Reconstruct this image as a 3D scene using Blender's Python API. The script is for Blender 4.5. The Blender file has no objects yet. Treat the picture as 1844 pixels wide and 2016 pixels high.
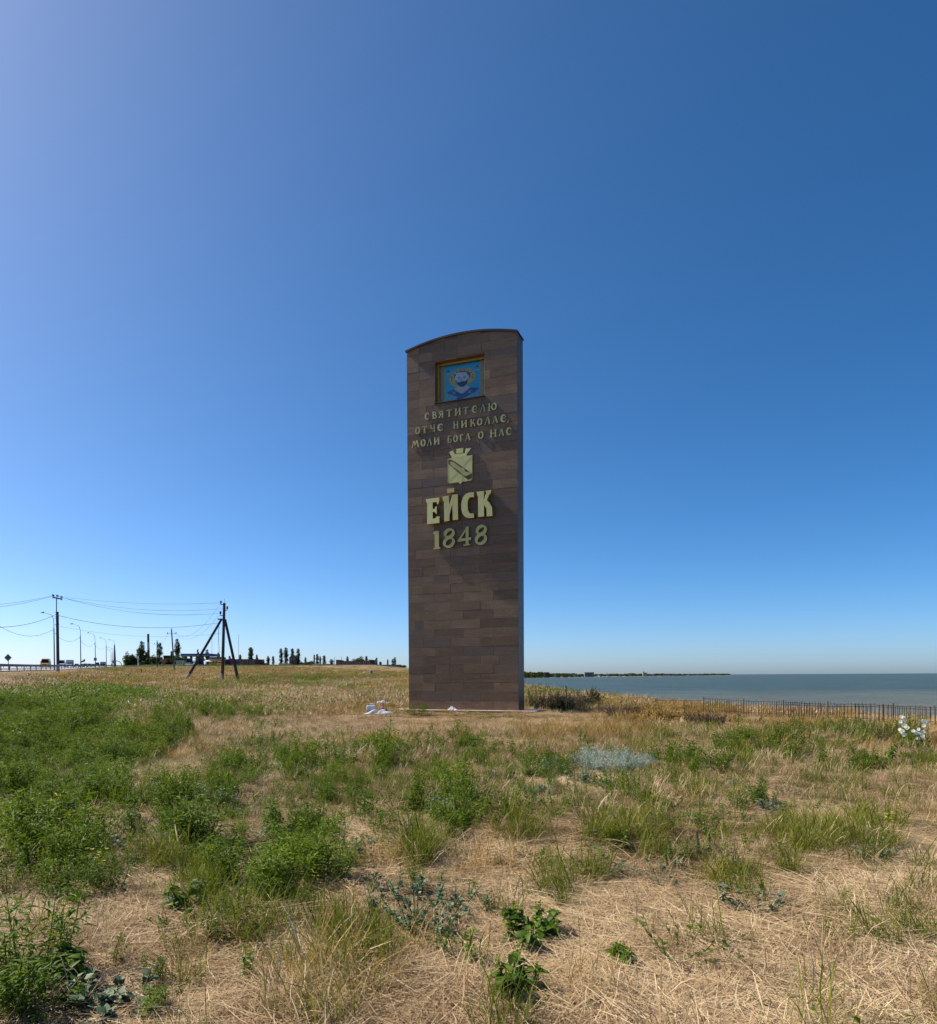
import bpy, bmesh, math, random
import numpy as np
from mathutils import Vector, Matrix
R = math.radians
PI = math.pi
rnd = random.Random(7)
rng = np.random.default_rng(7)
sc = bpy.context.scene

# ------------------------------------------------------------------ camera
EYE = 1.6
F = 1400.0            # focal length in units of a picture 1844 wide
CX, CY = 922.0, 1352.0
PITCH, ROLL = R(-0.9), R(-0.3)
cam_d = bpy.data.cameras.new('camera')
cam = bpy.data.objects.new('camera', cam_d)
sc.collection.objects.link(cam)
sc.camera = cam
cam_d.sensor_fit = 'HORIZONTAL'
cam_d.sensor_width = 36.0
cam_d.lens = 36.0 * F / 1844.0
cam_d.shift_y = (CY - 1008.0) / 1844.0
cam_d.clip_start = 0.1
cam_d.clip_end = 60000.0
CAM_M = Matrix.Translation((0, 0, EYE)) @ (Matrix.Rotation(R(90) + PITCH, 4, 'X') @ Matrix.Rotation(ROLL, 4, 'Z'))
cam.matrix_world = CAM_M
CAM_R = CAM_M.to_3x3()
CAM_RN = np.array(CAM_R)

# ------------------------------------------------------------------ light
SUN_EL = R(46.0)
SUN_AZ = R(-72.4)     # from +Y (view direction), negative = to the left
world = bpy.data.worlds.new('World')
sc.world = world
world.use_nodes = True
wn = world.node_tree.nodes
wl = world.node_tree.links
wn.clear()
sky = wn.new('ShaderNodeTexSky')
sky.sky_type = 'NISHITA'
sky.sun_disc = False
sky.sun_elevation = SUN_EL
sky.sun_rotation = SUN_AZ
sky.altitude = 0
sky.air_density = 0.55
sky.dust_density = 0.95
sky.ozone_density = 9.0
bg = wn.new('ShaderNodeBackground')
bg.inputs['Strength'].default_value = 0.13
wo = wn.new('ShaderNodeOutputWorld')
hs = wn.new('ShaderNodeHueSaturation')           # the camera's white balance and colour rendering of a clear sky
hs.inputs['Saturation'].default_value = 1.17
tint = wn.new('ShaderNodeMix'); tint.data_type = 'RGBA'; tint.blend_type = 'MULTIPLY'
tint.inputs[0].default_value = 1.0
tint.inputs[7].default_value = (1.33, 1.15, 0.96, 1)
wl.new(sky.outputs[0], hs.inputs['Color'])
wl.new(hs.outputs[0], tint.inputs[6])
wl.new(tint.outputs[2], bg.inputs['Color'])
wl.new(bg.outputs[0], wo.inputs['Surface'])
sun_d = bpy.data.lights.new('sun', 'SUN')
sun_d.energy = 5.0
sun_d.angle = R(0.53)
sun_d.color = (1.0, 0.94, 0.86)
sun = bpy.data.objects.new('sun', sun_d)
sc.collection.objects.link(sun)
sdir = Vector((math.sin(SUN_AZ) * math.cos(SUN_EL), math.cos(SUN_AZ) * math.cos(SUN_EL), math.sin(SUN_EL)))
sun.rotation_euler = sdir.to_track_quat('Z', 'Y').to_euler()
sun.location = (-40, 20, 60)
sc.view_settings.view_transform = 'Standard'
sc.view_settings.look = 'None'
sc.view_settings.exposure = 0.47
sc.view_settings.gamma = 1.0
sc.view_settings.use_curve_mapping = False
sc.render.engine = 'CYCLES'
sc.cycles.max_bounces = 6
sc.cycles.diffuse_bounces = 2
sc.cycles.glossy_bounces = 3
sc.cycles.transmission_bounces = 3
sc.cycles.transparent_max_bounces = 6
sc.cycles.use_denoising = True
sc.cycles.caustics_reflective = False
sc.cycles.caustics_refractive = False
sc.cycles.use_adaptive_sampling = True
sc.cycles.adaptive_threshold = 0.02

# ------------------------------------------------------------------ helpers
def ray(px, py):
    """direction of the sight line through a point of the 1844-wide picture"""
    return CAM_R @ Vector(((px - CX) / F, (CY - py) / F, -1.0))

def at(px, py, Y):
    d = ray(px, py)
    return Vector((0, 0, EYE)) + d * (Y / d.y)

def proj(x, y, z):
    p = np.stack([x, y, np.asarray(z) - EYE], -1) @ CAM_RN
    w = np.maximum(-p[..., 2], 1e-3)
    return CX + F * p[..., 0] / w, CY - F * p[..., 1] / w

def r1(x, y): return ((1300 + x / 4.009) / 1.6774, (1060 + y / 4.009) / 1.6774)
def r2(x, y): return ((1300 + x / 4.009) / 1.6774, (1440 + y / 4.009) / 1.6774)
def r3(x, y): return ((1300 + x / 3.733) / 1.6774, (1860 + y / 3.733) / 1.6774)
def r4(x, y): return ((0 + x / 4.39) / 1.6774, (1920 + y / 4.39) / 1.6774)
def r5(x, y): return ((380 + x / 3.8417) / 1.6774, (1960 + y / 3.8417) / 1.6774)
def r6(x, y): return ((800 + x / 3.0733) / 1.6774, (2100 + y / 3.0733) / 1.6774)
def r7(x, y): return ((1160 + x / 2.8813) / 1.6774, (2200 + y / 2.8813) / 1.6774)
def r8(x, y): return ((1700 + x / 2.6343) / 1.6774, (2180 + y / 2.6343) / 1.6774)
def r9(x, y): return ((2300 + x / 2.3253) / 1.6774, (2200 + y / 2.3253) / 1.6774)

def sstep(a, b, x):
    t = np.clip((np.asarray(x, float) - a) / (b - a), 0, 1)
    return t * t * (3 - 2 * t)

def tag(o, label=None, cat=None, group=None, kind=None):
    if label: o['label'] = label
    if cat: o['category'] = cat
    if group: o['group'] = group
    if kind: o['kind'] = kind
    return o

def link(o, parent=None):
    sc.collection.objects.link(o)
    if parent is not None: o.parent = parent
    return o

def empty(name, loc=(0, 0, 0), rz=0.0, label=None, cat=None, group=None, parent=None):
    o = bpy.data.objects.new(name, None)
    o.location = loc
    o.rotation_euler = (0, 0, rz)
    o.empty_display_size = 0.2
    link(o, parent)
    return tag(o, label, cat, group)

def copy_tree(o, parent=None):
    c = o.copy()
    sc.collection.objects.link(c)
    if parent is not None: c.parent = parent
    for ch in list(o.children): copy_tree(ch, c)
    return c

class MB:
    """collects shapes, then links them as one mesh object"""
    def __init__(s): s.v = []; s.f = []; s.m = []
    def add(s, vs, fs, mi=0):
        o = len(s.v)
        s.v += [tuple(p) for p in vs]
        s.f += [tuple(i + o for i in f) for f in fs]
        s.m += [mi] * len(fs)
        return s
    def box(s, c, d, rz=0.0, mi=0, M=None):
        hx, hy, hz = d[0] / 2, d[1] / 2, d[2] / 2
        vs = [Vector((x, y, z)) for z in (-hz, hz) for y in (-hy, hy) for x in (-hx, hx)]
        rot = Matrix.Rotation(rz, 3, 'Z') if M is None else M
        vs = [rot @ v + Vector(c) for v in vs]
        return s.add(vs, [(0, 2, 3, 1), (4, 5, 7, 6), (0, 1, 5, 4), (2, 6, 7, 3), (0, 4, 6, 2), (1, 3, 7, 5)], mi)
    def tube(s, pts, rad, n=6, mi=0, cap=True):
        pts = [Vector(p) for p in pts]
        if not hasattr(rad, '__len__'): rad = [rad] * len(pts)
        rings = []
        for i, p in enumerate(pts):
            t = (pts[min(i + 1, len(pts) - 1)] - pts[max(i - 1, 0)])
            if t.length < 1e-9: t = Vector((0, 0, 1))
            t.normalize()
            a = Vector((0, 0, 1)) if abs(t.z) < 0.9 else Vector((1, 0, 0))
            u = t.cross(a).normalized(); w = t.cross(u)
            rings.append([p + (u * math.cos(2 * PI * k / n) + w * math.sin(2 * PI * k / n)) * rad[i] for k in range(n)])
        vs = [v for r in rings for v in r]
        fs = [(i * n + k, i * n + (k + 1) % n, (i + 1) * n + (k + 1) % n, (i + 1) * n + k)
              for i in range(len(pts) - 1) for k in range(n)]
        if cap:
            fs.append(tuple(range(n))[::-1]); fs.append(tuple((len(pts) - 1) * n + k for k in range(n)))
        return s.add(vs, fs, mi)
    def lathe(s, prof, n=16, c=(0, 0, 0), mi=0):
        vs = []; c = Vector(c)
        for r, z in prof:
            for k in range(n):
                vs.append(c + Vector((r * math.cos(2 * PI * k / n), r * math.sin(2 * PI * k / n), z)))
        fs = [(i * n + k, i * n + (k + 1) % n, (i + 1) * n + (k + 1) % n, (i + 1) * n + k)
              for i in range(len(prof) - 1) for k in range(n)]
        fs.append(tuple(range(n))[::-1]); fs.append(tuple((len(prof) - 1) * n + k for k in range(n)))
        return s.add(vs, fs, mi)
    def prism(s, poly, y0, y1, axis='y', mi=0, bev=0.0):
        """polygon in the xz plane pushed from depth y0 (front) to y1; bev chamfers the front edge"""
        n = len(poly)
        def P(p, y):
            return (p[0], y, p[1]) if axis == 'y' else ((y, p[0], p[1]) if axis == 'x' else (p[0], p[1], y))
        rings = []
        if bev > 0:
            c = (sum(p[0] for p in poly) / n, sum(p[1] for p in poly) / n)
            ins = []
            for i in range(n):
                a, b, d = Vector(poly[i - 1]), Vector(poly[i]), Vector(poly[(i + 1) % n])
                e1 = (b - a).normalized(); e2 = (d - b).normalized()
                n1 = Vector((-e1.y, e1.x)); n2 = Vector((-e2.y, e2.x))
                m = n1 + n2
                if m.length < 1e-6: m = n1
                m.normalize()
                k = bev / max(0.35, m.dot(n1))
                ins.append(tuple(b + m * k))
            sg = 1 if y1 > y0 else -1
            rings = [[P(p, y0) for p in ins], [P(p, y0 + sg * bev) for p in poly], [P(p, y1) for p in poly]]
        else:
            rings = [[P(p, y0) for p in poly], [P(p, y1) for p in poly]]
        vs = [v for r in rings for v in r]
        fs = [tuple(range(n)), tuple((len(rings) - 1) * n + k for k in range(n))[::-1]]
        for i in range(len(rings) - 1):
            for k in range(n):
                fs.append((i * n + k, (i + 1) * n + k, (i + 1) * n + (k + 1) % n, i * n + (k + 1) % n))
        return s.add(vs, fs, mi)
    def mesh(s, name, mats):
        me = bpy.data.meshes.new(name)
        me.from_pydata(s.v, [], s.f)
        for m in (mats if isinstance(mats, (list, tuple)) else [mats]): me.materials.append(m)
        if any(s.m): me.polygons.foreach_set('material_index', s.m)
        me.update()
        return me
    def build(s, name, mats, parent=None, smooth=False, fixn=True):
        me = s.mesh(name, mats)
        if fixn:
            b = bmesh.new(); b.from_mesh(me); bmesh.ops.recalc_face_normals(b, faces=b.faces); b.to_mesh(me); b.free()
        if smooth: me.polygons.foreach_set('use_smooth', [True] * len(me.polygons))
        return link(bpy.data.objects.new(name, me), parent)

# ------------------------------------------------------------------ materials
class NT:
    def __init__(s, name):
        s.m = bpy.data.materials.new(name); s.m.use_nodes = True
        s.t = s.m.node_tree; s.t.nodes.clear()
        s.out = s.t.nodes.new('ShaderNodeOutputMaterial')
    def n(s, typ, **kw):
        o = s.t.nodes.new(typ)
        for k, v in kw.items():
            if k in o.inputs.keys() if isinstance(k, str) else False: o.inputs[k].default_value = v
            else: setattr(o, k, v)
        return o
    def l(s, a, b): s.t.links.new(a, b)
    def ramp(s, fac, stops, interp='LINEAR'):
        r = s.n('ShaderNodeValToRGB'); cr = r.color_ramp; cr.interpolation = interp
        while len(cr.elements) < len(stops): cr.elements.new(0.5)
        for e, (p, c) in zip(cr.elements, stops):
            e.position = p; e.color = (*c, 1) if len(c) == 3 else c
        if fac is not None: s.l(fac, r.inputs[0])
        return r.outputs[0]
    def noise(s, vec, scale, detail=4, rough=0.6, dist=0.0):
        n = s.n('ShaderNodeTexNoise'); n.inputs['Scale'].default_value = scale
        n.inputs['Detail'].default_value = detail; n.inputs['Roughness'].default_value = rough
        n.inputs['Distortion'].default_value = dist
        if vec is not None: s.l(vec, n.inputs['Vector'])
        return n.outputs['Fac']
    def mapped(s, vec, scale=(1, 1, 1), loc=(0, 0, 0), rot=(0, 0, 0)):
        m = s.n('ShaderNodeMapping'); s.l(vec, m.inputs[0])
        m.inputs['Scale'].default_value = scale; m.inputs['Location'].default_value = loc; m.inputs['Rotation'].default_value = rot
        return m.outputs[0]
    def mix(s, fac, a, b, bt='MIX'):
        m = s.n('ShaderNodeMix'); m.data_type = 'RGBA'; m.blend_type = bt
        for sock, v in ((0, fac), (6, a), (7, b)):
            if hasattr(v, 'is_linked'): s.l(v, m.inputs[sock])
            else: m.inputs[sock].default_value = v if sock == 0 else (*v, 1)
        return m.outputs[2]
    def math(s, op, a, b=None):
        m = s.n('ShaderNodeMath'); m.operation = op
        for i, v in enumerate((a, b)):
            if v is None: continue
            if hasattr(v, 'is_linked'): s.l(v, m.inputs[i])
            else: m.inputs[i].default_value = v
        return m.outputs[0]
    def bump(s, h, strength=0.3, dist=0.02):
        b = s.n('ShaderNodeBump'); b.inputs['Strength'].default_value = strength
        b.inputs['Distance'].default_value = dist; s.l(h, b.inputs['Height'])
        return b.outputs[0]
    def principled(s, col, rough=0.6, metal=0.0, spec=0.5, nrm=None):
        p = s.n('ShaderNodeBsdfPrincipled')
        for k, v in (('Base Color', col), ('Roughness', rough), ('Metallic', metal), ('Specular IOR Level', spec)):
            if hasattr(v, 'is_linked'): s.l(v, p.inputs[k])
            else: p.inputs[k].default_value = (*v, 1) if k == 'Base Color' else v
        if nrm is not None: s.l(nrm, p.inputs['Normal'])
        s.l(p.outputs[0], s.out.inputs[0])
        return p

def simple(name, col, rough=0.6, metal=0.0, spec=0.5, var=0.25, scale=8.0, bump=0.0, bscale=40.0):
    t = NT(name)
    co = t.n('ShaderNodeTexCoord').outputs['Object']
    f = t.noise(co, scale, 5, 0.65)
    dark = tuple(c * (1 - var) for c in col); lite = tuple(min(1, c * (1 + var)) for c in col)
    c = t.ramp(f, [(0.3, dark), (0.7, lite)])
    nr = t.bump(t.noise(co, bscale, 4), bump, 0.01) if bump else None
    t.principled(c, rough, metal, spec, nr)
    return t.m

MS = {}
def foliage_mat(name, stops, trans=0.35, spec=0.25, rough=0.55, solo=False):
    """leaf colour from the clump's own tone and the leaf's own shade; thin leaves let light through"""
    t = NT(name)
    a = t.n('ShaderNodeAttribute'); a.attribute_type = 'INSTANCER'; a.attribute_name = 'tone'
    b = t.n('ShaderNodeAttribute'); b.attribute_type = 'GEOMETRY'; b.attribute_name = 'shade'
    oi = t.n('ShaderNodeObjectInfo')
    if not solo: MS[name] = foliage_mat(name + '_leaf', stops, trans, spec, rough, True)
    f = t.math('ADD', t.math('MULTIPLY', oi.outputs['Random'] if solo else a.outputs['Fac'], 0.42), t.math('MULTIPLY', b.outputs['Fac'], 0.43))
    if solo: f = t.math('ADD', f, 0.08)
    f = t.math('ADD', f, t.math('MULTIPLY', oi.outputs['Random'], 0.15))
    c = t.ramp(f, stops)
    p = t.n('ShaderNodeBsdfPrincipled')
    t.l(c, p.inputs['Base Color']); p.inputs['Roughness'].default_value = rough
    p.inputs['Specular IOR Level'].default_value = spec
    tr = t.n('ShaderNodeBsdfTranslucent')
    t.l(t.mix(0.5, c, (0.20, 0.27, 0.012), 'MIX') if 'green' in name else c, tr.inputs['Color'])
    mx = t.n('ShaderNodeMixShader'); mx.inputs[0].default_value = trans
    t.l(p.outputs[0], mx.inputs[1]); t.l(tr.outputs[0], mx.inputs[2]); t.l(mx.outputs[0], t.out.inputs[0])
    return t.m

M = {}
M['straw'] = foliage_mat('straw', [(0.0, (0.12, 0.070, 0.033)), (0.3, (0.31, 0.200, 0.095)), (0.6, (0.60, 0.43, 0.23)), (1.0, (0.92, 0.76, 0.50))], 0.2, 0.3, 0.5)
M['golden'] = foliage_mat('golden_grass', [(0.0, (0.12, 0.070, 0.014)), (0.4, (0.29, 0.175, 0.036)), (0.8, (0.48, 0.31, 0.075)), (1.0, (0.62, 0.46, 0.17))], 0.25)
M['green_grass'] = foliage_mat('green_grass', [(0.0, (0.04, 0.055, 0.005)), (0.4, (0.11, 0.135, 0.010)), (0.75, (0.23, 0.22, 0.025)), (1.0, (0.45, 0.37, 0.09))], 0.35, 0.15)
M['green_leaf'] = foliage_mat('green_leaf', [(0.0, (0.018, 0.034, 0.004)), (0.3, (0.048, 0.100, 0.007)), (0.65, (0.115, 0.190, 0.012)), (1.0, (0.27, 0.32, 0.035))], 0.35, 0.16, 0.5)
M['nettle'] = foliage_mat('nettle_green', [(0.0, (0.025, 0.05, 0.005)), (0.5, (0.065, 0.13, 0.009)), (1.0, (0.16, 0.23, 0.02))], 0.35, 0.2, 0.5)
M['glaucous'] = foliage_mat('glaucous_leaf', [(0.0, (0.055, 0.085, 0.045)), (0.5, (0.13, 0.18, 0.095)), (1.0, (0.25, 0.31, 0.19))], 0.2, 0.3)
M['silver'] = foliage_mat('silver_leaf', [(0.0, (0.18, 0.21, 0.16)), (0.5, (0.32, 0.37, 0.29)), (1.0, (0.48, 0.54, 0.44))], 0.2, 0.2)
M['dark_leaf'] = foliage_mat('dark_green_leaf', [(0.0, (0.008, 0.015, 0.005)), (0.5, (0.018, 0.032, 0.009)), (1.0, (0.045, 0.065, 0.016))], 0.08, 0.12)
M['tree_leaf'] = foliage_mat('tree_green_leaf', [(0.0, (0.014, 0.024, 0.008)), (0.5, (0.03, 0.046, 0.012)), (1.0, (0.075, 0.09, 0.022))], 0.25, 0.25)
M['brown_seed'] = foliage_mat('brown_seed', [(0.0, (0.05, 0.03, 0.018)), (0.5, (0.12, 0.075, 0.045)), (1.0, (0.24, 0.17, 0.11))], 0.2, 0.2)
M['petal_white'] = foliage_mat('petal_white', [(0.0, (0.84, 0.86, 0.72)), (1.0, (0.92, 0.93, 0.82))], 0.5, 0.15)
M['petal_yellow'] = foliage_mat('petal_yellow', [(0.0, (0.55, 0.48, 0.02)), (1.0, (0.8, 0.72, 0.05))], 0.25, 0.2)
M['petal_lilac'] = foliage_mat('petal_lilac', [(0.0, (0.25, 0.2, 0.3)), (1.0, (0.5, 0.45, 0.55))], 0.25, 0.2)
M['stem'] = simple('plant_stem', (0.10, 0.13, 0.05), 0.6)
M['twig'] = simple('dry_twig', (0.12, 0.08, 0.05), 0.8)
M['bark'] = simple('bark', (0.09, 0.07, 0.05), 0.9)
M['asphalt'] = simple('asphalt', (0.13, 0.13, 0.13), 0.8, var=0.15, scale=3)
M['road_sheen'] = simple('painted_road_sheen', (0.42, 0.40, 0.37), 0.9, var=0.15, scale=5)  # pale colour stands in for light glancing off the asphalt
M['white_paint'] = simple('white_paint', (0.75, 0.75, 0.73), 0.5, var=0.06)
M['galv'] = simple('galvanised_steel', (0.09, 0.095, 0.105), 0.6, 0.4, var=0.15)
M['lamp_grey'] = simple('lamp_post_paint', (0.13, 0.16, 0.19), 0.5, 0.2, var=0.12)
M['concrete'] = simple('old_concrete', (0.055, 0.040, 0.034), 0.85, var=0.25, scale=4, bump=0.2)
M['whitewash'] = simple('whitewash', (0.30, 0.28, 0.28), 0.9, var=0.3, scale=6)
M['iron'] = simple('dark_iron', (0.025, 0.022, 0.024), 0.6, 0.2, var=0.2)
M['porcelain'] = simple('porcelain', (0.045, 0.03, 0.025), 0.2, var=0.1)
M['wire'] = simple('wire', (0.05, 0.055, 0.065), 0.5, 0.3, var=0.1)
M['rust'] = simple('rusty_rebar', (0.075, 0.034, 0.022), 0.9, var=0.4, scale=20)
M['wall_grey'] = simple('grey_concrete_wall', (0.28, 0.28, 0.29), 0.9, var=0.15, scale=1)
M['blue_paint'] = simple('blue_paint', (0.012, 0.035, 0.16), 0.5, var=0.15)
M['yellow_wall'] = simple('yellow_wall', (0.50, 0.36, 0.03), 0.7, var=0.15)
M['pale_yellow'] = simple('pale_yellow_wall', (0.50, 0.48, 0.28), 0.7, var=0.1)
M['light_blue'] = simple('light_blue_roof', (0.15, 0.34, 0.45), 0.6, var=0.1)
M['brick_red'] = simple('red_brick', (0.14, 0.035, 0.022), 0.85, var=0.25, scale=1.5)
M['brick_dark'] = simple('dark_brick', (0.09, 0.05, 0.04), 0.85, var=0.25, scale=1.5)
M['roof_grey'] = simple('grey_roof', (0.07, 0.07, 0.08), 0.8, var=0.2)
M['glass_dark'] = simple('dark_glass', (0.012, 0.015, 0.02), 0.08, var=0.1)
M['rubber'] = simple('rubber', (0.02, 0.02, 0.02), 0.8)
M['plastic_white'] = simple('white_plastic', (0.72, 0.72, 0.70), 0.4, var=0.06)
M['plastic_water'] = simple('cloudy_plastic', (0.52, 0.50, 0.46), 0.35, var=0.08)
M['blue_drum'] = simple('blue_plastic', (0.07, 0.16, 0.33), 0.5, var=0.12)
M['cloth_white'] = simple('white_cloth', (0.66, 0.65, 0.66), 0.95, var=0.12, scale=6)
M['cloth_lilac'] = simple('lilac_cloth', (0.33, 0.27, 0.42), 0.95, var=0.25, scale=8)
M['cloth_dark'] = simple('dark_cloth', (0.04, 0.03, 0.04), 0.95, var=0.2)
M['magenta'] = simple('magenta_cloth', (0.32, 0.02, 0.20), 0.7, var=0.2)
M['red_paint'] = simple('red_paint', (0.45, 0.03, 0.02), 0.5)
M['tin_white'] = simple('chimney_white', (0.4, 0.4, 0.42), 0.7)
M['building_pale'] = simple('pale_building', (0.32, 0.30, 0.27), 0.8)
M['building_grey'] = simple('grey_building', (0.22, 0.19, 0.17), 0.9)
M['silo_yellow'] = simple('yellow_elevator', (0.52, 0.42, 0.20), 0.8)
M['sand'] = simple('beach_sand', (0.26, 0.23, 0.19), 0.95, var=0.1, scale=0.05)

# ------------------------------------------------------------------ terrain
EDGE = [(200, -140), (90, -35), (58, 4), (36, 17), (25.5, 27), (20.5, 33), (16.2, 45), (10.8, 58), (8.2, 90), (4, 150), (-10, 260), (-26, 400), (-38, 620), (10, 1000), (100, 1900), (150, 2500)]
SEA_Z = -9.0
_E = np.array(EDGE, float)
def edge_dist(x, y):
    """signed distance to the bluff edge, positive on the land side"""
    x = np.asarray(x, float); y = np.asarray(y, float)
    best = np.full(np.broadcast(x, y).shape, 1e9)
    for i in range(len(_E) - 1):
        a, b = _E[i], _E[i + 1]
        d = b - a; L2 = d @ d
        t = np.clip(((x - a[0]) * d[0] + (y - a[1]) * d[1]) / L2, 0, 1)
        best = np.minimum(best, np.hypot(x - a[0] - t * d[0], y - a[1] - t * d[1]))
    ex = np.interp(y, _E[:, 1], _E[:, 0])
    return np.where(x < ex, best, -best)

def vnoise(x, y, s, seed=0):
    """smooth value noise"""
    x = np.asarray(x, float) / s + seed * 17.3; y = np.asarray(y, float) / s + seed * 9.1
    xi = np.floor(x); yi = np.floor(y); fx = x - xi; fy = y - yi
    fx = fx * fx * (3 - 2 * fx); fy = fy * fy * (3 - 2 * fy)
    def h(a, b):
        v = np.sin(a * 127.1 + b * 311.7 + seed * 74.7) * 43758.5453
        return v - np.floor(v)
    return (h(xi, yi) * (1 - fx) + h(xi + 1, yi) * fx) * (1 - fy) + (h(xi, yi + 1) * (1 - fx) + h(xi + 1, yi + 1) * fx) * fy

def fbm(x, y, s, seed=0, o=3):
    r = 0; a = 0.55; t = 0
    for i in range(o):
        r = r + a * vnoise(x, y, s / 2 ** i, seed + i); t += a; a *= 0.5
    return r / t

def road_x(y): return -69.5 - 0.44 * (np.asarray(y, float) - 112)       # middle of the near half
def road_z(y): return np.interp(y, [-200, 40, 72, 112, 146, 188, 221, 242, 370, 500, 3000], [-0.5, 1.75, 2.30, 2.85, 3.50, 4.25, 4.85, 5.15, 7.1, 7.4, 7.4])

def terr(x, y):
    x = np.asarray(x, float); y = np.asarray(y, float)
    g = np.interp(y, [-200, 26, 34, 60, 95, 130, 242, 330, 372, 380, 520, 3000], [0, 0, 0.04, 0.52, 1.52, 2.45, 4.95, 6.75, 7.35, 7.35, 7.0, 3.0])
    w = 1 - sstep(-1, 1, (x + 20) / 45 * 1.0)
    w = np.clip((14 - x) / 62, 0, 1); w = w * w * (3 - 2 * w) * 0.35 + w * 0.65
    w = np.maximum(w, np.clip((y - 200) / 500, 0, 1) * 0.9)
    h = g * w
    # left of the road the land runs level with it
    rz = road_z(y)
    d = (x - road_x(y)) * 0.915
    k = 1 - sstep(4.5, 16, np.abs(d))
    h = h * (1 - k) + (rz - 0.06) * k
    h = np.where(d < -4.5, np.minimum(h, rz + 0.05 - sstep(4.5, 60, -d) * 0.8), h)
    near = 1 - sstep(60, 140, np.hypot(x, y))
    h = h + (fbm(x, y, .75, 8) - .5) * .10 * (1 - sstep(9, 18, np.hypot(x, y))) + (fbm(x, y, 3.2, 3) - 0.5) * 0.20 * near * (1 - .55 * sstep(9, 16, y)) * (1 - k) * sstep(0.5, 3.5, np.hypot(x, y - 32) - 0.0) + (fbm(x, y, 22, 5) - 0.5) * 0.35 * (1 - k) * sstep(12, 50, np.hypot(x, y))
    h = h - 0.16 * sstep(9, 17, y) * (1 - sstep(28, 31, y)) * (1 - sstep(6, 10, np.abs(x + .3)))
    # dip towards the fence and the bluff on the right
    ed = edge_dist(x, y)
    h = h - 0.42 * (1 - sstep(3.0, 16.0, ed)) * (1 - sstep(40, 60, y))
    drop = np.clip(-ed, 0, None)
    h = np.where(ed < 0, h - np.minimum(drop * 0.72 + sstep(0, 3, drop) * 0.4, np.maximum(h - SEA_Z, 0) + 1.5), h)
    # level pad under the stele
    pd = np.hypot((x + 0.3) / 3.6, (y - 32.4) / 2.3)
    h = np.where(pd < 2, h * sstep(0.9, 1.9, pd) + (-0.03) * (1 - sstep(0.9, 1.9, pd)), h)
    return h
def tz(x, y): return float(terr(x, y))
def ground_at(px, py, ymin=1.5, ymax=600):
    """where the sight line through a picture point meets the terrain"""
    d = ray(px, py); t = ymin / d.y; step = 1.012
    while t * d.y < ymax:
        p = Vector((0, 0, EYE)) + d * t
        if p.z <= tz(p.x, p.y): return Vector((p.x, p.y, tz(p.x, p.y)))
        t *= step
    p = Vector((0, 0, EYE)) + d * (ymax / d.y)
    return Vector((p.x, p.y, tz(p.x, p.y)))

# where green growth stands: ellipses laid on the ground, given by the picture point they appear at
SPARSE = [(680, 1500, 330, 60, .9), (1060, 1535, 300, 60, .9), (1600, 1480, 320, 50, .9), (1300, 1640, 350, 90, .7), (850, 1600, 250, 90, .9), (350, 1400, 260, 30, .7), (420, 1640, 200, 80, .8), (900, 1760, 300, 60, .5), (1300, 1850, 500, 110, .35), (300, 1850, 250, 100, .4), (1100, 1470, 300, 20, .5)]
GREEN_LEAF = [(850, 1600, 230, 80, .14), (350, 1400, 260, 30, .2), (420, 1640, 200, 80, .2),
  (60, 1425, 180, 60, 1), (180, 1372, 150, 22, .7), (60, 1500, 170, 80, 1), (240, 1480, 100, 45, .9), (330, 1450, 50, 30, .7), (40, 1590, 110, 100, 1),
  (130, 1560, 120, 60, 1), (230, 1570, 80, 40, .55), (90, 1700, 110, 90, .85), (200, 1640, 90, 50, .4), (390, 1590, 100, 50, .65), (300, 1620, 60, 50, .5), (580, 1680, 95, 70, 1), (500, 1740, 110, 45, .9),
  (420, 1760, 60, 40, .6), (20, 1930, 60, 90, 1), (120, 1760, 90, 50, .6), (170, 1720, 60, 50, .6), (300, 1690, 120, 45, .5), (560, 1338, 120, 12, .8), (470, 1345, 80, 10, .6), (650, 1332, 120, 8, .8), (780, 1330, 30, 6, .8), (590, 1500, 50, 25, .3),
  (640, 1550, 110, 45, .45), (830, 1590, 80, 40, .45), (740, 1500, 60, 25, .25), (470, 1530, 40, 25, .5), (520, 1440, 30, 8, .3), (1090, 1515, 60, 20, .35), (960, 1500, 60, 12, .25), (1500, 1590, 60, 18, .45),
  (1330, 1500, 60, 12, .35), (1610, 1490, 60, 16, .35), (1700, 1510, 30, 22, .4), (1790, 1460, 40, 12, .4), (1470, 1480, 60, 14, .3), (1420, 1660, 70, 40, .35), (900, 1470, 60, 14, .4), (1360, 1540, 70, 30, .3), (300, 1340, 80, 6, .6), (200, 1315, 60, 4, .9), (500, 1312, 90, 2, .6), (330, 1312, 90, 2, .6)]
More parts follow.
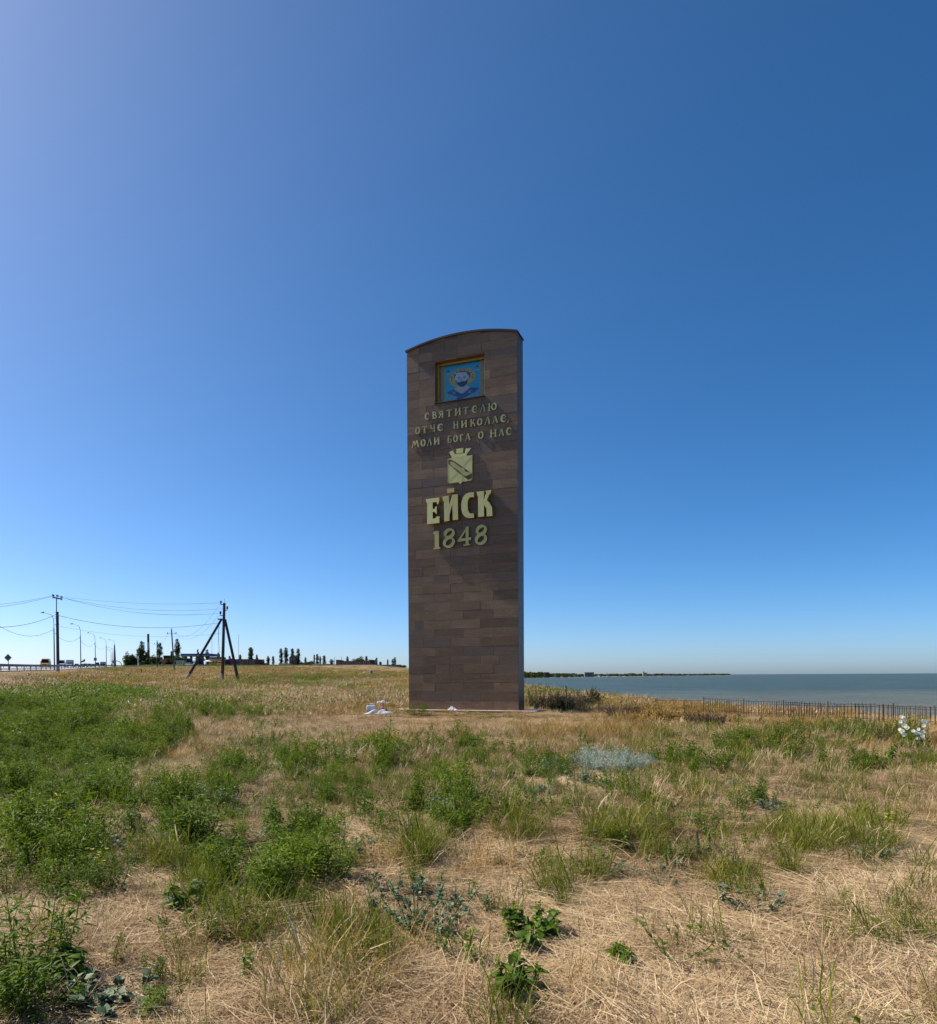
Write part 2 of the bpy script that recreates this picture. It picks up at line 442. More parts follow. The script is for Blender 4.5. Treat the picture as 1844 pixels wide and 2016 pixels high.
GREEN_GRASS = [(1220, 1480, 120, 14, .6), (1200, 1640, 70, 42, 1), (1340, 1665, 120, 42, 1), (1550, 1665, 90, 45, .95), (1680, 1640, 100, 42, .9), (1400, 1480, 120, 25, .3), (1680, 1440, 120, 18, .2), (1800, 1500, 60, 30, .6), (1480, 1455, 60, 12, .9), (1000, 1650, 60, 25, .6), (1100, 1730, 80, 50, .5), (840, 1700, 50, 40, .9),
  (640, 1560, 80, 45, .5), (760, 1560, 80, 35, .45), (900, 1620, 70, 35, .4), (700, 1890, 140, 95, .45), (540, 1840, 140, 75, .35), (460, 1920, 120, 80, .25), (1500, 1900, 160, 40, .16), (1740, 1830, 90, 50, .25), (1150, 1960, 120, 40, .12), (330, 1730, 100, 60, .5), (1450, 1730, 60, 40, .6), (420, 1640, 60, 25, .5), (1380, 1560, 80, 30, .3), (1650, 1550, 120, 30, .2), (1340, 1460, 60, 15, .4), (950, 1540, 200, 40, .15),
  (640, 1480, 140, 30, .1), (900, 1410, 130, 10, .4), (1300, 1440, 120, 20, .35), (200, 1335, 150, 6, .5), (620, 1345, 200, 10, .4), (400, 1390, 120, 14, .25), (1080, 1400, 60, 8, .5), (1720, 1700, 100, 40, .25), (1000, 1480, 120, 20, .15)]
GOLDEN = [(1370, 1400, 110, 28, 1), (1230, 1385, 90, 20, .7), (1560, 1425, 130, 18, .8), (1100, 1352, 70, 6, .9), (1240, 1372, 100, 5, 1), (640, 1318, 330, 5, .7), (200, 1325, 220, 6, .4), (1160, 1440, 180, 25, .6), (130, 1610, 60, 25, .5), (700, 1400, 120, 12, .4), (1350, 1960, 160, 30, .3), (560, 1930, 220, 80, .6), (700, 1880, 150, 90, .7), (1790, 1440, 60, 25, .7)]
def field(lst, px, py):
    r = np.zeros_like(px)
    for (cx, cy, rx, ry, s) in lst:
        d = np.hypot((px - cx) / rx, (py - cy) / ry)
        r = np.maximum(r, s * (1 - sstep(0.55, 1.25, d)))
    return r

def build_terrain():
    ys = [-120, -80, -50, -30, -20, -14, -9, -6, -4, -2, 0, 1, 2]
    y = 2.6
    while y < 700:
        ys.append(y); y *= 1.022 if y < 60 else 1.03
    ys += [760, 900, 1100, 1400, 1900, 2600, 3500]
    us = np.concatenate([-np.geomspace(20, 1.15, 40), np.linspace(-1.1, 1.1, 190), np.geomspace(1.15, 8, 20)])
    Y = np.array(ys)
    XX = us[None, :] * (np.abs(Y)[:, None] * 1.0 + 6)
    YY = np.repeat(Y[:, None], len(us), 1)
    ZZ = terr(XX, YY)
    far = sstep(700, 3000, YY)
    n0, n1 = XX.shape
    v = np.stack([XX, YY, ZZ], -1).reshape(-1, 3)
    idx = np.arange(n0 * n1).reshape(n0, n1)
    f = np.stack([idx[:-1, :-1], idx[:-1, 1:], idx[1:, 1:], idx[1:, :-1]], -1).reshape(-1, 4)
    me = bpy.data.meshes.new('ground')
    me.from_pydata(v.tolist(), [], f.tolist())
    px, py = proj(v[:, 0], v[:, 1], v[:, 2])
    px = np.where(v[:, 1] > 1.5, px, -5000)
    jx = (fbm(v[:, 0], v[:, 1], 1.6, 11) - .5) * 40; jy = (fbm(v[:, 0], v[:, 1], 1.6, 12) - .5) * 14
    for nm, lst in (('green', GREEN_LEAF), ('grassy', GREEN_GRASS), ('gold', GOLDEN)):
        a = me.attributes.new(nm, 'FLOAT', 'POINT'); a.data.foreach_set('value', field(lst, px + jx, py + jy).astype(np.float32))
    a = me.attributes.new('shore', 'FLOAT', 'POINT'); a.data.foreach_set('value', (1 - sstep(-0.5, 3.0, edge_dist(v[:, 0], v[:, 1]))).astype(np.float32))
    me.polygons.foreach_set('use_smooth', [True] * len(me.polygons))
    t = NT('field_ground')
    co = t.n('ShaderNodeTexCoord').outputs['Object']
    n1_ = t.noise(co, 1.7, 8, 0.7, 0.4); n2 = t.noise(co, 0.11, 5, 0.6); n3 = t.noise(co, 24, 6, 0.75); n4 = t.noise(t.mapped(co, (0.35, 1.6, 1)), 0.35, 6, 0.6)
    def A(nm):
        q = t.n('ShaderNodeAttribute'); q.attribute_name = nm; return q.outputs['Fac']
    cf = t.ramp(n1_, [(0.28, (0.16, 0.105, 0.060)), (0.5, (0.31, 0.21, 0.12)), (0.72, (0.46, 0.34, 0.20))])
    cn = t.ramp(n1_, [(0.28, (0.045, 0.030, 0.020)), (0.5, (0.10, 0.068, 0.042)), (0.72, (0.17, 0.115, 0.07))])
    sp_ = t.n('ShaderNodeSeparateXYZ'); t.l(co, sp_.inputs[0])
    mr = t.n('ShaderNodeMapRange'); t.l(sp_.outputs['Y'], mr.inputs[0]); mr.inputs[1].default_value = 12; mr.inputs[2].default_value = 30
    c = t.mix(mr.outputs[0], cn, cf)          # bare soil under the litter near by, matted grass beyond
    c = t.mix(t.math('MULTIPLY', t.ramp(n2, [(0.38, (0, 0, 0)), (0.56, (1, 1, 1))]), 0.6), c, (0.19, 0.115, 0.040))
    c = t.mix(t.math('MULTIPLY', t.ramp(n4, [(0.50, (0, 0, 0)), (0.66, (1, 1, 1))]), 0.5), c, (0.10, 0.105, 0.030))
    c = t.mix(t.math('MULTIPLY', A('gold'), 0.7), c, (0.22, 0.125, 0.035))
    c = t.mix(t.math('MULTIPLY', A('grassy'), 0.65), c, (0.085, 0.10, 0.028))
    c = t.mix(t.math('MULTIPLY', A('green'), 0.85), c, (0.035, 0.060, 0.016))
    c = t.mix(t.math('MULTIPLY', A('shore'), 0.8), c, (0.42, 0.31, 0.19))
    c = t.mix(0.6, c, t.ramp(n3, [(0.3, (0.25, 0.25, 0.25)), (0.7, (0.85, 0.85, 0.85))]), 'OVERLAY')
    t.principled(c, 0.95, 0, 0.1, t.bump(t.math('ADD', n3, n1_), 0.9, 0.08))
    me.materials.append(t.m)
    o = link(bpy.data.objects.new('ground', me))
    tag(o, 'dry straw coloured field with green weed patches', kind='structure')
build_terrain()

# sea
def build_sea():
    t = NT('sea_water')
    co = t.n('ShaderNodeTexCoord').outputs['Object']
    a = t.noise(t.mapped(co, (0.5, 1.3, 1), rot=(0, 0, 0.25)), 0.55, 6, 0.68, 0.8)
    b = t.noise(t.mapped(co, (0.3, 1.1, 1), rot=(0, 0, 0.1)), 0.07, 5, 0.65, 0.5)
    big = t.noise(co, 0.004, 3)
    geo = t.n('ShaderNodeNewGeometry')
    sep = t.n('ShaderNodeSeparateXYZ'); t.l(geo.outputs['Position'], sep.inputs[0])
    far = t.n('ShaderNodeMapRange'); t.l(sep.outputs['Y'], far.inputs[0]); far.inputs[1].default_value = 30; far.inputs[2].default_value = 500
    c = t.mix(far.outputs[0], (0.260, 0.235, 0.145), (0.042, 0.078, 0.082))
    c = t.mix(t.ramp(a, [(0.46, (0, 0, 0)), (0.62, (0.7, 0.7, 0.7))]), c, (0.035, 0.06, 0.07))
    c = t.mix(t.ramp(b, [(0.42, (0, 0, 0)), (0.7, (0.45, 0.45, 0.45))]), c, (0.19, 0.23, 0.20))
    c = t.mix(t.ramp(big, [(0.4, (0, 0, 0)), (0.7, (0.35, 0.35, 0.35))]), c, (0.03, 0.07, 0.10))
    t.principled(c, 0.5, 0, 0.09, t.bump(t.math('ADD', t.math('MULTIPLY', a, 0.5), b), 1.0, 2.5))
    Y = np.concatenate([[-400, -100, 0], np.geomspace(20, 45000, 60)])
    mb = MB()
    for i, y in enumerate(Y):
        mb.v += [(-200 - abs(y) * 1.4, y, SEA_Z), (200 + abs(y) * 2.0, y, SEA_Z)]
        if i: mb.f.append((2 * i - 2, 2 * i - 1, 2 * i + 1, 2 * i)); mb.m.append(0)
    tag(mb.build('sea', t.m), 'choppy grey green sea', kind='structure')
build_sea()

# ------------------------------------------------------------------ the stele
PA = at(804.8, 1397, 32.9); PB = at(1020.6, 1400, 31.0)
PA.z = PB.z = 0.0
U = (PB - PA); W = U.length; U.normalize()
ST_RZ = math.atan2(U.y, U.x)
T = 0.86
ST_Z = 0.07
INT = Vector((-U.y, U.x, 0))           # into the wall
def face(px, py, depth=0.0):
    d = ray(px, py); o = Vector((0, 0, EYE)) - (PA + INT * depth)
    t = -o.dot(INT) / d.dot(INT)
    p = Vector((0, 0, EYE)) + d * t
    return ((p - PA).dot(U), p.z - ST_Z)

def stone_mat(name, gloss=0.45, side=False):
    t = NT(name)
    co = t.n('ShaderNodeTexCoord').outputs['Object']
    oi = t.n('ShaderNodeObjectInfo')
    off = t.n('ShaderNodeCombineXYZ'); 
    for i in range(3): t.l(t.math('MULTIPLY', oi.outputs['Random'], 37.0 + 11 * i), off.inputs[i])
    va = t.n('ShaderNodeVectorMath'); va.operation = 'ADD'; t.l(co, va.inputs[0]); t.l(off.outputs[0], va.inputs[1])
    v = va.outputs[0]
    streak = t.noise(t.mapped(v, (0.9, 1, 4.5)), 1.3, 6, 0.62, 0.5)
    cloud = t.noise(v, 1.1, 4, 0.6)
    grain = t.noise(v, 22, 6, 0.85)
    wash = t.noise(t.mapped(co, (1, 1, 0.45)), 0.9, 4, 0.6)
    f = t.math('ADD', t.math('MULTIPLY', oi.outputs['Random'], 0.30), t.math('ADD', t.math('MULTIPLY', streak, 0.62), t.math('MULTIPLY', cloud, 0.18)))
    f = t.math('SUBTRACT', f, 0.04)
    c = t.ramp(f, [(0.28, (0.115, 0.072, 0.043)), (0.43, (0.172, 0.105, 0.058)), (0.58, (0.222, 0.137, 0.074)), (0.78, (0.290, 0.192, 0.112))])
    h = t.math('FRACT', t.math('MULTIPLY', oi.outputs['Random'], 7.31))
    c = t.mix(t.ramp(h, [(0.72, (0, 0, 0)), (0.95, (0.65, 0.65, 0.65))]), c, (0.128, 0.100, 0.084))
    c = t.mix(t.ramp(wash, [(0.45, (0, 0, 0)), (0.75, (0.5, 0.5, 0.5))]), c, (0.150, 0.090, 0.045))
    c = t.mix(0.55, c, t.ramp(grain, [(0.35, (0.2, 0.2, 0.2)), (0.65, (0.8, 0.8, 0.8))]), 'OVERLAY')
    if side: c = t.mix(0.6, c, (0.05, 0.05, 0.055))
    t.principled(c, gloss, 0, 0.35 if not side else 0.22, t.bump(grain, 0.15, 0.004))
    return t.m
M['stone'] = stone_mat('brown_granite_tile', 0.5)
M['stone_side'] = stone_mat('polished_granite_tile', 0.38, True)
M['joint'] = simple('tile_joint', (0.030, 0.020, 0.017), 0.9)
M['coping'] = simple('coping_metal', (0.055, 0.030, 0.032), 0.5, 0.2)
def gold_mat(name, col, rough):
    t = NT(name)
    co = t.n('ShaderNodeTexCoord').outputs['Object']
    n = t.noise(co, 1.6, 4, 0.6)
    oi = t.n('ShaderNodeObjectInfo')
    c = t.ramp(t.math('ADD', t.math('MULTIPLY', n, 0.5), t.math('MULTIPLY', oi.outputs['Random'], 0.5)),
               [(0.25, tuple(x * 0.8 for x in col)), (0.75, tuple(min(1, x * 1.1) for x in col))])
    t.principled(c, rough, 0.85, 0.5, t.bump(t.noise(co, 3.0, 3), 0.25, 0.03))
    return t.m
M['gold'] = gold_mat('gilded_metal', (0.66, 0.47, 0.16), 0.42)
M['gold_pale'] = gold_mat('pale_gilded_metal', (0.90, 0.64, 0.22), 0.38)
M['gold_dull'] = gold_mat('dull_gilded_metal', (0.52, 0.42, 0.20), 0.45)
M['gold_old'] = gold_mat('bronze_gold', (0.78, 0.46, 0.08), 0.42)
M['relief_dark'] = simple('relief_shade', (0.13, 0.10, 0.045), 0.6, 0.3)

stele = empty('stele', (PA.x, PA.y, ST_Z), ST_RZ, 'tall brown granite tiled stele with gold lettering, emblem and icon window under an arched top', 'monument')
TOPZ = face(800.2, 692)[1] - 0.03
PEAK = 0.36
def topz(s): return TOPZ + PEAK * (1 - ((s - W / 2) / (W / 2)) ** 2)
wl0 = face(*r1(548, 548)); wl1 = face(*r1(545, 1098)); wr0 = face(*r1(1190, 432)); wr1 = face(*r1(1205, 985))
WS0, WS1 = (wl0[0] + wl1[0]) / 2, (wr0[0] + wr1[0]) / 2
WZ1, WZ0 = (wl0[1] + wr0[1]) / 2, (wl1[1] + wr1[1]) / 2
PITCHZ = 0.405
def tile_polys():
    out = []
    n = int((TOPZ + PEAK) / PITCHZ) + 1
    for i in range(n):
        z0, z1 = i * PITCHZ, (i + 1) * PITCHZ
        cuts = [0, 1.33, 2.72, 4.15, W] if i % 2 == 0 else [0, .75, 2.12, 3.53, W]
        if i > 30: cuts = [0, .62, 1.31 if i % 2 else 1.9, 2.5, 3.65 if i % 2 else 4.05, W]
        if rnd.random() < 0.22:
            k = rnd.randrange(1, len(cuts)); cuts = sorted(cuts + [(cuts[k] + cuts[k - 1]) / 2])
        for a, b in zip(cuts[:-1], cuts[1:]):
            rects = [(a, b, z0, z1)]
            if a < WS1 and b > WS0 and z0 < WZ1 and z1 > WZ0:
                rects = []
                if a < WS0: rects.append((a, WS0, z0, z1))
                if b > WS1: rects.append((WS1, b, z0, z1))
                a2, b2 = max(a, WS0), min(b, WS1)
                if z0 < WZ0: rects.append((a2, b2, z0, WZ0))
                if z1 > WZ1: rects.append((a2, b2, WZ1, z1))
            for (p, q, u, v) in rects:
                if q - p < 0.03 or v - u < 0.03: continue
                out.append((p, q, u, v))
    return out
G = 0.005
for (a, b, z0, z1) in tile_polys():
    a += G / 2; b -= G / 2; z0 += G / 2; z1 -= G / 2
    if min(topz(a), topz(b)) > z1: poly = [(a, z0), (b, z0), (b, z1), (a, z1)]
    else:
        ss = [s for s in np.linspace(a, b, 7) if topz(s) - z0 > 0.02]
        if len(ss) < 2: continue
        poly = [(ss[0], z0), (ss[-1], z0)] + [(s, min(z1, topz(s))) for s in ss[::-1]]
    off = rnd.choice([0, 0, 0, 0.001, 0.002, 0.001, 0.0035])
    MB().prism(poly, -off, 0.028, bev=0.003).build('tile', M['stone'], stele)
# right flank, seen edge-on: two columns of polished tiles
zt = 0.0; i = 0
while zt < TOPZ - 0.05:
    z1 = min(zt + PITCHZ, TOPZ)
    for (y0, y1) in ((0.03, 0.30), (0.30, 0.58), (0.58, T)) if i % 2 == 0 else ((0.03, 0.44), (0.44, T)):
        MB().box((W - 0.014, (y0 + y1) / 2, (zt + z1) / 2), (0.028, y1 - y0 - G, z1 - zt - G)).build('side_tile', M['stone_side'], stele)
    zt = z1; i += 1
# left flank and back as plain cladding
b = MB()
zt = 0.0
while zt < TOPZ - 0.05:
    z1 = min(zt + PITCHZ, TOPZ)
    b.box((0.014, (0.03 + T) / 2, (zt + z1) / 2), (0.028, T - 0.03 - G, z1 - zt - G))
    for k in range(4): b.box((0.031 + (k + .5) * (W - .062) / 4, T - 0.014, (zt + z1) / 2), ((W - 0.062) / 4 - G, 0.028, z1 - zt - G))
    zt = z1
b.build('rear_cladding', M['stone'], stele)
# core with the icon niche left open
c0, c1 = 0.0285, T - 0.0285
RD = 0.50
b = MB()
b.prism([(0.0285, 0), (W - 0.0285, 0), (W - 0.0285, WZ0 - .03), (0.0285, WZ0 - .03)], c0, c1)
b.prism([(0.0285, WZ0 - .03), (WS0 - .03, WZ0 - .03), (WS0 - .03, WZ1 + .03), (0.0285, WZ1 + .03)], c0 + .0005, c1 - .0005)
b.prism([(WS1 + .03, WZ0 - .03), (W - .0285, WZ0 - .03), (W - .0285, WZ1 + .03), (WS1 + .03, WZ1 + .03)], c0 + .0005, c1 - .0005)
b.prism([(0.0285, WZ1 + .03), (W - .0285, WZ1 + .03)] + [(s, topz(s) - 0.005) for s in np.linspace(W - .0285, .0285, 17)], c0, c1)
b.prism([(WS0 - .03, WZ0 - .03), (WS1 + .03, WZ0 - .03), (WS1 + .03, WZ1 + .03), (WS0 - .03, WZ1 + .03)], RD + 0.03, c1 - 0.001)
b.build('core', M['joint'], stele)
# arched coping
top = [(s, topz(s)) for s in np.linspace(-0.045, W + 0.045, 25)]
b = MB()
for (s0, z0), (s1, z1) in zip(top[:-1], top[1:]):
    b.add([(s, y, z + dz) for s, z in ((s0, z0), (s1, z1)) for y in (-0.06, T + 0.06) for dz in (0.002, 0.05)],
          [(0, 4, 6, 2), (1, 3, 7, 5), (0, 1, 5, 4), (2, 6, 7, 3)])
for (s, z) in (top[0], top[-1]): b.add([(s, -0.06, z + .002), (s, T + .06, z + .002), (s, T + .06, z + .05), (s, -0.06, z + .05)], [(0, 1, 2, 3)])
b.build('coping', M['coping'], stele)
b = MB()
for (s0, z0), (s1, z1) in zip(top[:-1], top[1:]):
    b.add([(s, y, z + dz) for s, z in ((s0, z0), (s1, z1)) for y in (-0.075, -0.0605) for dz in (-0.03, 0.053)],
          [(0, 4, 6, 2), (1, 3, 7, 5), (0, 1, 5, 4), (2, 6, 7, 3)])
b.build('coping_edge', M['coping'], stele)
# niche lining, two frames, sill
lin = MB()
lin.box((WS0 - .015, RD / 2 + .016, (WZ0 + WZ1) / 2), (.03, RD - .03, WZ1 - WZ0 + .056))
lin.box((WS1 + .015, RD / 2 + .016, (WZ0 + WZ1) / 2), (.03, RD - .03, WZ1 - WZ0 + .056))
lin.box(((WS0 + WS1) / 2, RD / 2 + .016, WZ1 + .015), (WS1 - WS0, RD - .032, .03))
lin.box(((WS0 + WS1) / 2, RD / 2 + .016, WZ0 - .015), (WS1 - WS0, RD - .032, .03))
lin.build('niche_lining', M['stone'], stele)
MB().box(((WS0 + WS1) / 2, -0.03, WZ0 - 0.02), (WS1 - WS0 + 0.06, 0.09, 0.03)).build('sill', M['coping'], stele)
FD = 0.28
fm = M['gold_old']
for nm, c_, d_ in (('frame_bar', ((WS0 + .05), FD, (WZ0 + WZ1) / 2), (.09, .06, WZ1 - WZ0 - .002)), ('frame_bar', (WS1 - .05, FD, (WZ0 + WZ1) / 2), (.09, .06, WZ1 - WZ0 - .002)),
                   ('frame_bar', ((WS0 + WS1) / 2, FD, WZ1 - .05), (WS1 - WS0 - .194, .06, .09)), ('frame_bar', ((WS0 + WS1) / 2, FD, WZ0 + .05), (WS1 - WS0 - .194, .06, .09))):
    MB().box(c_, d_).build(nm, fm, stele)
# the icon itself: flat enamel pieces in shallow layers at the back of the niche
def flat(name, col, rough=0.35, var=0.15, scale=9):
    return simple(name, col, rough, var=var, scale=scale)
IC = dict(blue=flat('enamel_blue', (0.03, 0.62, 1.0)), gold=flat('enamel_gold', (0.95, 0.68, 0.08), var=.35, scale=22), skin=flat('enamel_skin', (0.9, 0.92, 0.92), var=.12),
          dark=flat('enamel_dark', (0.018, 0.02, 0.045)), robe=flat('enamel_robe', (0.16, 0.60, 0.85), var=.4), stole=flat('enamel_stole', (0.04, 0.09, 0.36), var=.3),
          green=flat('enamel_olive', (0.42, 0.50, 0.05), var=.5, scale=30), red=flat('enamel_red', (0.30, 0.03, 0.05)), orange=flat('enamel_orange', (0.80, 0.38, 0.05)), white=flat('enamel_white', (0.85, 0.92, 0.85), var=.3, scale=14))
IY = 0.44
IS0, IS1, IZ0, IZ1 = WS0 + 0.02, WS1 - 0.02, WZ0 + 0.02, WZ1 - 0.02
def iuv(zx, zy):
    return face(*r1(zx, zy), IY)
icon = MB().prism([(IS0, IZ0), (IS1, IZ0), (IS1, IZ1), (IS0, IZ1)], IY, IY + 0.03).build('icon_panel', IC['blue'], stele)
tag(icon, 'blue enamel panel of a haloed bearded saint')
def ipoly(name, pts, mat, lay, raw=False):
    poly = pts if raw else [iuv(*p) for p in pts]
    poly = [(min(max(p[0], IS0 + .001), IS1 - .001), min(max(p[1], IZ0 + .001), IZ1 - .001)) for p in poly]
    return MB().prism(poly, IY - 0.003 * lay, IY - 0.003 * lay + 0.0025).build(name, mat, icon)
def iell(name, cx, cy, rx, ry, mat, lay, n=28, tilt=0.0):
    return ipoly(name, [(cx + rx * math.cos(2 * PI * k / n), cy + ry * math.sin(2 * PI * k / n) - tilt * rx * math.cos(2 * PI * k / n)) for k in range(n)], mat, lay)
def bar(name, s0, s1, mat, lay): return ipoly(name, [(s0, IZ0), (s1, IZ0), (s1, IZ1), (s0, IZ1)], mat, lay, True)
uL = iuv(640, 800)[0]; uL2 = iuv(682, 800)[0]; uR = iuv(1142, 800)[0]; uR2 = iuv(1205, 800)[0]
bar('border', IS0, uL2, IC['orange'], 1); bar('border', uR, IS1, IC['orange'], 1)
bar('border_ornament', uL - .03, uL2 - .04, IC['green'], 2); bar('border_ornament', uR + .05, min(uR2, IS1) - .05, IC['green'], 2)
iell('halo', 905, 748, 182, 128, IC['orange'], 1, tilt=0.16); iell('halo_ring', 905, 748, 168, 116, IC['gold'], 2, tilt=0.16)
for k in range(10):
    a = PI * (0.95 + 1.12 * k / 9.0) if k < 10 else 0
    iell('halo_stud', 905 + 142 * math.cos(a), 748 + 97 * math.sin(a) - .16 * 142 * math.cos(a), 11, 10, IC['stole'], 3, 8)
ipoly('robe', [(660, 1080), (690, 960), (800, 890), (905, 905), (1010, 870), (1140, 930), (1142, 1000), (1142, 1090)], IC['robe'], 3)
ipoly('collar', [(800, 905), (850, 850), (960, 850), (1005, 880), (930, 965), (880, 960)], IC['white'], 4)
ipoly('stole', [(690, 955), (790, 905), (925, 985), (860, 1010), (820, 1000)], IC['stole'], 4.5)
ipoly('stole', [(820, 1060), (850, 1015), (1015, 880), (1135, 885), (1060, 950), (890, 1040)], IC['stole'], 5)
for (x, y) in ((797, 958), (1002, 935)):
    ipoly('stole_cross', [(x - 36, y - 26), (x, y - 6), (x + 36, y - 30), (x + 10, y), (x + 34, y + 24), (x, y + 8), (x - 34, y + 30), (x - 10, y + 2)], IC['gold'], 6)
iell('hair', 906, 730, 108, 68, IC['dark'], 4, tilt=0.15)
ipoly('hair', [(798, 745), (850, 745), (850, 770), (822, 786), (800, 770)], IC['dark'], 4.4); ipoly('hair', [(965, 690), (1012, 690), (1012, 730), (985, 755), (960, 740)], IC['dark'], 4.4)
iell('ear', 818, 760, 12, 28, IC['skin'], 5, 10); iell('ear', 986, 738, 10, 26, IC['skin'], 5, 10)
ipoly('saint_face', [(824, 700), (850, 684), (905, 680), (960, 676), (976, 694), (980, 750), (972, 800), (935, 862), (902, 872), (862, 856), (834, 806), (824, 750)], IC['skin'], 6)
ipoly('beard', [(822, 790), (845, 815), (872, 812), (905, 800), (935, 800), (955, 795), (978, 775), (976, 815), (955, 850), (925, 872), (895, 876), (862, 864), (836, 838)], IC['dark'], 7)
ipoly('eyebrow', [(838, 752), (868, 744), (890, 752), (868, 752)], IC['dark'], 7); ipoly('eyebrow', [(910, 748), (935, 738), (958, 742), (935, 746)], IC['dark'], 7)
iell('eye', 866, 763, 13, 5, IC['stole'], 7, 10); iell('eye', 934, 757, 13, 5, IC['stole'], 7, 10)
ipoly('nose', [(894, 755), (902, 755), (910, 796), (886, 798)], IC['robe'], 7)
for cx_, cy_, cc in ((715, 672, 'stole'), (1100, 608, 'red')):
    ipoly('monogram', [(cx_ - 30, cy_ + 24), (cx_ - 2, cy_ - 28), (cx_ + 8, cy_ - 28), (cx_ + 36, cy_ + 20), (cx_ + 14, cy_ + 10), (cx_, cy_ - 4), (cx_ - 12, cy_ + 14)], IC[cc], 2)
    ipoly('monogram', [(cx_ - 34, cy_ + 40), (cx_ + 30, cy_ + 30), (cx_ + 30, cy_ + 36), (cx_ - 34, cy_ + 46)], IC['white'], 2)
# glass in front of the icon
tg = NT('niche_glass')
g1 = tg.n('ShaderNodeBsdfTransparent'); g2 = tg.n('ShaderNodeBsdfGlossy'); g2.inputs['Roughness'].default_value = 0.03
mx = tg.n('ShaderNodeMixShader'); fr = tg.n('ShaderNodeFresnel'); fr.inputs[0].default_value = 1.45
tg.l(fr.outputs[0], mx.inputs[0]); tg.l(g1.outputs[0], mx.inputs[1]); tg.l(g2.outputs[0], mx.inputs[2]); tg.l(mx.outputs[0], tg.out.inputs[0])
MB().box(((WS0 + WS1) / 2, FD + 0.012, (WZ0 + WZ1) / 2), (WS1 - WS0 - .2, .006, WZ1 - WZ0 - .2)).build('pane', tg.m, stele)

# ---- raised lettering. A glyph is a list of strokes in a unit box: (points, widths)
def L(*p, w=.16): return ([(p[i], p[i + 1]) for i in range(0, len(p), 2)], w)
def ARC(cx, cy, rx, ry, a0, a1, w=.16, n=12):
    return ([(cx + rx * math.cos(R(a0 + (a1 - a0) * k / n)), cy + ry * math.sin(R(a0 + (a1 - a0) * k / n))) for k in range(n + 1)], w)
def tap(st, ws): return (st[0], ws)
SW = .07
def serif(x, y, w=.30): return L(x - w / 2, y, x + w / 2, y, w=SW)
def OVAL(cx, rx, w=.14):   # pointed Slavonic oval
    pts = []
    for k in range(25):
        a = 2 * PI * k / 24
        pts.append((cx + rx * math.cos(a) * (1 - 0.18 * abs(math.sin(a)) ** 3), 0.5 + 0.44 * math.sin(a)))
    ws = [w * (1.45 if abs(math.cos(2 * PI * k / 24)) > .5 else .75) for k in range(25)]
    return (pts, ws)
def E_UKR(): return [ARC(.60, .5, .42, .43, 62, 298, w=[.10, .13, .18, .22, .24, .25, .25, .25, .24, .22, .18, .13, .10]), L(.22, .52, .78, .52, w=.08), L(.80, .84, .84, .66, w=.10), L(.80, .16, .86, .30, w=.08)]
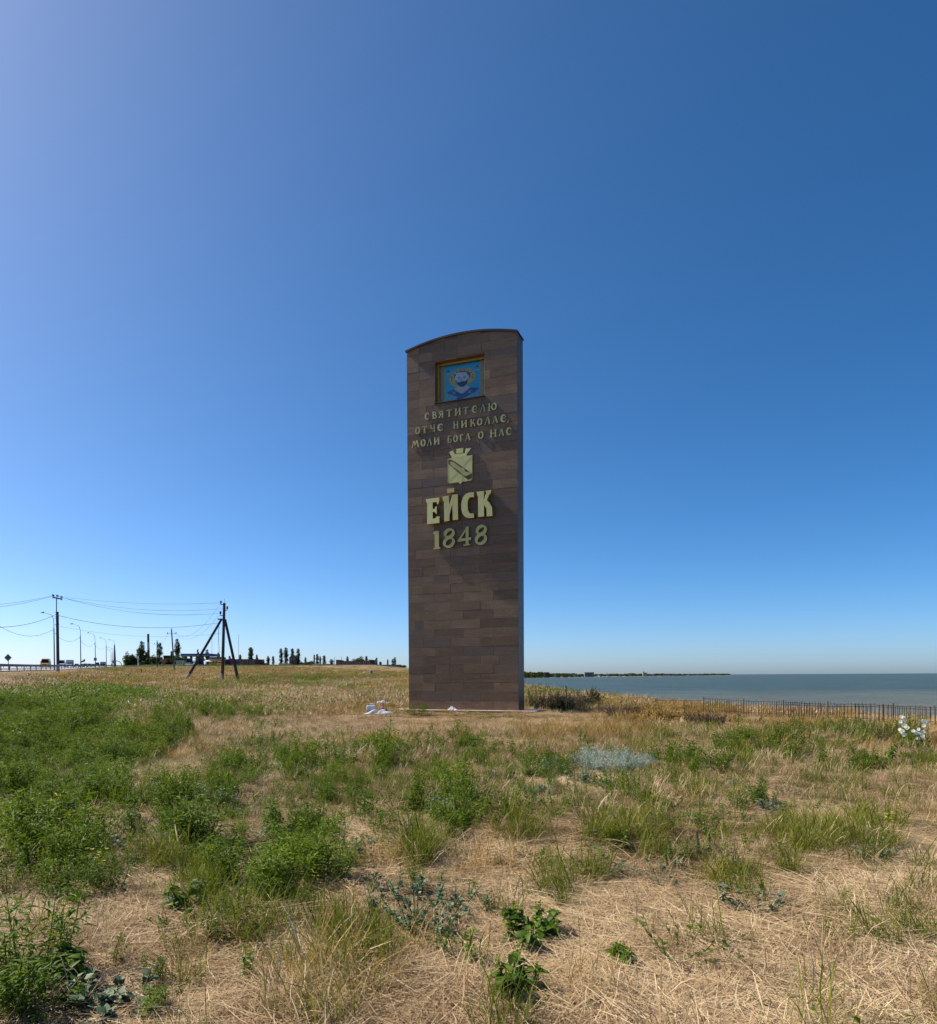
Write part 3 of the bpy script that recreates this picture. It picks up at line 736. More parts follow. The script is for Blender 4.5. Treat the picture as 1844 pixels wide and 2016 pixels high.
GL = {
 'С': [ARC(.60, .5, .42, .43, 62, 298, w=[.10, .13, .18, .22, .24, .25, .25, .25, .24, .22, .18, .13, .10]), L(.80, .86, .84, .64, w=.11), L(.78, .14, .86, .28, w=.08)],
 'В': [L(.28, .03, .28, .97, w=.22), serif(.25, .97), serif(.25, .03), ([(.38, .93), (.68, .86), (.74, .74), (.64, .60), (.38, .54)], .10), ([(.38, .56), (.78, .46), (.86, .28), (.74, .10), (.38, .06)], [.08, .14, .18, .14, .10])],
 'Я': [L(.74, .03, .74, .97, w=.22), serif(.78, .97), serif(.78, .03), ([(.64, .93), (.32, .86), (.24, .72), (.34, .56), (.64, .50)], [.09, .14, .17, .13, .08]), ([(.54, .50), (.34, .30), (.12, .03)], .15), serif(.14, .03, .24)],
 'Т': [L(.5, .03, .5, .97, w=.22), serif(.5, .03, .38), L(.08, .93, .92, .93, w=.11), L(.09, .95, .09, .74, w=.08), L(.91, .95, .91, .74, w=.08)],
 'И': [L(.2, .03, .2, .97, w=.20), L(.82, .03, .82, .97, w=.20), ([(.28, .22), (.72, .80)], .10), serif(.2, .97), serif(.2, .03), serif(.82, .97), serif(.82, .03)],
 'Е': E_UKR(),
 'Л': [([(.62, .96), (.76, .5), (.86, .03)], .21), ([(.56, .97), (.34, .45), (.14, .03)], .09), serif(.14, .03, .28), serif(.84, .03, .28), L(.40, .97, .64, .97, w=.07)],
 'Ю': [L(.16, .03, .16, .97, w=.17), serif(.16, .97, .24), serif(.16, .03, .24), L(.22, .5, .46, .5, w=.09), OVAL(.70, .24, .12)],
 'О': [OVAL(.5, .38, .15)],
 'Ч': [L(.80, .03, .80, .97, w=.20), serif(.80, .03), serif(.8, .97, .26), ([(.20, .97), (.22, .62), (.40, .48), (.72, .52)], [.18, .18, .12, .09]), serif(.2, .97, .26)],
 'Н': [L(.2, .03, .2, .97, w=.20), L(.82, .03, .82, .97, w=.20), L(.28, .53, .74, .53, w=.10), serif(.2, .97), serif(.2, .03), serif(.82, .97), serif(.82, .03)],
 'К': [L(.22, .03, .22, .97, w=.21), serif(.22, .97), serif(.22, .03), ([(.36, .50), (.58, .66), (.66, .92), (.86, .92)], .10), ([(.40, .54), (.70, .36), (.84, .03)], .18), serif(.84, .03, .24)],
 'А': [([(.50, .97), (.68, .5), (.84, .03)], .21), ([(.48, .97), (.30, .5), (.14, .06)], .09), ([(.60, .34), (.30, .22), (.24, .40)], .07), serif(.84, .03, .28), serif(.14, .03, .24)],
 'М': [([(.26, .97), (.18, .4), (.08, .03)], .12), ([(.30, .95), (.46, .30)], .15), ([(.64, .97), (.50, .30)], .10), ([(.68, .97), (.80, .5), (.90, .03)], .19), serif(.08, .03, .20), serif(.90, .03, .2)],
 'Б': [L(.26, .03, .26, .97, w=.21), L(.18, .93, .84, .93, w=.11), L(.84, .95, .84, .78, w=.07), ([(.34, .54), (.74, .48), (.86, .28), (.74, .10), (.2, .05)], [.08, .13, .18, .13, .1])],
 'Г': [L(.34, .03, .34, .97, w=.22), L(.24, .93, .90, .93, w=.11), L(.90, .95, .88, .74, w=.08), serif(.34, .03)],
 ',': [([(.5, .12), (.56, .0), (.36, -.16)], [.22, .2, .06])],
}
def stroke(b, pts, w, ox, oz, sx, sz, y0, y1, wk):
    P = [Vector((ox + p[0] * sx, oz + p[1] * sz)) for p in pts]
    ws = w if hasattr(w, '__len__') else [w] * len(P)
    if len(ws) != len(P): ws = list(np.interp(np.linspace(0, 1, len(P)), np.linspace(0, 1, len(ws)), ws))
    Lp, Rp = [], []
    for i, p in enumerate(P):
        a = P[max(i - 1, 0)]; c = P[min(i + 1, len(P) - 1)]
        if len(P) > 3 and (P[0] - P[-1]).length < 1e-6:
            if i == 0: a = P[-2]
            if i == len(P) - 1: c = P[1]
        d = (c - a).normalized(); n = Vector((-d.y, d.x))
        h = ws[i] * wk / 2
        Lp.append(p + n * h); Rp.append(p - n * h)
    vs = []
    for y in (y0, y1):
        vs += [(q.x, y, q.y) for q in Lp] + [(q.x, y, q.y) for q in Rp]
    n = len(P); fs = []
    for i in range(n - 1):
        fs += [(i, i + 1, n + i + 1, n + i), (2 * n + i, 3 * n + i, 3 * n + i + 1, 2 * n + i + 1), (i, 2 * n + i, 2 * n + i + 1, i + 1), (n + i, n + i + 1, 3 * n + i + 1, 3 * n + i)]
    fs += [(0, n, 3 * n, 2 * n), (n - 1, 3 * n - 1, 4 * n - 1, 2 * n - 1)]
    b.add(vs, fs)
def glyph(ch, s0, s1, z0, z1, depth, mat, gl=GL):
    b = MB()
    for k, (pts, w) in enumerate(gl[ch]):
        stroke(b, pts, w, s0, z0, s1 - s0, z1 - z0, -depth - 0.0012 * k, -0.010 + 0.0003 * k, (s1 - s0 + z1 - z0) / 2 * 1.12)
    return b.build('letter', mat, stele)
def line(chs, xs, left, right, h):
    """letters whose baseline runs from one measured point to another"""
    za = face(*r1(*left))[1]; zb = face(*r1(*right))[1]; z0 = (za + zb) / 2
    for ch, (xa, xb) in zip(chs, xs):
        yy = left[1] + (right[1] - left[1]) * ((xa + xb) / 2 - left[0]) / (right[0] - left[0])
        s0 = face(*r1(xa, yy - 45))[0]; s1 = face(*r1(xb, yy - 45))[0]
        if ch == ',': s0 -= 0.03; s1 += 0.05
        hh = h * rnd.uniform(.98, 1.02)
        glyph(ch, s0, s1, z0, z0 + hh, 0.035, rnd.choice([M['gold'], M['gold_dull'], M['gold_dull']]))
line('СВЯТИТЕЛЮ', [(408, 480), (505, 578), (592, 668), (695, 780), (808, 892), (912, 1000), (1030, 1112), (1140, 1215), (1248, 1362)], (408, 1326), (1362, 1168), 0.315)
line('ОТЧЕ', [(287, 352), (372, 450), (480, 555), (575, 662)], (287, 1516), (1500, 1326), 0.325)
line('НИКОЛАЕ,', [(788, 862), (892, 975), (1010, 1088), (1105, 1175), (1200, 1280), (1305, 1385), (1410, 1495), (1492, 1530)], (287, 1516), (1500, 1326), 0.325)
line('МОЛИБОГАОНАС', [(240, 340), (358, 425), (440, 505), (530, 610), (708, 775), (790, 850), (870, 925), (945, 1020), (1117, 1190), (1272, 1365), (1388, 1465), (1485, 1565)], (240, 1700), (1565, 1492), 0.325)

# big name: each letter a thick block on the wall; outlines are ring-joined convex pieces
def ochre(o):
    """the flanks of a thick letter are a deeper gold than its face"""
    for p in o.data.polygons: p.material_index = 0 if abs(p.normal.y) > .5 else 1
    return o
def block(pieces, depth, mat, name='letter'):
    b = MB()
    for k, poly in enumerate(pieces):
        b.prism(poly, -depth - 0.0015 * k, -0.012, bev=0.006)
    return ochre(b.build(name, [mat, M['gold_old']], stele))
def mp(pts):     # picture points of the letter's front, which stands proud of the wall
    return [face(*r2(*p), -BIGD) for p in pts]
BIGD = 0.22
block([mp([(443, 835), (512, 828), (512, 1158), (443, 1166)]), mp([(425, 838), (600, 815), (598, 868), (433, 882)]), mp([(505, 968), (560, 962), (562, 1000), (505, 1004)]), mp([(545, 942), (566, 930), (566, 1030), (545, 1012)]), mp([(500, 1098), (600, 1082), (604, 1146), (500, 1160)]),
       mp([(572, 868), (598, 866), (584, 905), (572, 895)]), mp([(560, 1070), (604, 1066), (604, 1086), (560, 1092)])], BIGD, M['gold_pale'])
block([mp([(664, 800), (728, 790), (738, 1118), (668, 1130)]), mp([(645, 802), (722, 792), (728, 850), (652, 858)]), mp([(772, 780), (843, 772), (850, 1104), (782, 1112)]), mp([(772, 790), (786, 850), (722, 1100), (722, 960)])], BIGD, M['gold_pale'])
block([mp([(705, 700), (796, 690), (800, 742), (708, 752)])], BIGD, M['gold'])
# С as a fat arc
def fat_c():
    outer = [(1058, 745), (1000, 748), (950, 768), (915, 810), (898, 865), (892, 920), (895, 975), (910, 1030), (940, 1068), (985, 1086), (1060, 1082)]
    inner = [(1058, 808), (1028, 806), (1002, 815), (986, 840), (978, 870), (975, 920), (978, 960), (985, 995), (1003, 1018), (1030, 1026), (1058, 1022)]
    out = []
    for i in range(len(outer) - 1):
        out.append(mp([outer[i], outer[i + 1], inner[i + 1], inner[i]][::-1]))
    return out
def ring_mesh(pieces, depth, mat, name='letter'):
    """a band made of quads that share their edges: one skin, no inner walls"""
    vs, fs = [], []
    n = len(pieces)
    outer = [p[3] for p in pieces] + [pieces[-1][2]]; inner = [p[0] for p in pieces] + [pieces[-1][1]]
    m = n + 1
    for y in (-depth, -0.012):
        vs += [(p[0], y, p[1]) for p in outer] + [(p[0], y, p[1]) for p in inner]
    for i in range(n):
        fs += [(i, i + 1, m + i + 1, m + i), (2 * m + i, 3 * m + i, 3 * m + i + 1, 2 * m + i + 1), (i, 2 * m + i, 2 * m + i + 1, i + 1), (m + i, m + i + 1, 3 * m + i + 1, 3 * m + i)]
    fs += [(0, m, 3 * m, 2 * m), (m - 1, 3 * m - 1, 4 * m - 1, 2 * m - 1)]
    b = MB(); b.add(vs, fs)
    return ochre(b.build(name, [mat, M['gold_old']], stele))
ring_mesh(fat_c(), BIGD, M['gold_pale'])
block([mp([(1115, 738), (1188, 728), (1193, 1060), (1118, 1070)]), mp([(1097, 740), (1190, 728), (1192, 785), (1108, 790)]), mp([(1192, 860), (1215, 770), (1268, 760), (1222, 862), (1192, 905)]), mp([(1215, 725), (1288, 714), (1280, 760), (1232, 772)]),
       mp([(1192, 855), (1228, 848), (1262, 880), (1296, 940), (1304, 1055), (1232, 1062), (1226, 960), (1195, 905)])], BIGD, M['gold_pale'])
BIGD = 0.10
def num(outs, mat=M['gold']): return block([mp(p) for p in outs], BIGD, mat, 'numeral')
num([[(540, 1262), (596, 1254), (596, 1482), (543, 1488)], [(518, 1290), (545, 1262), (560, 1275), (540, 1300)], [(525, 1484), (615, 1470), (615, 1488), (532, 1500)]])
def eight(x0, x1, y0, y1):
    cx = (x0 + x1) / 2; w = x1 - x0; h = y1 - y0
    b = MB()
    for k, (ccx, ccy, rx, ry) in enumerate(((cx + .03 * w, y0 + .25 * h, .34 * w, .205 * h), (cx - .0 * w, y0 + .72 * h, .38 * w, .235 * h))):
        pts = []; ws = []
        for j in range(29):
            a = 2 * PI * j / 28
            q = mp([(ccx + rx * math.cos(a) + .10 * w * math.sin(a), ccy - ry * math.sin(a))])[0]
            pts.append(q); ws.append(.085 + .075 * abs(math.cos(a + 0.5)))
        stroke(b, pts, ws, 0, 0, 1, 1, -BIGD - .002 * k, -0.012 + .0004 * k, 1.0)
    return b.build('numeral', M['gold'], stele)
eight(652, 806, 1225, 1476)
num([[(952, 1206), (988, 1194), (988, 1440), (952, 1446)], [(845, 1386), (858, 1364), (1026, 1340), (1018, 1372), (850, 1398)], [(845, 1386), (960, 1214), (985, 1200), (880, 1372)], [(920, 1438), (1010, 1428), (1010, 1441), (924, 1451)]])
eight(1074, 1232, 1179, 1436)
# emblem
BIGD = 0.05
def sh(name, pieces, d0, mat):
    b = MB()
    for k, p in enumerate(pieces): b.prism([face(*r2(*q), -0.05) for q in p], -d0 - .001 * k, -0.012 if d0 < .06 else -0.051, bev=0.003)
    return b.build(name, mat, stele)
sh('crown', [[(770, 290), (752, 250), (975, 220), (960, 262)], [(752, 252), (733, 212), (780, 192), (808, 240)], [(830, 232), (828, 172), (918, 158), (916, 222)], [(940, 226), (952, 166), (1022, 162), (975, 222)]], 0.048, M['gold_pale'])
sh('shield', [[(712, 303), (1040, 252), (1040, 560), (1030, 580), (1010, 590), (905, 606), (880, 636), (855, 614), (735, 628), (715, 612)]], 0.05, M['gold_pale'])
lnb = MB()
def sline(pts, w, d=0.054):
    stroke(lnb, [face(*r2(*q), -0.05) for q in pts], w, 0, 0, 1, 1, -d, -0.0505, 1.0)
sline([(716, 610), (850, 480)], .014); sline([(905, 410), (1036, 262)], .014, .0545)
sline([(714, 305), (716, 612), (737, 624), (855, 610)], .018, .055); sline([(1037, 256), (1037, 558), (1010, 586)], .018, .0555); sline([(906, 500), (906, 600)], .012, .056)
lnb.build('shield_line', M['gold_old'], stele)
sh('fish_shadow', [[(722, 310), (775, 320), (850, 365), (905, 410), (955, 440), (1010, 480), (1032, 510), (1030, 555), (985, 578), (950, 555), (905, 515), (850, 478), (780, 420), (725, 370)]], 0.062, M['relief_dark'])  # dark raised plate puts the shade round the fish in as colour
sh('fish', [[(745, 345), (790, 345), (855, 395), (915, 440), (960, 478), (1000, 480), (985, 500), (960, 512), (935, 530), (900, 500), (850, 455), (790, 415), (755, 385)], [(910, 420), (935, 432), (940, 460), (905, 470)], [(930, 500), (1020, 478), (1028, 500), (950, 535)]], 0.075, M['gold'])

# plinth slab, built from stone pieces
plinth = empty('plinth_slab', (PA.x, PA.y, 0), ST_RZ, 'low pinkish stone slab running round the foot of the stele', 'plinth')
M['slab'] = simple('pink_slab', (0.40, 0.30, 0.26), 0.7, var=0.15, scale=3, bump=0.2)
M['slab_edge'] = simple('slab_edge', (0.20, 0.15, 0.13), 0.8, var=0.2, scale=4)
MB().box((W / 2, T / 2 - .05, -0.06), (W + 1.66, T + 1.0, 0.2)).build('foundation', M['slab_edge'], plinth)
x = -0.88
while x < W + 0.85:
    x1 = min(x + 0.62, W + 0.88)
    MB().prism([(x + .003, 0.041), (x1 - .003, 0.041), (x1 - .003, 0.069), (x + .003, 0.069)], -0.60, -0.002, bev=0.004).build('slab', M['slab'], plinth)
    MB().prism([(x + .003, 0.041), (x1 - .003, 0.041), (x1 - .003, 0.069), (x + .003, 0.069)], T + .002, T + 0.48, bev=0.004).build('slab', M['slab'], plinth)
    x = x1
for (a, b_) in ((-0.88, -0.001), (W + 0.001, W + 0.88)):
    MB().box(((a + b_) / 2, T / 2, 0.055), (b_ - a - .004, T, 0.028)).build('slab', M['slab'], plinth)

# ------------------------------------------------------------------ road and guardrail
def build_road():
    Y = list(np.arange(30, 420, 4.0))
    nrm = Vector((0.915, 0.403))            # to the field side
    def strip(name, o0, o1, dz, mat, kind='structure', label=None):
        b = MB()
        for i, y in enumerate(Y):
            cx_ = float(road_x(y)); z = float(road_z(y)) + dz
            for k in range(9):
                o = o0 + (o1 - o0) * k / 8
                b.v.append((cx_ + nrm.x * o, y + nrm.y * o * 1.0, z))
            if i:
                for k in range(8): b.f.append(((i - 1) * 9 + k, (i - 1) * 9 + k + 1, i * 9 + k + 1, i * 9 + k)); b.m.append(0)
        o = b.build(name, mat, fixn=False)
        tag(o, label, kind=kind); return o
    strip('road', -11.5, 2.6, 0.050, M['asphalt'], label='asphalt road climbing away on a low bank')
    strip('road_sheen_strip', 2.0, 4.3, 0.056, M['road_sheen'], label='pale strip painted along the road for grazing light on its asphalt')  # added pale strip: the asphalt's brightness at a grazing angle, put in as colour
    strip('lane_marking', 1.75, 1.9, 0.060, M['white_paint'], label='white edge line of the road')
    strip('lane_marking', -4.6, -4.45, 0.060, M['white_paint'], label='white centre line of the road')
build_road()
rail = empty('guardrail', (float(road_x(90)) + 3.0, 90, float(road_z(90))), 0, 'grey steel guardrail running along the raised road on the left', 'guardrail')
def rail_pt(y, dz=0.0, o=3.2): return Vector((float(road_x(y)) + .915 * o, y + .403 * o, float(road_z(y)) + .05 + dz)) - Vector(rail.location)
b = MB()
ys = list(np.arange(56, 372, 6.0))
prof = [(0, .44), (.045, .47), (.045, .52), (0, .56), (0, .60), (.045, .64), (.045, .69), (0, .75)]
for i, y in enumerate(ys):
    for (o, z) in prof: p = rail_pt(y, z, 3.2 + o); b.v.append(tuple(p))
    if i:
        for k in range(7): b.f.append(((i - 1) * 8 + k, (i - 1) * 8 + k + 1, i * 8 + k + 1, i * 8 + k)); b.m.append(0)
b.build('rail_beam', M['galv'], rail, fixn=False)
post0 = None
for y in np.arange(58, 366, 4.6):
    if post0 is None: post0 = MB().box((0, 0, .30), (.07, .10, .90), -0.41).build('post', M['galv'], rail); p = post0
    else: p = post0.copy(); sc.collection.objects.link(p); p.parent = rail
    p.location = rail_pt(y, 0, 3.08)
# second rail on the far side of the road
rail2 = empty('guardrail', (float(road_x(90)) - 12.0, 90, float(road_z(90))), 0, 'dark steel guardrail on the far side of the raised road, behind the vehicles', 'guardrail')
b = MB()
for i, y in enumerate(ys):
    for (o, z) in prof:
        p = Vector((float(road_x(y)) - .915 * 12.4 - o, y - .403 * 12.4, float(road_z(y)) + .05 + z)) - Vector(rail2.location); b.v.append(tuple(p))
    if i:
        for k in range(7): b.f.append(((i - 1) * 8 + k, (i - 1) * 8 + k + 1, i * 8 + k + 1, i * 8 + k)); b.m.append(0)
b.build('rail_beam', M['galv'], rail2, fixn=False)
for y in np.arange(58, 366, 7.0):
    p = post0.copy(); sc.collection.objects.link(p); p.parent = rail2
    p.location = Vector((float(road_x(y)) - .915 * 12.3, y - .403 * 12.3, float(road_z(y)))) - Vector(rail2.location)

# ------------------------------------------------------------------ street lamps
def make_lamp(x, y, z, h, label, reach=2.4, s=1.0, group='street lamps along the road'):
    e = empty('street_lamp', (x, y, z), R(-25), label, 'street lamp', group)
    MB().tube([(0, 0, -0.3), (0, 0, h * .55), (0, 0, h * .73)], [.11 * s, .085 * s, .07 * s], 8).build('pole', M['lamp_grey'], e)
    MB().tube([(0, 0, h * .73), (0, 0, h * .82), (-.12, 0, h * .88), (-.42, 0, h * .935), (-.9, 0, h * .962), (-reach, 0, h * .995)], .045 * s, 6).build('arm', M['lamp_grey'], e)
    b = MB(); b.lathe([(.03, -.35), (.10, -.28), (.13, 0), (.10, .28), (.03, .35)], 8)
    vs = [Matrix.Rotation(R(83), 3, 'Y') @ Vector((v[0] * .75, v[1] * 1.1, v[2])) for v in b.v]
    b.v = [tuple(Vector(v) + Vector((-reach - .3, 0, h * 1.0 + .02))) for v in vs]
    hd = b.build('lamp_head', M['galv'], e)
    MB().box((-reach - .3, 0, h - .075), (.42, .18, .05)).build('lamp_glass', M['plastic_white'], hd)
    MB().tube([(0, 0, h * .70), (-.28, 0, h * .69)], .03, 5).build('bracket', M['iron'], e)
    return e
lamps = []
LAMPD = [(790, 1270, 440, 112, 'street lamp closest to the tall power pole on its left'), (1172, 1240, 607, 146, 'second street lamp along the road, with a dark arm low on its pole'), (1383, 1228, 740, 188, 'third street lamp along the road, carrying a small square sign'),
         (1542, 1226, 815, 225, 'fourth street lamp along the road, between the square sign and the dark post'), (1667, 1212, 842, 240, 'taller street lamp beside the dark post at the tree end of the row')]
for zx, zb, zt, D, lab in LAMPD:
    px, pb = r4(zx, zb); _, pt = r4(zx, zt)
    a = at(px, pb, D); t = at(px, pt, D)
    z = tz(a.x, a.y)
    lamps.append((make_lamp(a.x, D, z, t.z - z, lab), Vector((a.x, D, z)), t.z - z))
for zx, zt, D, lab in [(1630, 948, 275, 'small far street lamp whose arm passes behind the dark post'), (1611, 990, 310, 'smallest far street lamp, left of the dark post')]:
    a = at(*r4(zx, 1205), D); t = at(*r4(zx, zt), D); z = tz(a.x, D)
    make_lamp(a.x, D, z, t.z - z, lab, 2.6)
def sign_on(lampi, zx, zy, w, label, name='square_sign'):
    lp = lamps[lampi][1]; p = at(*r4(zx, zy), lp.y - .2)
    e = empty(name, p, 0, label, 'road sign')
    MB().box((0, 0, 0), (w, .03, w)).build('sign_plate', M['lamp_grey'], e)
    MB().box((0, .05, 0), (.08, .06, w * .8)).build('clamp', M['iron'], e)
sign_on(2, 1381, 1128, .78, 'small dark square sign fixed to the third street lamp')
sign_on(4, 1634, 1160, .62, 'tiny dark square sign next to the dark post by the far lamps')
a = at(*r4(1165, 1170), 145.8); c = at(*r4(1220, 1150), 145.8); d_ = at(*r4(1222, 1128), 145.8)
e = empty('signal_arm', a, 0, 'dark bent arm jutting from the second street lamp above the cars', 'bracket arm')
MB().tube([(0, 0, 0), c - a], [.14, .2], 8).build('boom', M['iron'], e)
MB().tube([(c - a), (d_ - a)], [.2, .14], 8).build('upright', M['iron'], e)
# dark post and arched thing at the road's far end
p = at(*r4(1663, 1205), 236); p.z = tz(p.x, 236); t = at(*r4(1666, 915), 236)
e = empty('tapered_post', p, 0, 'dark tapered post in front of the farthest street lamps', 'utility pole')
MB().tube([(0, 0, -.3), (0, 0, (t.z - p.z) * .6), (0, 0, t.z - p.z)], [.5, .32, .16], 8).build('shaft', M['lamp_grey'], e)
p = at(*r4(1692, 1200), 250); p.z = tz(p.x, 250)
e = empty('arched_barrier', p, 0, 'dark arched tube standing by the road near the round green trees', 'barrier')
MB().tube([(-1.9 + 1.9 * (1 - math.cos(k * .157)) * 1.0, 0, 2.2 * math.sin(k * .157)) for k in range(20)], .12, 6).build('arch_tube', M['iron'], e)

# diamond sign at the far left
p = at(*r4(122, 1225), 84); p.z = tz(p.x, 84); t = at(*r4(120, 1105), 84)
e = empty('diamond_sign', p, 0, 'dark diamond road sign on a thin post at the far left', 'road sign')
MB().tube([(0, 0, -.2), (0, 0, t.z - p.z)], .035, 6).build('post', M['galv'], e)
MB().box((0, -.06, t.z - p.z), (.62, .03, .62), M=Matrix.Rotation(R(45), 3, 'Y')).build('sign_plate', M['lamp_grey'], e)
MB().box((0, -.09, t.z - p.z), (.5, .02, .5), M=Matrix.Rotation(R(45), 3, 'Y')).build('sign_face', M['galv'], e)

# ------------------------------------------------------------------ power poles
def insulator(b, p, s=1.0):
    b.lathe([(.03 * s, -.1 * s), (.03 * s, .02 * s), (.09 * s, .05 * s), (.06 * s, .12 * s), (.10 * s, .15 * s), (.05 * s, .25 * s)], 8, p)
p = at(*r4(843, 1385), 95); gz = tz(p.x, 95); base = Vector((p.x, 95, gz))
k_ = 95 / F
P1top = at(*r4(846, 440), 95).z - gz; P1x = at(*r4(832, 250), 95).z - gz
e = empty('power_pole', base, 0, 'tall dark concrete power pole with a tilted crossarm on a thin extension, left side', 'power pole')
MB().prism([(-.15, -.4), (.15, -.4), (.12, P1top), (-.11, P1top)], -.13, .13).build('shaft', M['concrete'], e)
MB().prism([(-.155, -.3), (.155, -.3), (.15, 1.0), (-.15, 1.0)], -.135, .135).build('whitewashed_foot', M['whitewash'], e)
MB().tube([(-.12, 0, P1top - 1.1), (-.08, 0, P1x)], .055, 6).build('extension', M['iron'], e)
xl = at(*r4(762, 228), 95) - base; xr = at(*r4(902, 259), 95) - base
xl.y = xr.y = 0
MB().tube([xl, xr], .085, 4).build('crossarm', M['iron'], e)
ins_pts = []
for zx, zy in ((764, 205), (780, 210), (823, 212), (840, 214), (884, 230), (898, 232)):
    q = at(*r4(zx, zy), 95) - base; q.y = 0
    bb = MB(); insulator(bb, (q.x, 0, q.z - .08), 1.0); bb.tube([(q.x, 0, q.z - .45), (q.x, 0, q.z)], .018, 4)
    bb.build('insulator', M['porcelain'], e); ins_pts.append(base + q)
for zy in (455, 510, 535, 625):
    q = at(*r4(828, zy), 95) - base
    MB().tube([(-.3, -.1, q.z), (.3, -.1, q.z)], .03, 5).build('step_bolt', M['iron'], e)
p1low = base + Vector((0, -.2, P1top - .35))
p1lowR = base + Vector((0, -.2, P1top - 1.6))
# anchor pole with two struts
D2 = 92.0
p = at(*r5(1357, 1055), D2); gz = tz(p.x, D2); b2 = Vector((p.x, D2, gz))
top2 = at(*r5(1385, 120), D2) - b2; top2.y = 0
e = empty('anchor_pole', b2, 0, 'dark concrete power pole held by two leaning struts, in front of the filling station', 'power pole')
def leg(b, p0, p1, w0, w1): b.tube([p0, p1], [w0, w1], 4)
bb = MB(); bb.tube([(0, 0, -.4), top2], [.22, .17], 8); bb.build('shaft', M['concrete'], e)
bb = MB(); bb.tube([(0, 0, -.3), top2 * .085], [.228, .225], 8); bb.build('whitewashed_foot', M['whitewash'], e)
for zx, zy, dy in ((885, 1085, -2.2), (1565, 1035, 2.0)):
    q = at(*r5(zx, zy), D2 + dy); q.z = tz(q.x, q.y) - .25; q = q - b2
    j = at(*r5(1352 if zx < 1000 else 1392, 325), D2 + dy * .1) - b2
    j = Vector((j.x, dy * .12, j.z))
    MB().tube([q, j], [.19, .16], 6).build('strut', M['concrete'], e)
    MB().tube([q, q.lerp(j, .13 if zx < 1000 else .06)], [.198, .196], 6).build('whitewashed_strut_foot', M['whitewash'], e)
jz = (at(*r5(1380, 325), D2) - b2).z
MB().tube([(-.45, -.1, jz), (.45, -.1, jz)], .09, 6).build('strut_clamp', M['iron'], e)
tips2 = []
for ax, ay, bx_, by_ in ((1345, 118, 1395, 140), (1425, 188, 1370, 212), (1340, 250, 1395, 280)):
    q0 = at(*r5(ax, ay), D2) - b2; q1 = at(*r5(bx_, by_), D2) - b2; q0.y = q1.y = -.1
    MB().tube([(q1.x, -.1, q1.z), (q0.x, -.1, q1.z), (q0.x, -.1, q0.z)], .055, 6).build('bracket', M['iron'], e)
    bb = MB(); insulator(bb, (q0.x, -.1, q0.z - .12), 1.5); bb.build('insulator', M['porcelain'], e); tips2.append(b2 + q0)
MB().tube([top2, top2 + Vector((0, 0, .55))], .02, 5).build('spike', M['iron'], e)
low2 = b2 + Vector((-.3, -.2, (at(*r5(1310, 372), D2) - b2).z)); low2b = b2 + Vector((-.1, -.2, (at(*r5(1340, 507), D2) - b2).z))
MB().tube([(-.25, -.12, jz - .4), (-.36, -.14, jz - 2), (-.3, -.14, jz - 4.2), (-.26, -.14, jz - 5.2)], .03, 5).build('down_cable', M['iron'], e)
def plain_pole(zx, zb, zt, D, label, lean=0.0, rr=r5, arm=None, w=.16, foot=True):
    p = at(*rr(zx, zb), D); p.z = tz(p.x, D); t = at(*rr(zx + lean, zt), D)
    e = empty('power_pole', p, 0, label, 'power pole', 'small far power poles')
    tt = Vector((t.x - p.x, 0, t.z - p.z))
    MB().tube([(0, 0, -.3), tt], [w, w * .75], 7).build('shaft', M['concrete'], e)
    if foot: MB().tube([(0, 0, -.2), tt * .085], [w * 1.04] * 2, 7).build('whitewashed_foot', M['whitewash'], e)
    if arm:
        az = at(*rr(zx, arm), D).z - p.z; aw = .9; fx = tt.x * az / tt.z
        bb = MB(); bb.tube([(fx - aw, 0, az), (fx + aw, 0, az)], .045, 5).build('crossarm', M['iron'], e)
        for sx in (-aw, aw): b3 = MB(); insulator(b3, (fx + sx, 0, az), 1.2); b3.build('insulator', M['porcelain'], e)
        b3 = MB(); insulator(b3, (tt.x, 0, tt.z), 1.2); b3.build('insulator', M['porcelain'], e)
    return p + tt
q3 = plain_pole(753, 975, 460, 150, 'leaning power pole with a small crossarm, left of the strutted pole', -38, arm=510)
q4 = plain_pole(531, 905, 605, 235, 'far upright power pole with a short crossarm among the poplars', 2, arm=640, w=.2, foot=False)
plain_pole(1228, 850, 560, 330, 'thin mast above the yellow shop at the filling station', 0, w=.08, foot=False)
plain_pole(1566, 860, 520, 330, 'thin mast above the red brick warehouse right of the strutted pole', 0, w=.08, foot=False)
plain_pole(437, 870, 690, 340, 'short dark mast beside the striped chimney', 0, w=.10, foot=False)
plain_pole(937, 288, 212, 380, 'small post between the poplars and the long red warehouse', 0, rr=r6, w=.12, foot=False)
plain_pole(1006, 252, 210, 395, 'small post rising behind the long red warehouse', 0, rr=r6, w=.12, foot=False)

def wire(p0, p1, sag, rad, label, n=14, name='wire'):
    p0, p1 = Vector(p0), Vector(p1)
    pts = [p0.lerp(p1, k / n) - Vector((0, 0, 4 * sag * (k / n) * (1 - k / n))) for k in range(n + 1)]
    o = MB().tube(pts, rad, 5, cap=False).build(name, M['wire'])
    return tag(o, label, 'wire', 'overhead wires')
WR = .018
offl = at(*r4(-420, 440), 60)
wire(ins_pts[0], at(-60, 1193.5, 70), .25, WR, 'upper wire from the tilted crossarm out past the left edge')
wire(ins_pts[1], at(-60, 1201, 70), .25, WR, 'lower wire from the tilted crossarm out past the left edge')
wire(ins_pts[3], tips2[0], .5, WR, 'topmost thin wire between the tall left pole and the strutted pole')
wire(ins_pts[4], tips2[1], .9, WR, 'middle thin wire between the tall left pole and the strutted pole')
wire(ins_pts[5], tips2[2], 1.0, WR, 'lower thin wire between the tall left pole and the strutted pole')
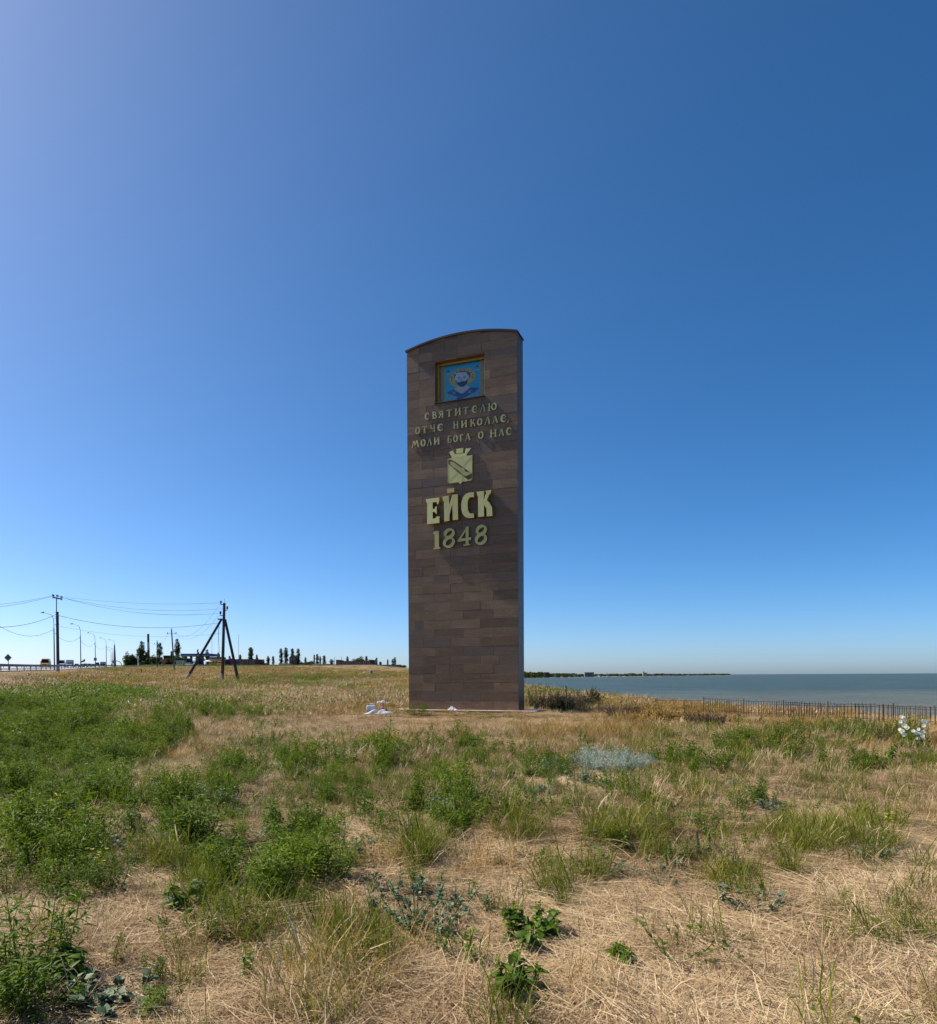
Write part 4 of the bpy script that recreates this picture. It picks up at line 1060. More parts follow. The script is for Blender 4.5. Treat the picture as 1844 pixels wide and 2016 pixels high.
wire(p1low + Vector((0, 0, -.1)), low2, 1.1, WR * 1.6, 'thick sagging cable from the tall left pole to the strut joint')
wire(at(*r4(780, 630), 95), low2b, .9, WR * .7, 'faint thin wire below the thick sagging cable')
wire(p1low, at(*r4(-180, 665), 70), .5, WR * 1.4, 'thick cable from the tall left pole down past the left edge')
wire(tips2[0], q3, 2.6, WR * .8, 'thin wire sagging from the strutted pole top to the leaning pole')
wire(tips2[2], q3 + Vector((.9, 0, -1.0)), 2.0, WR * .8, 'thin wire sagging from the low bracket to the leaning pole')
wire(q3 + Vector((-.9, 0, -1.0)), q4, 1.2, WR, 'thin wire from the leaning pole to the far upright pole')
prev = at(*r4(-330, 400), 82)
for i in range(5):
    lp = lamps[i][1] + Vector((-.25, -.1, lamps[i][2] * .69))
    wire(prev, lp, (1.9, 1.3, 1.3, 1.1, .6)[i], .022, ['drooping lamp cable coming in from the left edge', 'drooping cable between the first and second lamps', 'drooping cable between the second and third lamps', 'drooping cable between the third and fourth lamps', 'drooping cable between the fourth and last lamps'][i])
    prev = lp

# ------------------------------------------------------------------ vehicles
PAINT = {}
def paint(name, col):
    if name not in PAINT: PAINT[name] = simple(name, col, 0.3, var=.05)
    return PAINT[name]
def wheel(parent, x, y, r, w=.22):
    b = MB(); b.lathe([(r * .6, -w / 2), (r * .95, -w / 2), (r, -w / 4), (r, w / 4), (r * .95, w / 2), (r * .6, w / 2)], 14)
    b.v = [(x + v[2], y + v[0], r + v[1]) for v in b.v]
    wl_ = b.build('wheel', M['rubber'], parent)
    b = MB(); b.lathe([(r * .2, -w * .52), (r * .58, -w * .45), (r * .58, w * .45), (r * .2, w * .52)], 10)
    b.v = [(x + v[2], y + v[0], r + v[1]) for v in b.v]
    b.build('rim', M['galv'], wl_)
def vehicle(kind, loc, rz, pm, label, cat, Lh=4.3, Wd=1.75, H=1.45, group=None):
    """front of the vehicle points to -y"""
    e = empty(kind, loc, rz, label, cat, group)
    if kind == 'minibus':
        prof = [(-.50, .18), (-.50, .36), (-.46, .44), (-.33, .50), (-.22, .93), (-.14, 1.0), (.46, 1.0), (.5, .92), (.5, .18)]
        win = [(-.315, .52), (-.215, .90), (-.03, .92), (-.03, .55)]; wins = [win, [(-.01, .55), (-.01, .92), (.22, .92), (.22, .55)], [(.24, .55), (.24, .92), (.46, .92), (.46, .55)]]
        ws = (-.34, .52, -.225, .92)
    elif kind == 'box_truck':
        prof = [(-.50, .16), (-.50, .34), (-.46, .40), (-.40, .44), (-.34, .68), (-.28, .72), (-.2, .72), (-.2, .16)]
        wins = [[(-.38, .46), (-.33, .66), (-.23, .66), (-.23, .46)]]; ws = (-.405, .45, -.345, .67)
    else:
        prof = [(-.50, .22), (-.50, .42), (-.46, .55), (-.24, .62), (-.10, .97), (.0, 1.0), (.22, .98), (.38, .66), (.48, .62), (.5, .50), (.5, .22)]
        wins = [[(-.20, .64), (-.09, .92), (.06, .95), (.06, .64)], [(.08, .64), (.08, .95), (.2, .93), (.31, .66)]]; ws = (-.245, .63, -.115, .95)
    b = MB()
    pts = [(y * Lh, z * H) for y, z in prof]
    n = len(pts); vs = []
    for sx in (-1, 1):
        for (y, z) in pts:
            inset = .13 * Wd * max(0, (z / H - .55)) / .45 if kind != 'box_truck' else .03
            vs.append((sx * (Wd / 2 - inset), y, z))
    fs = [tuple(range(n)), tuple(n + k for k in range(n))[::-1]] + [(k, n + k, n + (k + 1) % n, (k + 1) % n) for k in range(n)]
    b.add(vs, fs).build('body', pm, e)
    for poly in wins:
        for sx in (-1, 1):
            vv = [(sx * (Wd / 2 - (.13 * Wd * max(0, z - .55) / .45 if kind != 'box_truck' else .03) + .012), y * Lh, z * H) for y, z in poly]
            vv += [(v[0] - sx * .03, v[1], v[2]) for v in vv]; m = len(poly)
            MB().add(vv, [tuple(range(m))] + [(k, (k + 1) % m, m + (k + 1) % m, m + k) for k in range(m)]).build('side_window', M['glass_dark'], e)
    y0, z0, y1, z1 = ws
    i0 = (.13 * Wd * max(0, z0 - .55) / .45) + .1; i1 = (.13 * Wd * max(0, z1 - .55) / .45) + .12
    vv = [(-Wd / 2 + i0, y0 * Lh - .015, z0 * H), (Wd / 2 - i0, y0 * Lh - .015, z0 * H), (Wd / 2 - i1, y1 * Lh - .015, z1 * H), (-Wd / 2 + i1, y1 * Lh - .015, z1 * H)]
    vv += [(v[0], v[1] + .04, v[2] - .01) for v in vv]
    MB().add(vv, [(0, 1, 2, 3), (0, 4, 5, 1), (1, 5, 6, 2), (2, 6, 7, 3), (3, 7, 4, 0)]).build('windscreen', M['glass_dark'], e)
    for sx in (-1, 1):
        MB().box((sx * Wd * .36, -.5 * Lh - .01, H * .33 if kind != 'saloon_car' else H * .46), (.3, .06, .16)).build('headlight', M['plastic_white'], e)
        for yy in (-.33, .32): wheel(e, sx * (Wd / 2 - .1), yy * Lh, .34)
        MB().box((sx * (Wd / 2 + .12), -.24 * Lh, H * .62), (.18, .08, .2)).build('wing_mirror', M['iron'], e)
    MB().box((0, -.5 * Lh - .02, H * .22), (Wd * .9, .1, .16)).build('bumper', M['iron'], e)
    MB().box((0, -.5 * Lh - .012, H * .33), (Wd * .4, .04, .12)).build('grille', M['iron'], e)
    if kind == 'box_truck': MB().box((0, .16 * Lh, H * .60), (Wd * 1.15, Lh * .66, H * .80)).build('cargo_box', M['tin_white'], e)
    return e
def road_spot(zx, D, zy=1215):
    p = at(*r4(zx, zy), D); p.z = float(road_z(D)) + .05; return p
RZ = R(24)
vehicle('minibus', road_spot(664, 190), RZ, paint('orange_yellow_paint', (0.60, 0.26, 0.015)), 'orange yellow minibus coming down the road at the left', 'minibus', 5.2, 2.0, 2.4)
vehicle('minibus', road_spot(893, 225), RZ, paint('white_car_paint', (0.5, 0.52, 0.55)), 'white minibus on the road half behind the tall power pole', 'minibus', 5.2, 1.95, 2.3)
vehicle('box_truck', road_spot(1010, 290), RZ, paint('white_car_paint', 0), 'white box truck on the road right of the tall power pole', 'truck', 6.2, 2.1, 2.9)
vehicle('saloon_car', road_spot(1112, 300), RZ, paint('silver_car_paint', (0.35, 0.36, 0.38)), 'silver car next to the box truck', 'car', 4.4, 1.75, 1.45)
vehicle('saloon_car', road_spot(1190, 300), RZ, paint('dark_car_paint', (0.03, 0.035, 0.045)), 'dark car under the bent arm on the second lamp', 'car', 4.4, 1.75, 1.4)
vehicle('saloon_car', road_spot(1238, 290), RZ, paint('white_car_paint', 0), 'white car with a taxi light right of the second lamp', 'car', 4.5, 1.8, 1.5)
vehicle('saloon_car', road_spot(1291, 300), RZ, paint('blue_grey_car_paint', (0.06, 0.085, 0.13)), 'blue grey car between the white car and the third lamp', 'car', 4.4, 1.75, 1.45)
vehicle('saloon_car', road_spot(1348, 310), RZ, paint('silver_car_paint', 0), 'silver car just left of the third street lamp', 'car', 4.4, 1.75, 1.4)
vehicle('saloon_car', road_spot(1408, 300), RZ, paint('maroon_car_paint', (0.05, 0.018, 0.022)), 'dark maroon tall car just right of the third street lamp', 'car', 4.3, 1.8, 1.9)
vehicle('box_truck', road_spot(1492, 385), RZ, paint('grey_truck_paint', (0.2, 0.2, 0.22)), 'far grey box truck between the third and fourth lamps', 'truck', 6.5, 2.2, 2.9)
p = at(*r5(945, 893), 345); p.z = tz(p.x, 345) + .02
vehicle('saloon_car', p, R(70), paint('white_car_paint', 0), 'white car parked in front of the blue canopy', 'car', 4.3, 1.75, 1.5)
p = at(*r5(1326, 890), 343); p.z = tz(p.x, 343) + .02
vehicle('minibus', p, R(10), paint('orange_yellow_paint', 0), 'small yellow van beside the yellow shop', 'van', 4.5, 1.8, 2.0)
p = at(*r4(-2, 1208), 90); p.z = float(road_z(90)) + .05

# ------------------------------------------------------------------ buildings at the crest
BD = 358.0
def zspan(rr, zx, ztop, D):
    p = at(*rr(zx, 888 if rr is r5 else 290), D); g = tz(p.x, D)
    return p.x, g, at(*rr(zx, ztop), D).z - g
def bbox(rr, x0, x1, ytop, D, ybot=None):
    a = at(*rr(x0, ytop), D); b = at(*rr(x1, ytop), D); g = tz((a.x + b.x) / 2, D)
    return a.x, b.x, g, (a.z + b.z) / 2
def windows(parent, cx0, cx1, z0, z1, n, y, mat=None):
    for k in range(n):
        w = (cx1 - cx0) / n
        f_ = MB().box((cx0 + (k + .5) * w, y, (z0 + z1) / 2), (w * .5, .1, z1 - z0)).build('window', M['white_paint'], parent)
        MB().box((cx0 + (k + .5) * w, y - .06, (z0 + z1) / 2), (w * .42, .04, (z1 - z0) * .86)).build('pane', mat or M['glass_dark'], f_)
# long grey wall in front
x0, x1, g, zt = bbox(r5, 160, 1345, 881, 350)
e = empty('boundary_wall', (x0, 350, 0), 0, 'long low grey concrete wall in front of the trees and filling station', 'wall')
n = 34
for k in range(n):
    xa = (x1 - x0) * k / n; xb = (x1 - x0) * (k + 1) / n
    za = tz(x0 + (xa + xb) / 2, 350)
    MB().box(((xa + xb) / 2, 0, za + .15), (xb - xa - .06, .2, 1.3)).build('wall_panel', M['wall_grey'], e)
x0, x1, g, zt = bbox(r6, -130, 1600, 288, 352)
e = empty('boundary_wall', (x0, 352, 0), 0, 'low grey wall along the crest between the red warehouses and the stele', 'wall')
n = 50
for k in range(n):
    xa = (x1 - x0) * k / n; xb = (x1 - x0) * (k + 1) / n; za = tz(x0 + (xa + xb) / 2, 352)
    MB().box(((xa + xb) / 2, 0, za + .1), (xb - xa - .08, .2, 0.8)).build('wall_panel', M['wall_grey'], e)
# canopy of the filling station
x0, x1, g, zt = bbox(r5, 900, 1270, 767, BD); zb = at(*r5(1000, 797), BD).z
cx_ = (x0 + x1) / 2
e = empty('filling_station_canopy', (cx_, BD, g), 0, 'flat dark blue filling station canopy on thick blue columns', 'canopy')
MB().box((0, 0, (zt + zb) / 2 - g), (x1 - x0, 14, zt - zb)).build('roof', M['blue_paint'], e)
MB().box((0, -7.02, zb - g + .25), (x1 - x0 - .1, .03, .3)).build('roof_stripe', M['wall_grey'], e)
for zx, w in ((1005, 1.0), (1148, 1.0)):
    xx = at(*r5(zx, 850), BD).x - cx_
    for yy in (-4, 4): MB().box((xx, yy, (zb - g) / 2), (w, .8, zb - g)).build('column', M['blue_paint'], e)
for zx in (1040, 1120): 
    xx = at(*r5(zx, 850), BD).x - cx_
    MB().box((xx, -1, .8), (.9, .6, 1.6)).build('fuel_pump', M['yellow_wall'], e)
def house(name, rr, x0, x1, ytop, D, wallm, label, roofm=None, roofh=.0, depth=8, nwin=0, cat='building', winz=(1, 2)):
    xa, xb, g, zt = bbox(rr, x0, x1, ytop, D); c = (xa + xb) / 2
    e = empty(name, (c, D + depth / 2, g), 0, label, cat)
    h = zt - g
    MB().box((0, 0, (h - roofh) / 2 - .2), (xb - xa, depth, h - roofh + .4)).build('wall', wallm, e)
    if roofm: MB().box((0, 0, h - roofh / 2 + .01), (xb - xa + .5, depth + .5, max(roofh, .15))).build('roof', roofm, e)
    if nwin: windows(e, -(xb - xa) / 2 + .4, (xb - xa) / 2 - .4, winz[0], min(winz[1], h - roofh - .3), nwin, -depth / 2 - .03)
    return e, xb - xa, h, depth
house('shop', r5, 1187, 1345, 805, 349, M['yellow_wall'], 'yellow filling station shop under a dark blue roof band', M['blue_paint'], .9, 6, 4, winz=(1.0, 2.4))
ek, wk, hk, dk = house('kiosk', r5, 775, 860, 847, 346, M['pale_yellow'], 'small pale yellow kiosk with a light blue flat roof', M['light_blue'], .6, 4, 3, winz=(1.0, 1.9))
p = at(*r5(1222, 845), 351)
e = empty('parasol', (p.x, 346, tz(p.x, 346)), 0, 'small white sun shade in front of the yellow shop', 'parasol')
hp = p.z - tz(p.x, 346)
MB().tube([(0, 0, 0), (0, 0, hp)], .06, 6).build('pole', M['galv'], e)
MB().lathe([(2.1, hp - .8), (1.1, hp - .3), (.05, hp)], 10).build('canopy', M['cloth_white'], e)
ew, ww, hw, dw = house('brick_warehouse', r5, 1380, 1785, 832, 356, M['brick_red'], 'low red brick warehouse with a flat dark roof, behind the strutted pole', M['roof_grey'], .35, 12, 9, winz=(1.2, 2.6))
MB().box((-ww * .30, -dw / 2 - .6, 1.2), (ww * .55, .15, 2.4)).build('blue_hoarding', M['blue_paint'], ew)
MB().box((-ww * .22, -dw / 2 - .75, 1.9), (1.6, .1, 3.4)).build('red_door', M['red_paint'], ew)
house('pump_house', r5, 612, 695, 786, 372, M['brick_dark'], 'dark flat roofed building half hidden among round trees', M['roof_grey'], .4, 6)
et, wt, ht, dt = house('brick_tower', r6, 475, 545, 222, 362, M['brick_dark'], 'square dark brick block rising among four tall poplars', None, 0, 7, 2, winz=(3, 5))
b = MB(); b.prism([(-wt / 2 - .2, ht), (wt / 2 + .2, ht), (wt / 2 - 1.3, ht + 1.4), (-wt / 2 + 1.3, ht + 1.4)], -dt / 2 - .2, dt / 2 + .2); b.build('roof', M['roof_grey'], et)
el, wlg, hl, dl = house('brick_warehouse', r6, 950, 1312, 256, 360, M['brick_red'], 'long low red brick warehouse with raised end walls, nearest the stele', None, .0, 14, 8, winz=(1.0, 2.2))
for sx in (-1, 1): MB().box((sx * (wlg / 2 - .8), 0, hl + .25), (1.6, dl + .1, 1.0)).build('end_parapet', M['brick_red'], el)
MB().box((0, 0, hl - .02), (wlg - 3.3, dl - .4, .3)).build('roof', M['roof_grey'], el)
house('shed', r6, 190, 232, 276, 364, M['red_paint'], 'tiny orange red roofed shed between two poplars', M['roof_grey'], .2, 5)
house('long_shed', r6, 700, 860, 283, 364, M['wall_grey'], 'long low pale roofed shed below the poplar cluster', M['tin_white'], .6, 8)
house('long_shed', r6, 372, 468, 279, 358, M['wall_grey'], 'low pale shed at the foot of the twin poplars', M['tin_white'], .5, 6)
house('long_shed', r6, 1325, 1600, 292, 366, M['wall_grey'], 'very low grey shed line just left of the stele', M['roof_grey'], .3, 6)
# chimney
p, g_, h_ = zspan(r5, 424, 512, 362)
e = empty('chimney', (p, 362, g_), 0, 'thin striped factory chimney behind the left group of trees', 'chimney')
for k in range(4): MB().tube([(0, 0, h_ * k / 4 + (.002 if k else -.3)), (0, 0, h_ * (k + 1) / 4)], [.62 - k * .02, .60 - k * .02], 10).build('flue_section', [M['brick_dark'], M['brick_red'], M['tin_white'], M['brick_dark']][k], e)
p = at(*r5(291, 880), 346); t = at(*r5(291, 800), 346); gz = tz(p.x, 346)
e = empty('white_post', (p.x, 346, gz), 0, 'short white signpost in front of the left tree group', 'post')
MB().tube([(0, 0, -.2), (0, 0, t.z - gz)], .14, 6).build('shaft', M['white_paint'], e)
MB().box((0, -.2, t.z - gz - .4), (.9, .06, 1.0)).build('sign_plate', M['white_paint'], e)
p = at(*r5(627, 862), 344); gz = tz(p.x, 344)
e = empty('red_sign', (p.x, 344, gz), 0, 'small red roadside sign before the grey wall', 'road sign')
MB().tube([(0, 0, -.2), (0, 0, p.z - gz)], .08, 6).build('post', M['galv'], e)
MB().box((0, -.12, p.z - gz), (2.0, .06, .9)).build('sign_plate', M['red_paint'], e)
p = ground_at(*r5(334, 1018)); 
e = empty('marker_post', p, 0, 'thin rusty marker post standing in the dry field', 'post')
hh = 55 / 3.84 / 1.677 * p.y / F
MB().tube([(0, 0, -.1), (0, 0, hh)], .06, 6).build('shaft', M['rust'], e)
MB().box((0, 0, hh), (.2, .1, .12)).build('cap', M['rust'], e)

# ------------------------------------------------------------------ leaf clouds and trees
def quads_mesh(name, centers, normals, ups, w, h, shade, mat):
    """many small pointed leaf faces in one mesh; shade is the leaf's own tone"""
    n = len(centers)
    side = np.cross(normals, ups); side /= np.maximum(np.linalg.norm(side, axis=1, keepdims=True), 1e-6)
    w = np.broadcast_to(w, (n,))[:, None]; h = np.broadcast_to(h, (n,))[:, None]
    v = np.stack([centers - ups * h * .5, centers + side * w * .5 - ups * h * .05, centers + ups * h * .5, centers - side * w * .5 - ups * h * .05], 1).reshape(-1, 3)
    return raw_mesh(name, v, np.arange(4 * n).reshape(-1, 4), np.repeat(shade, 4), mat)
def raw_mesh(name, v, f, shade, mat):
    me = bpy.data.meshes.new(name)
    f = np.asarray(f); k = f.shape[1]
    me.vertices.add(len(v)); me.vertices.foreach_set('co', np.asarray(v, np.float32).ravel())
    me.loops.add(f.size); me.loops.foreach_set('vertex_index', f.astype(np.int32).ravel())
    me.polygons.add(len(f)); me.polygons.foreach_set('loop_start', np.arange(0, f.size, k, dtype=np.int32)); 
    me.update(calc_edges=True)
    a = me.attributes.new('shade', 'FLOAT', 'POINT'); a.data.foreach_set('value', np.asarray(shade, np.float32))
    me.materials.append(mat)
    return me
def unit(v): return v / np.maximum(np.linalg.norm(v, axis=-1, keepdims=True), 1e-9)
def crown_mesh(seed, kind, n, leaf, mat):
    """crown one unit high and about one wide: leaf faces in lumpy boughs"""
    g = np.random.default_rng(seed)
    cs, sz = [], []
    if kind == 'poplar':
        m = 80
        z = g.uniform(0.03, .95, m); rad = .5 * np.minimum(1, np.sqrt((1.0 - z) * 4.5)) * np.minimum(1, z * 3.5 + .45) * g.uniform(.75, 1.1, m)
        a = g.uniform(0, 2 * PI, m); rr = rad * g.uniform(.1, .66, m)
        C_ = np.stack([np.cos(a) * rr, np.sin(a) * rr, z * .96], 1); S = np.stack([rad * .42 + .05, rad * .42 + .05, np.full(m, .055)], 1)
    else:
        m = 44
        u = unit(g.normal(size=(m, 3)))
        C_ = u * g.uniform(.15, .38, (m, 1)) + np.array([0, 0, .45]); C_[:, 2] = np.clip(C_[:, 2] * 1.15 - .1, .08, .9)
        S = np.full((m, 3), 1.) * g.uniform(.10, .19, (m, 1))
    w = (S[:, 0] * S[:, 1]) ** .8; w /= w.sum()
    k = g.choice(m, n, p=w)
    d = unit(g.normal(size=(n, 3))); r = g.uniform(.35, 1, (n, 1)) ** .6
    P = C_[k] + d * r * S[k]
    nr = unit(d + g.normal(size=(n, 3)) * .6); up = unit(np.cross(nr, g.normal(size=(n, 3))))
    tone = g.uniform(0, .5, m)[k] + g.uniform(0, .5, n)
    return P, nr, up, leaf * g.uniform(.6, 1.3, n), tone
TREE = {}
def tree_protos():
    for kind, mat in (('poplar', MS['tree_green_leaf']), ('round', MS['tree_green_leaf']), ('poplar_dark', MS['dark_green_leaf'])):
        for i in range(3):
            P, nr, up, s, tone = crown_mesh(100 + i + (10 if kind == 'round' else 0), kind.split('_')[0], 1900, .045, mat)
            asp = .26 if kind != 'round' else 1.0
            P2 = P.copy(); 
            me = quads_mesh('crown', P2, nr, up, s * (1.9 if kind != 'round' else 1.5), s * (1.0 if kind != 'round' else 1.5), tone, mat)
            TREE[kind, i] = me
    b = MB(); b.tube([(0, 0, -.06), (0.01, 0, .3), (0, .01, .75)], [.045, .03, .008], 6)
    for a in range(5):
        b.tube([(0, 0, .22 + .08 * a), (.16 * math.cos(a * 2.1), .16 * math.sin(a * 2.1), .5 + .07 * a)], [.018, .004], 5)
    TREE['trunk'] = b.mesh('trunk', M['bark'])
tree_protos()
def tree(kind, pos, h, w, label, i, group):
    e = empty('poplar_tree' if 'poplar' in kind else 'round_tree', pos, rnd.uniform(0, 6), label, 'tree', group)
    c = link(bpy.data.objects.new('crown', TREE[kind, i % 3]), e); c.scale = (w, w, h * 1.02); c.location = (0, 0, -h * .03 if kind != 'round' else -h * .10)
    t = link(bpy.data.objects.new('trunk', TREE['trunk']), e); t.scale = (max(w, h * .3) * 1.0, max(w, h * .3) * 1.0, h)
T5 = [  # centre, top, half width, kind, distance, label
 (340, 583, 36, 'poplar', 364, 'tall poplar in the left tree group, left of the striped chimney'), (318, 668, 46, 'poplar', 362, 'shorter broad poplar against the tallest of the left tree group'), (565, 605, 38, 'poplar', 366, 'broad poplar right of the striped chimney, behind the far upright pole'),
 (788, 550, 40, 'poplar_dark', 364, 'tallest dark poplar of the row, above the pale yellow kiosk'), (716, 715, 20, 'poplar', 362, 'short poplar just left of the tallest dark poplar'), (1048, 690, 16, 'poplar', 386, 'thin poplar rising behind the blue canopy'),
 (1165, 695, 25, 'poplar', 388, 'poplar behind the right half of the blue canopy'), (1072, 760, 44, 'round', 384, 'dark tree seen between the canopy columns'), (1453, 780, 20, 'poplar', 382, 'small poplar over the left end of the red warehouse roof'), (1585, 762, 20, 'poplar', 382, 'squat poplar behind the middle of the red warehouse roof'),
 (1715, 665, 32, 'poplar', 380, 'full poplar over the right end of the first red warehouse'), (1797, 765, 13, 'poplar', 376, 'slim poplar standing right of the first red warehouse'), (1308, 735, 20, 'poplar', 390, 'sparse poplar behind the yellow shop'),
 (165, 722, 52, 'round', 362, 'leftmost round tree, nearest the street lamps'), (232, 750, 60, 'round', 364, 'round tree second from the left end of the tree group'), (432, 752, 68, 'round', 362, 'round tree in front of the striped chimney'), (500, 760, 55, 'round', 360, 'round tree behind the far upright pole'),
 (400, 700, 34, 'round', 366, 'upper crown tree between the broad poplar and chimney'), (652, 792, 55, 'round', 358, 'yellowish low round tree left of the leaning pole'), (802, 756, 46, 'round', 358, 'yellowish round tree behind the kiosk'), (880, 760, 58, 'round', 360, 'round tree at the left end of the blue canopy'), (945, 800, 48, 'round', 366, 'low round tree under the blue canopy')]
T6 = [(85, 100, 25, 'poplar', 366, 'tall poplar at the right end of the first red warehouse'), (148, 182, 12, 'poplar', 366, 'narrow poplar beside the red warehouse corner'), (262, 198, 19, 'poplar_dark', 366, 'small dark poplar left of a paler twin'), (312, 197, 15, 'poplar', 368, 'pale small poplar right of the small dark one'),
 (392, 115, 21, 'poplar_dark', 366, 'first of four tall poplars in a row'), (442, 105, 24, 'poplar_dark', 368, 'second of four tall poplars, the highest'), (506, 112, 21, 'poplar_dark', 376, 'third of four tall poplars, behind the dark brick block'), (566, 115, 21, 'poplar', 366, 'fourth of four tall poplars, right of the dark brick block'),
 (640, 210, 13, 'poplar', 366, 'little poplar right of the four tall ones'), (729, 180, 10, 'poplar', 370, 'thin left poplar of a cluster of four'), (760, 176, 18, 'poplar_dark', 368, 'widest poplar of the cluster over the pale shed'), (790, 196, 12, 'poplar', 370, 'poplar squeezed right of the widest one in the cluster'), (829, 190, 20, 'poplar', 368, 'separate green poplar right of the cluster'),
 (905, 232, 24, 'poplar', 372, 'small ragged poplar left of the long warehouse'), (1066, 200, 15, 'poplar_dark', 378, 'dark poplar tip over the long red warehouse'), (1258, 197, 17, 'poplar', 376, 'poplar beside the pale round crown over the warehouse'), (1360, 215, 15, 'poplar_dark', 368, 'dark poplar right of the long warehouse'),
 (1400, 258, 16, 'poplar', 368, 'low bushy poplar right of the dark one'), (1475, 232, 10, 'poplar_dark', 368, 'thin lone poplar towards the stele'), (1528, 225, 15, 'poplar_dark', 368, 'left half of the last poplar pair before the stele'), (1548, 208, 13, 'poplar_dark', 370, 'right and taller half of the last poplar pair'),
 (1190, 200, 56, 'round', 378, 'broad pale green round crown behind the long warehouse'), (660, 255, 42, 'round', 356, 'low olive bush in front of the pale shed'), (700, 238, 26, 'round', 372, 'small round tree left of the poplar cluster'), (596, 255, 22, 'round', 366, 'small round tree at the foot of the fourth tall poplar'), (1632, 292, 30, 'round', 366, 'dark low bush closest to the stele on the crest'), (215, 232, 12, 'poplar', 370, 'wispy small poplar above the orange red shed')]
TR = [(r5, *t) for t in T5] + [(r6, *t) for t in T6]
for i, (rr, zx, zt, hw, kind, D, lab) in enumerate(TR):
    a = at(*rr(zx, zt), D); wd = (at(*rr(zx + hw, zt), D).x - a.x) * 2
    g_ = tz(a.x, D); h_ = a.z - g_
    if kind == 'round': tree(kind, (a.x, D, g_), h_ * 1.08, wd * 1.6, lab, i, 'round trees on the crest')
    else: tree(kind, (a.x, D, g_), h_ * 1.0, wd * 1.22, lab, i, 'poplars on the crest')

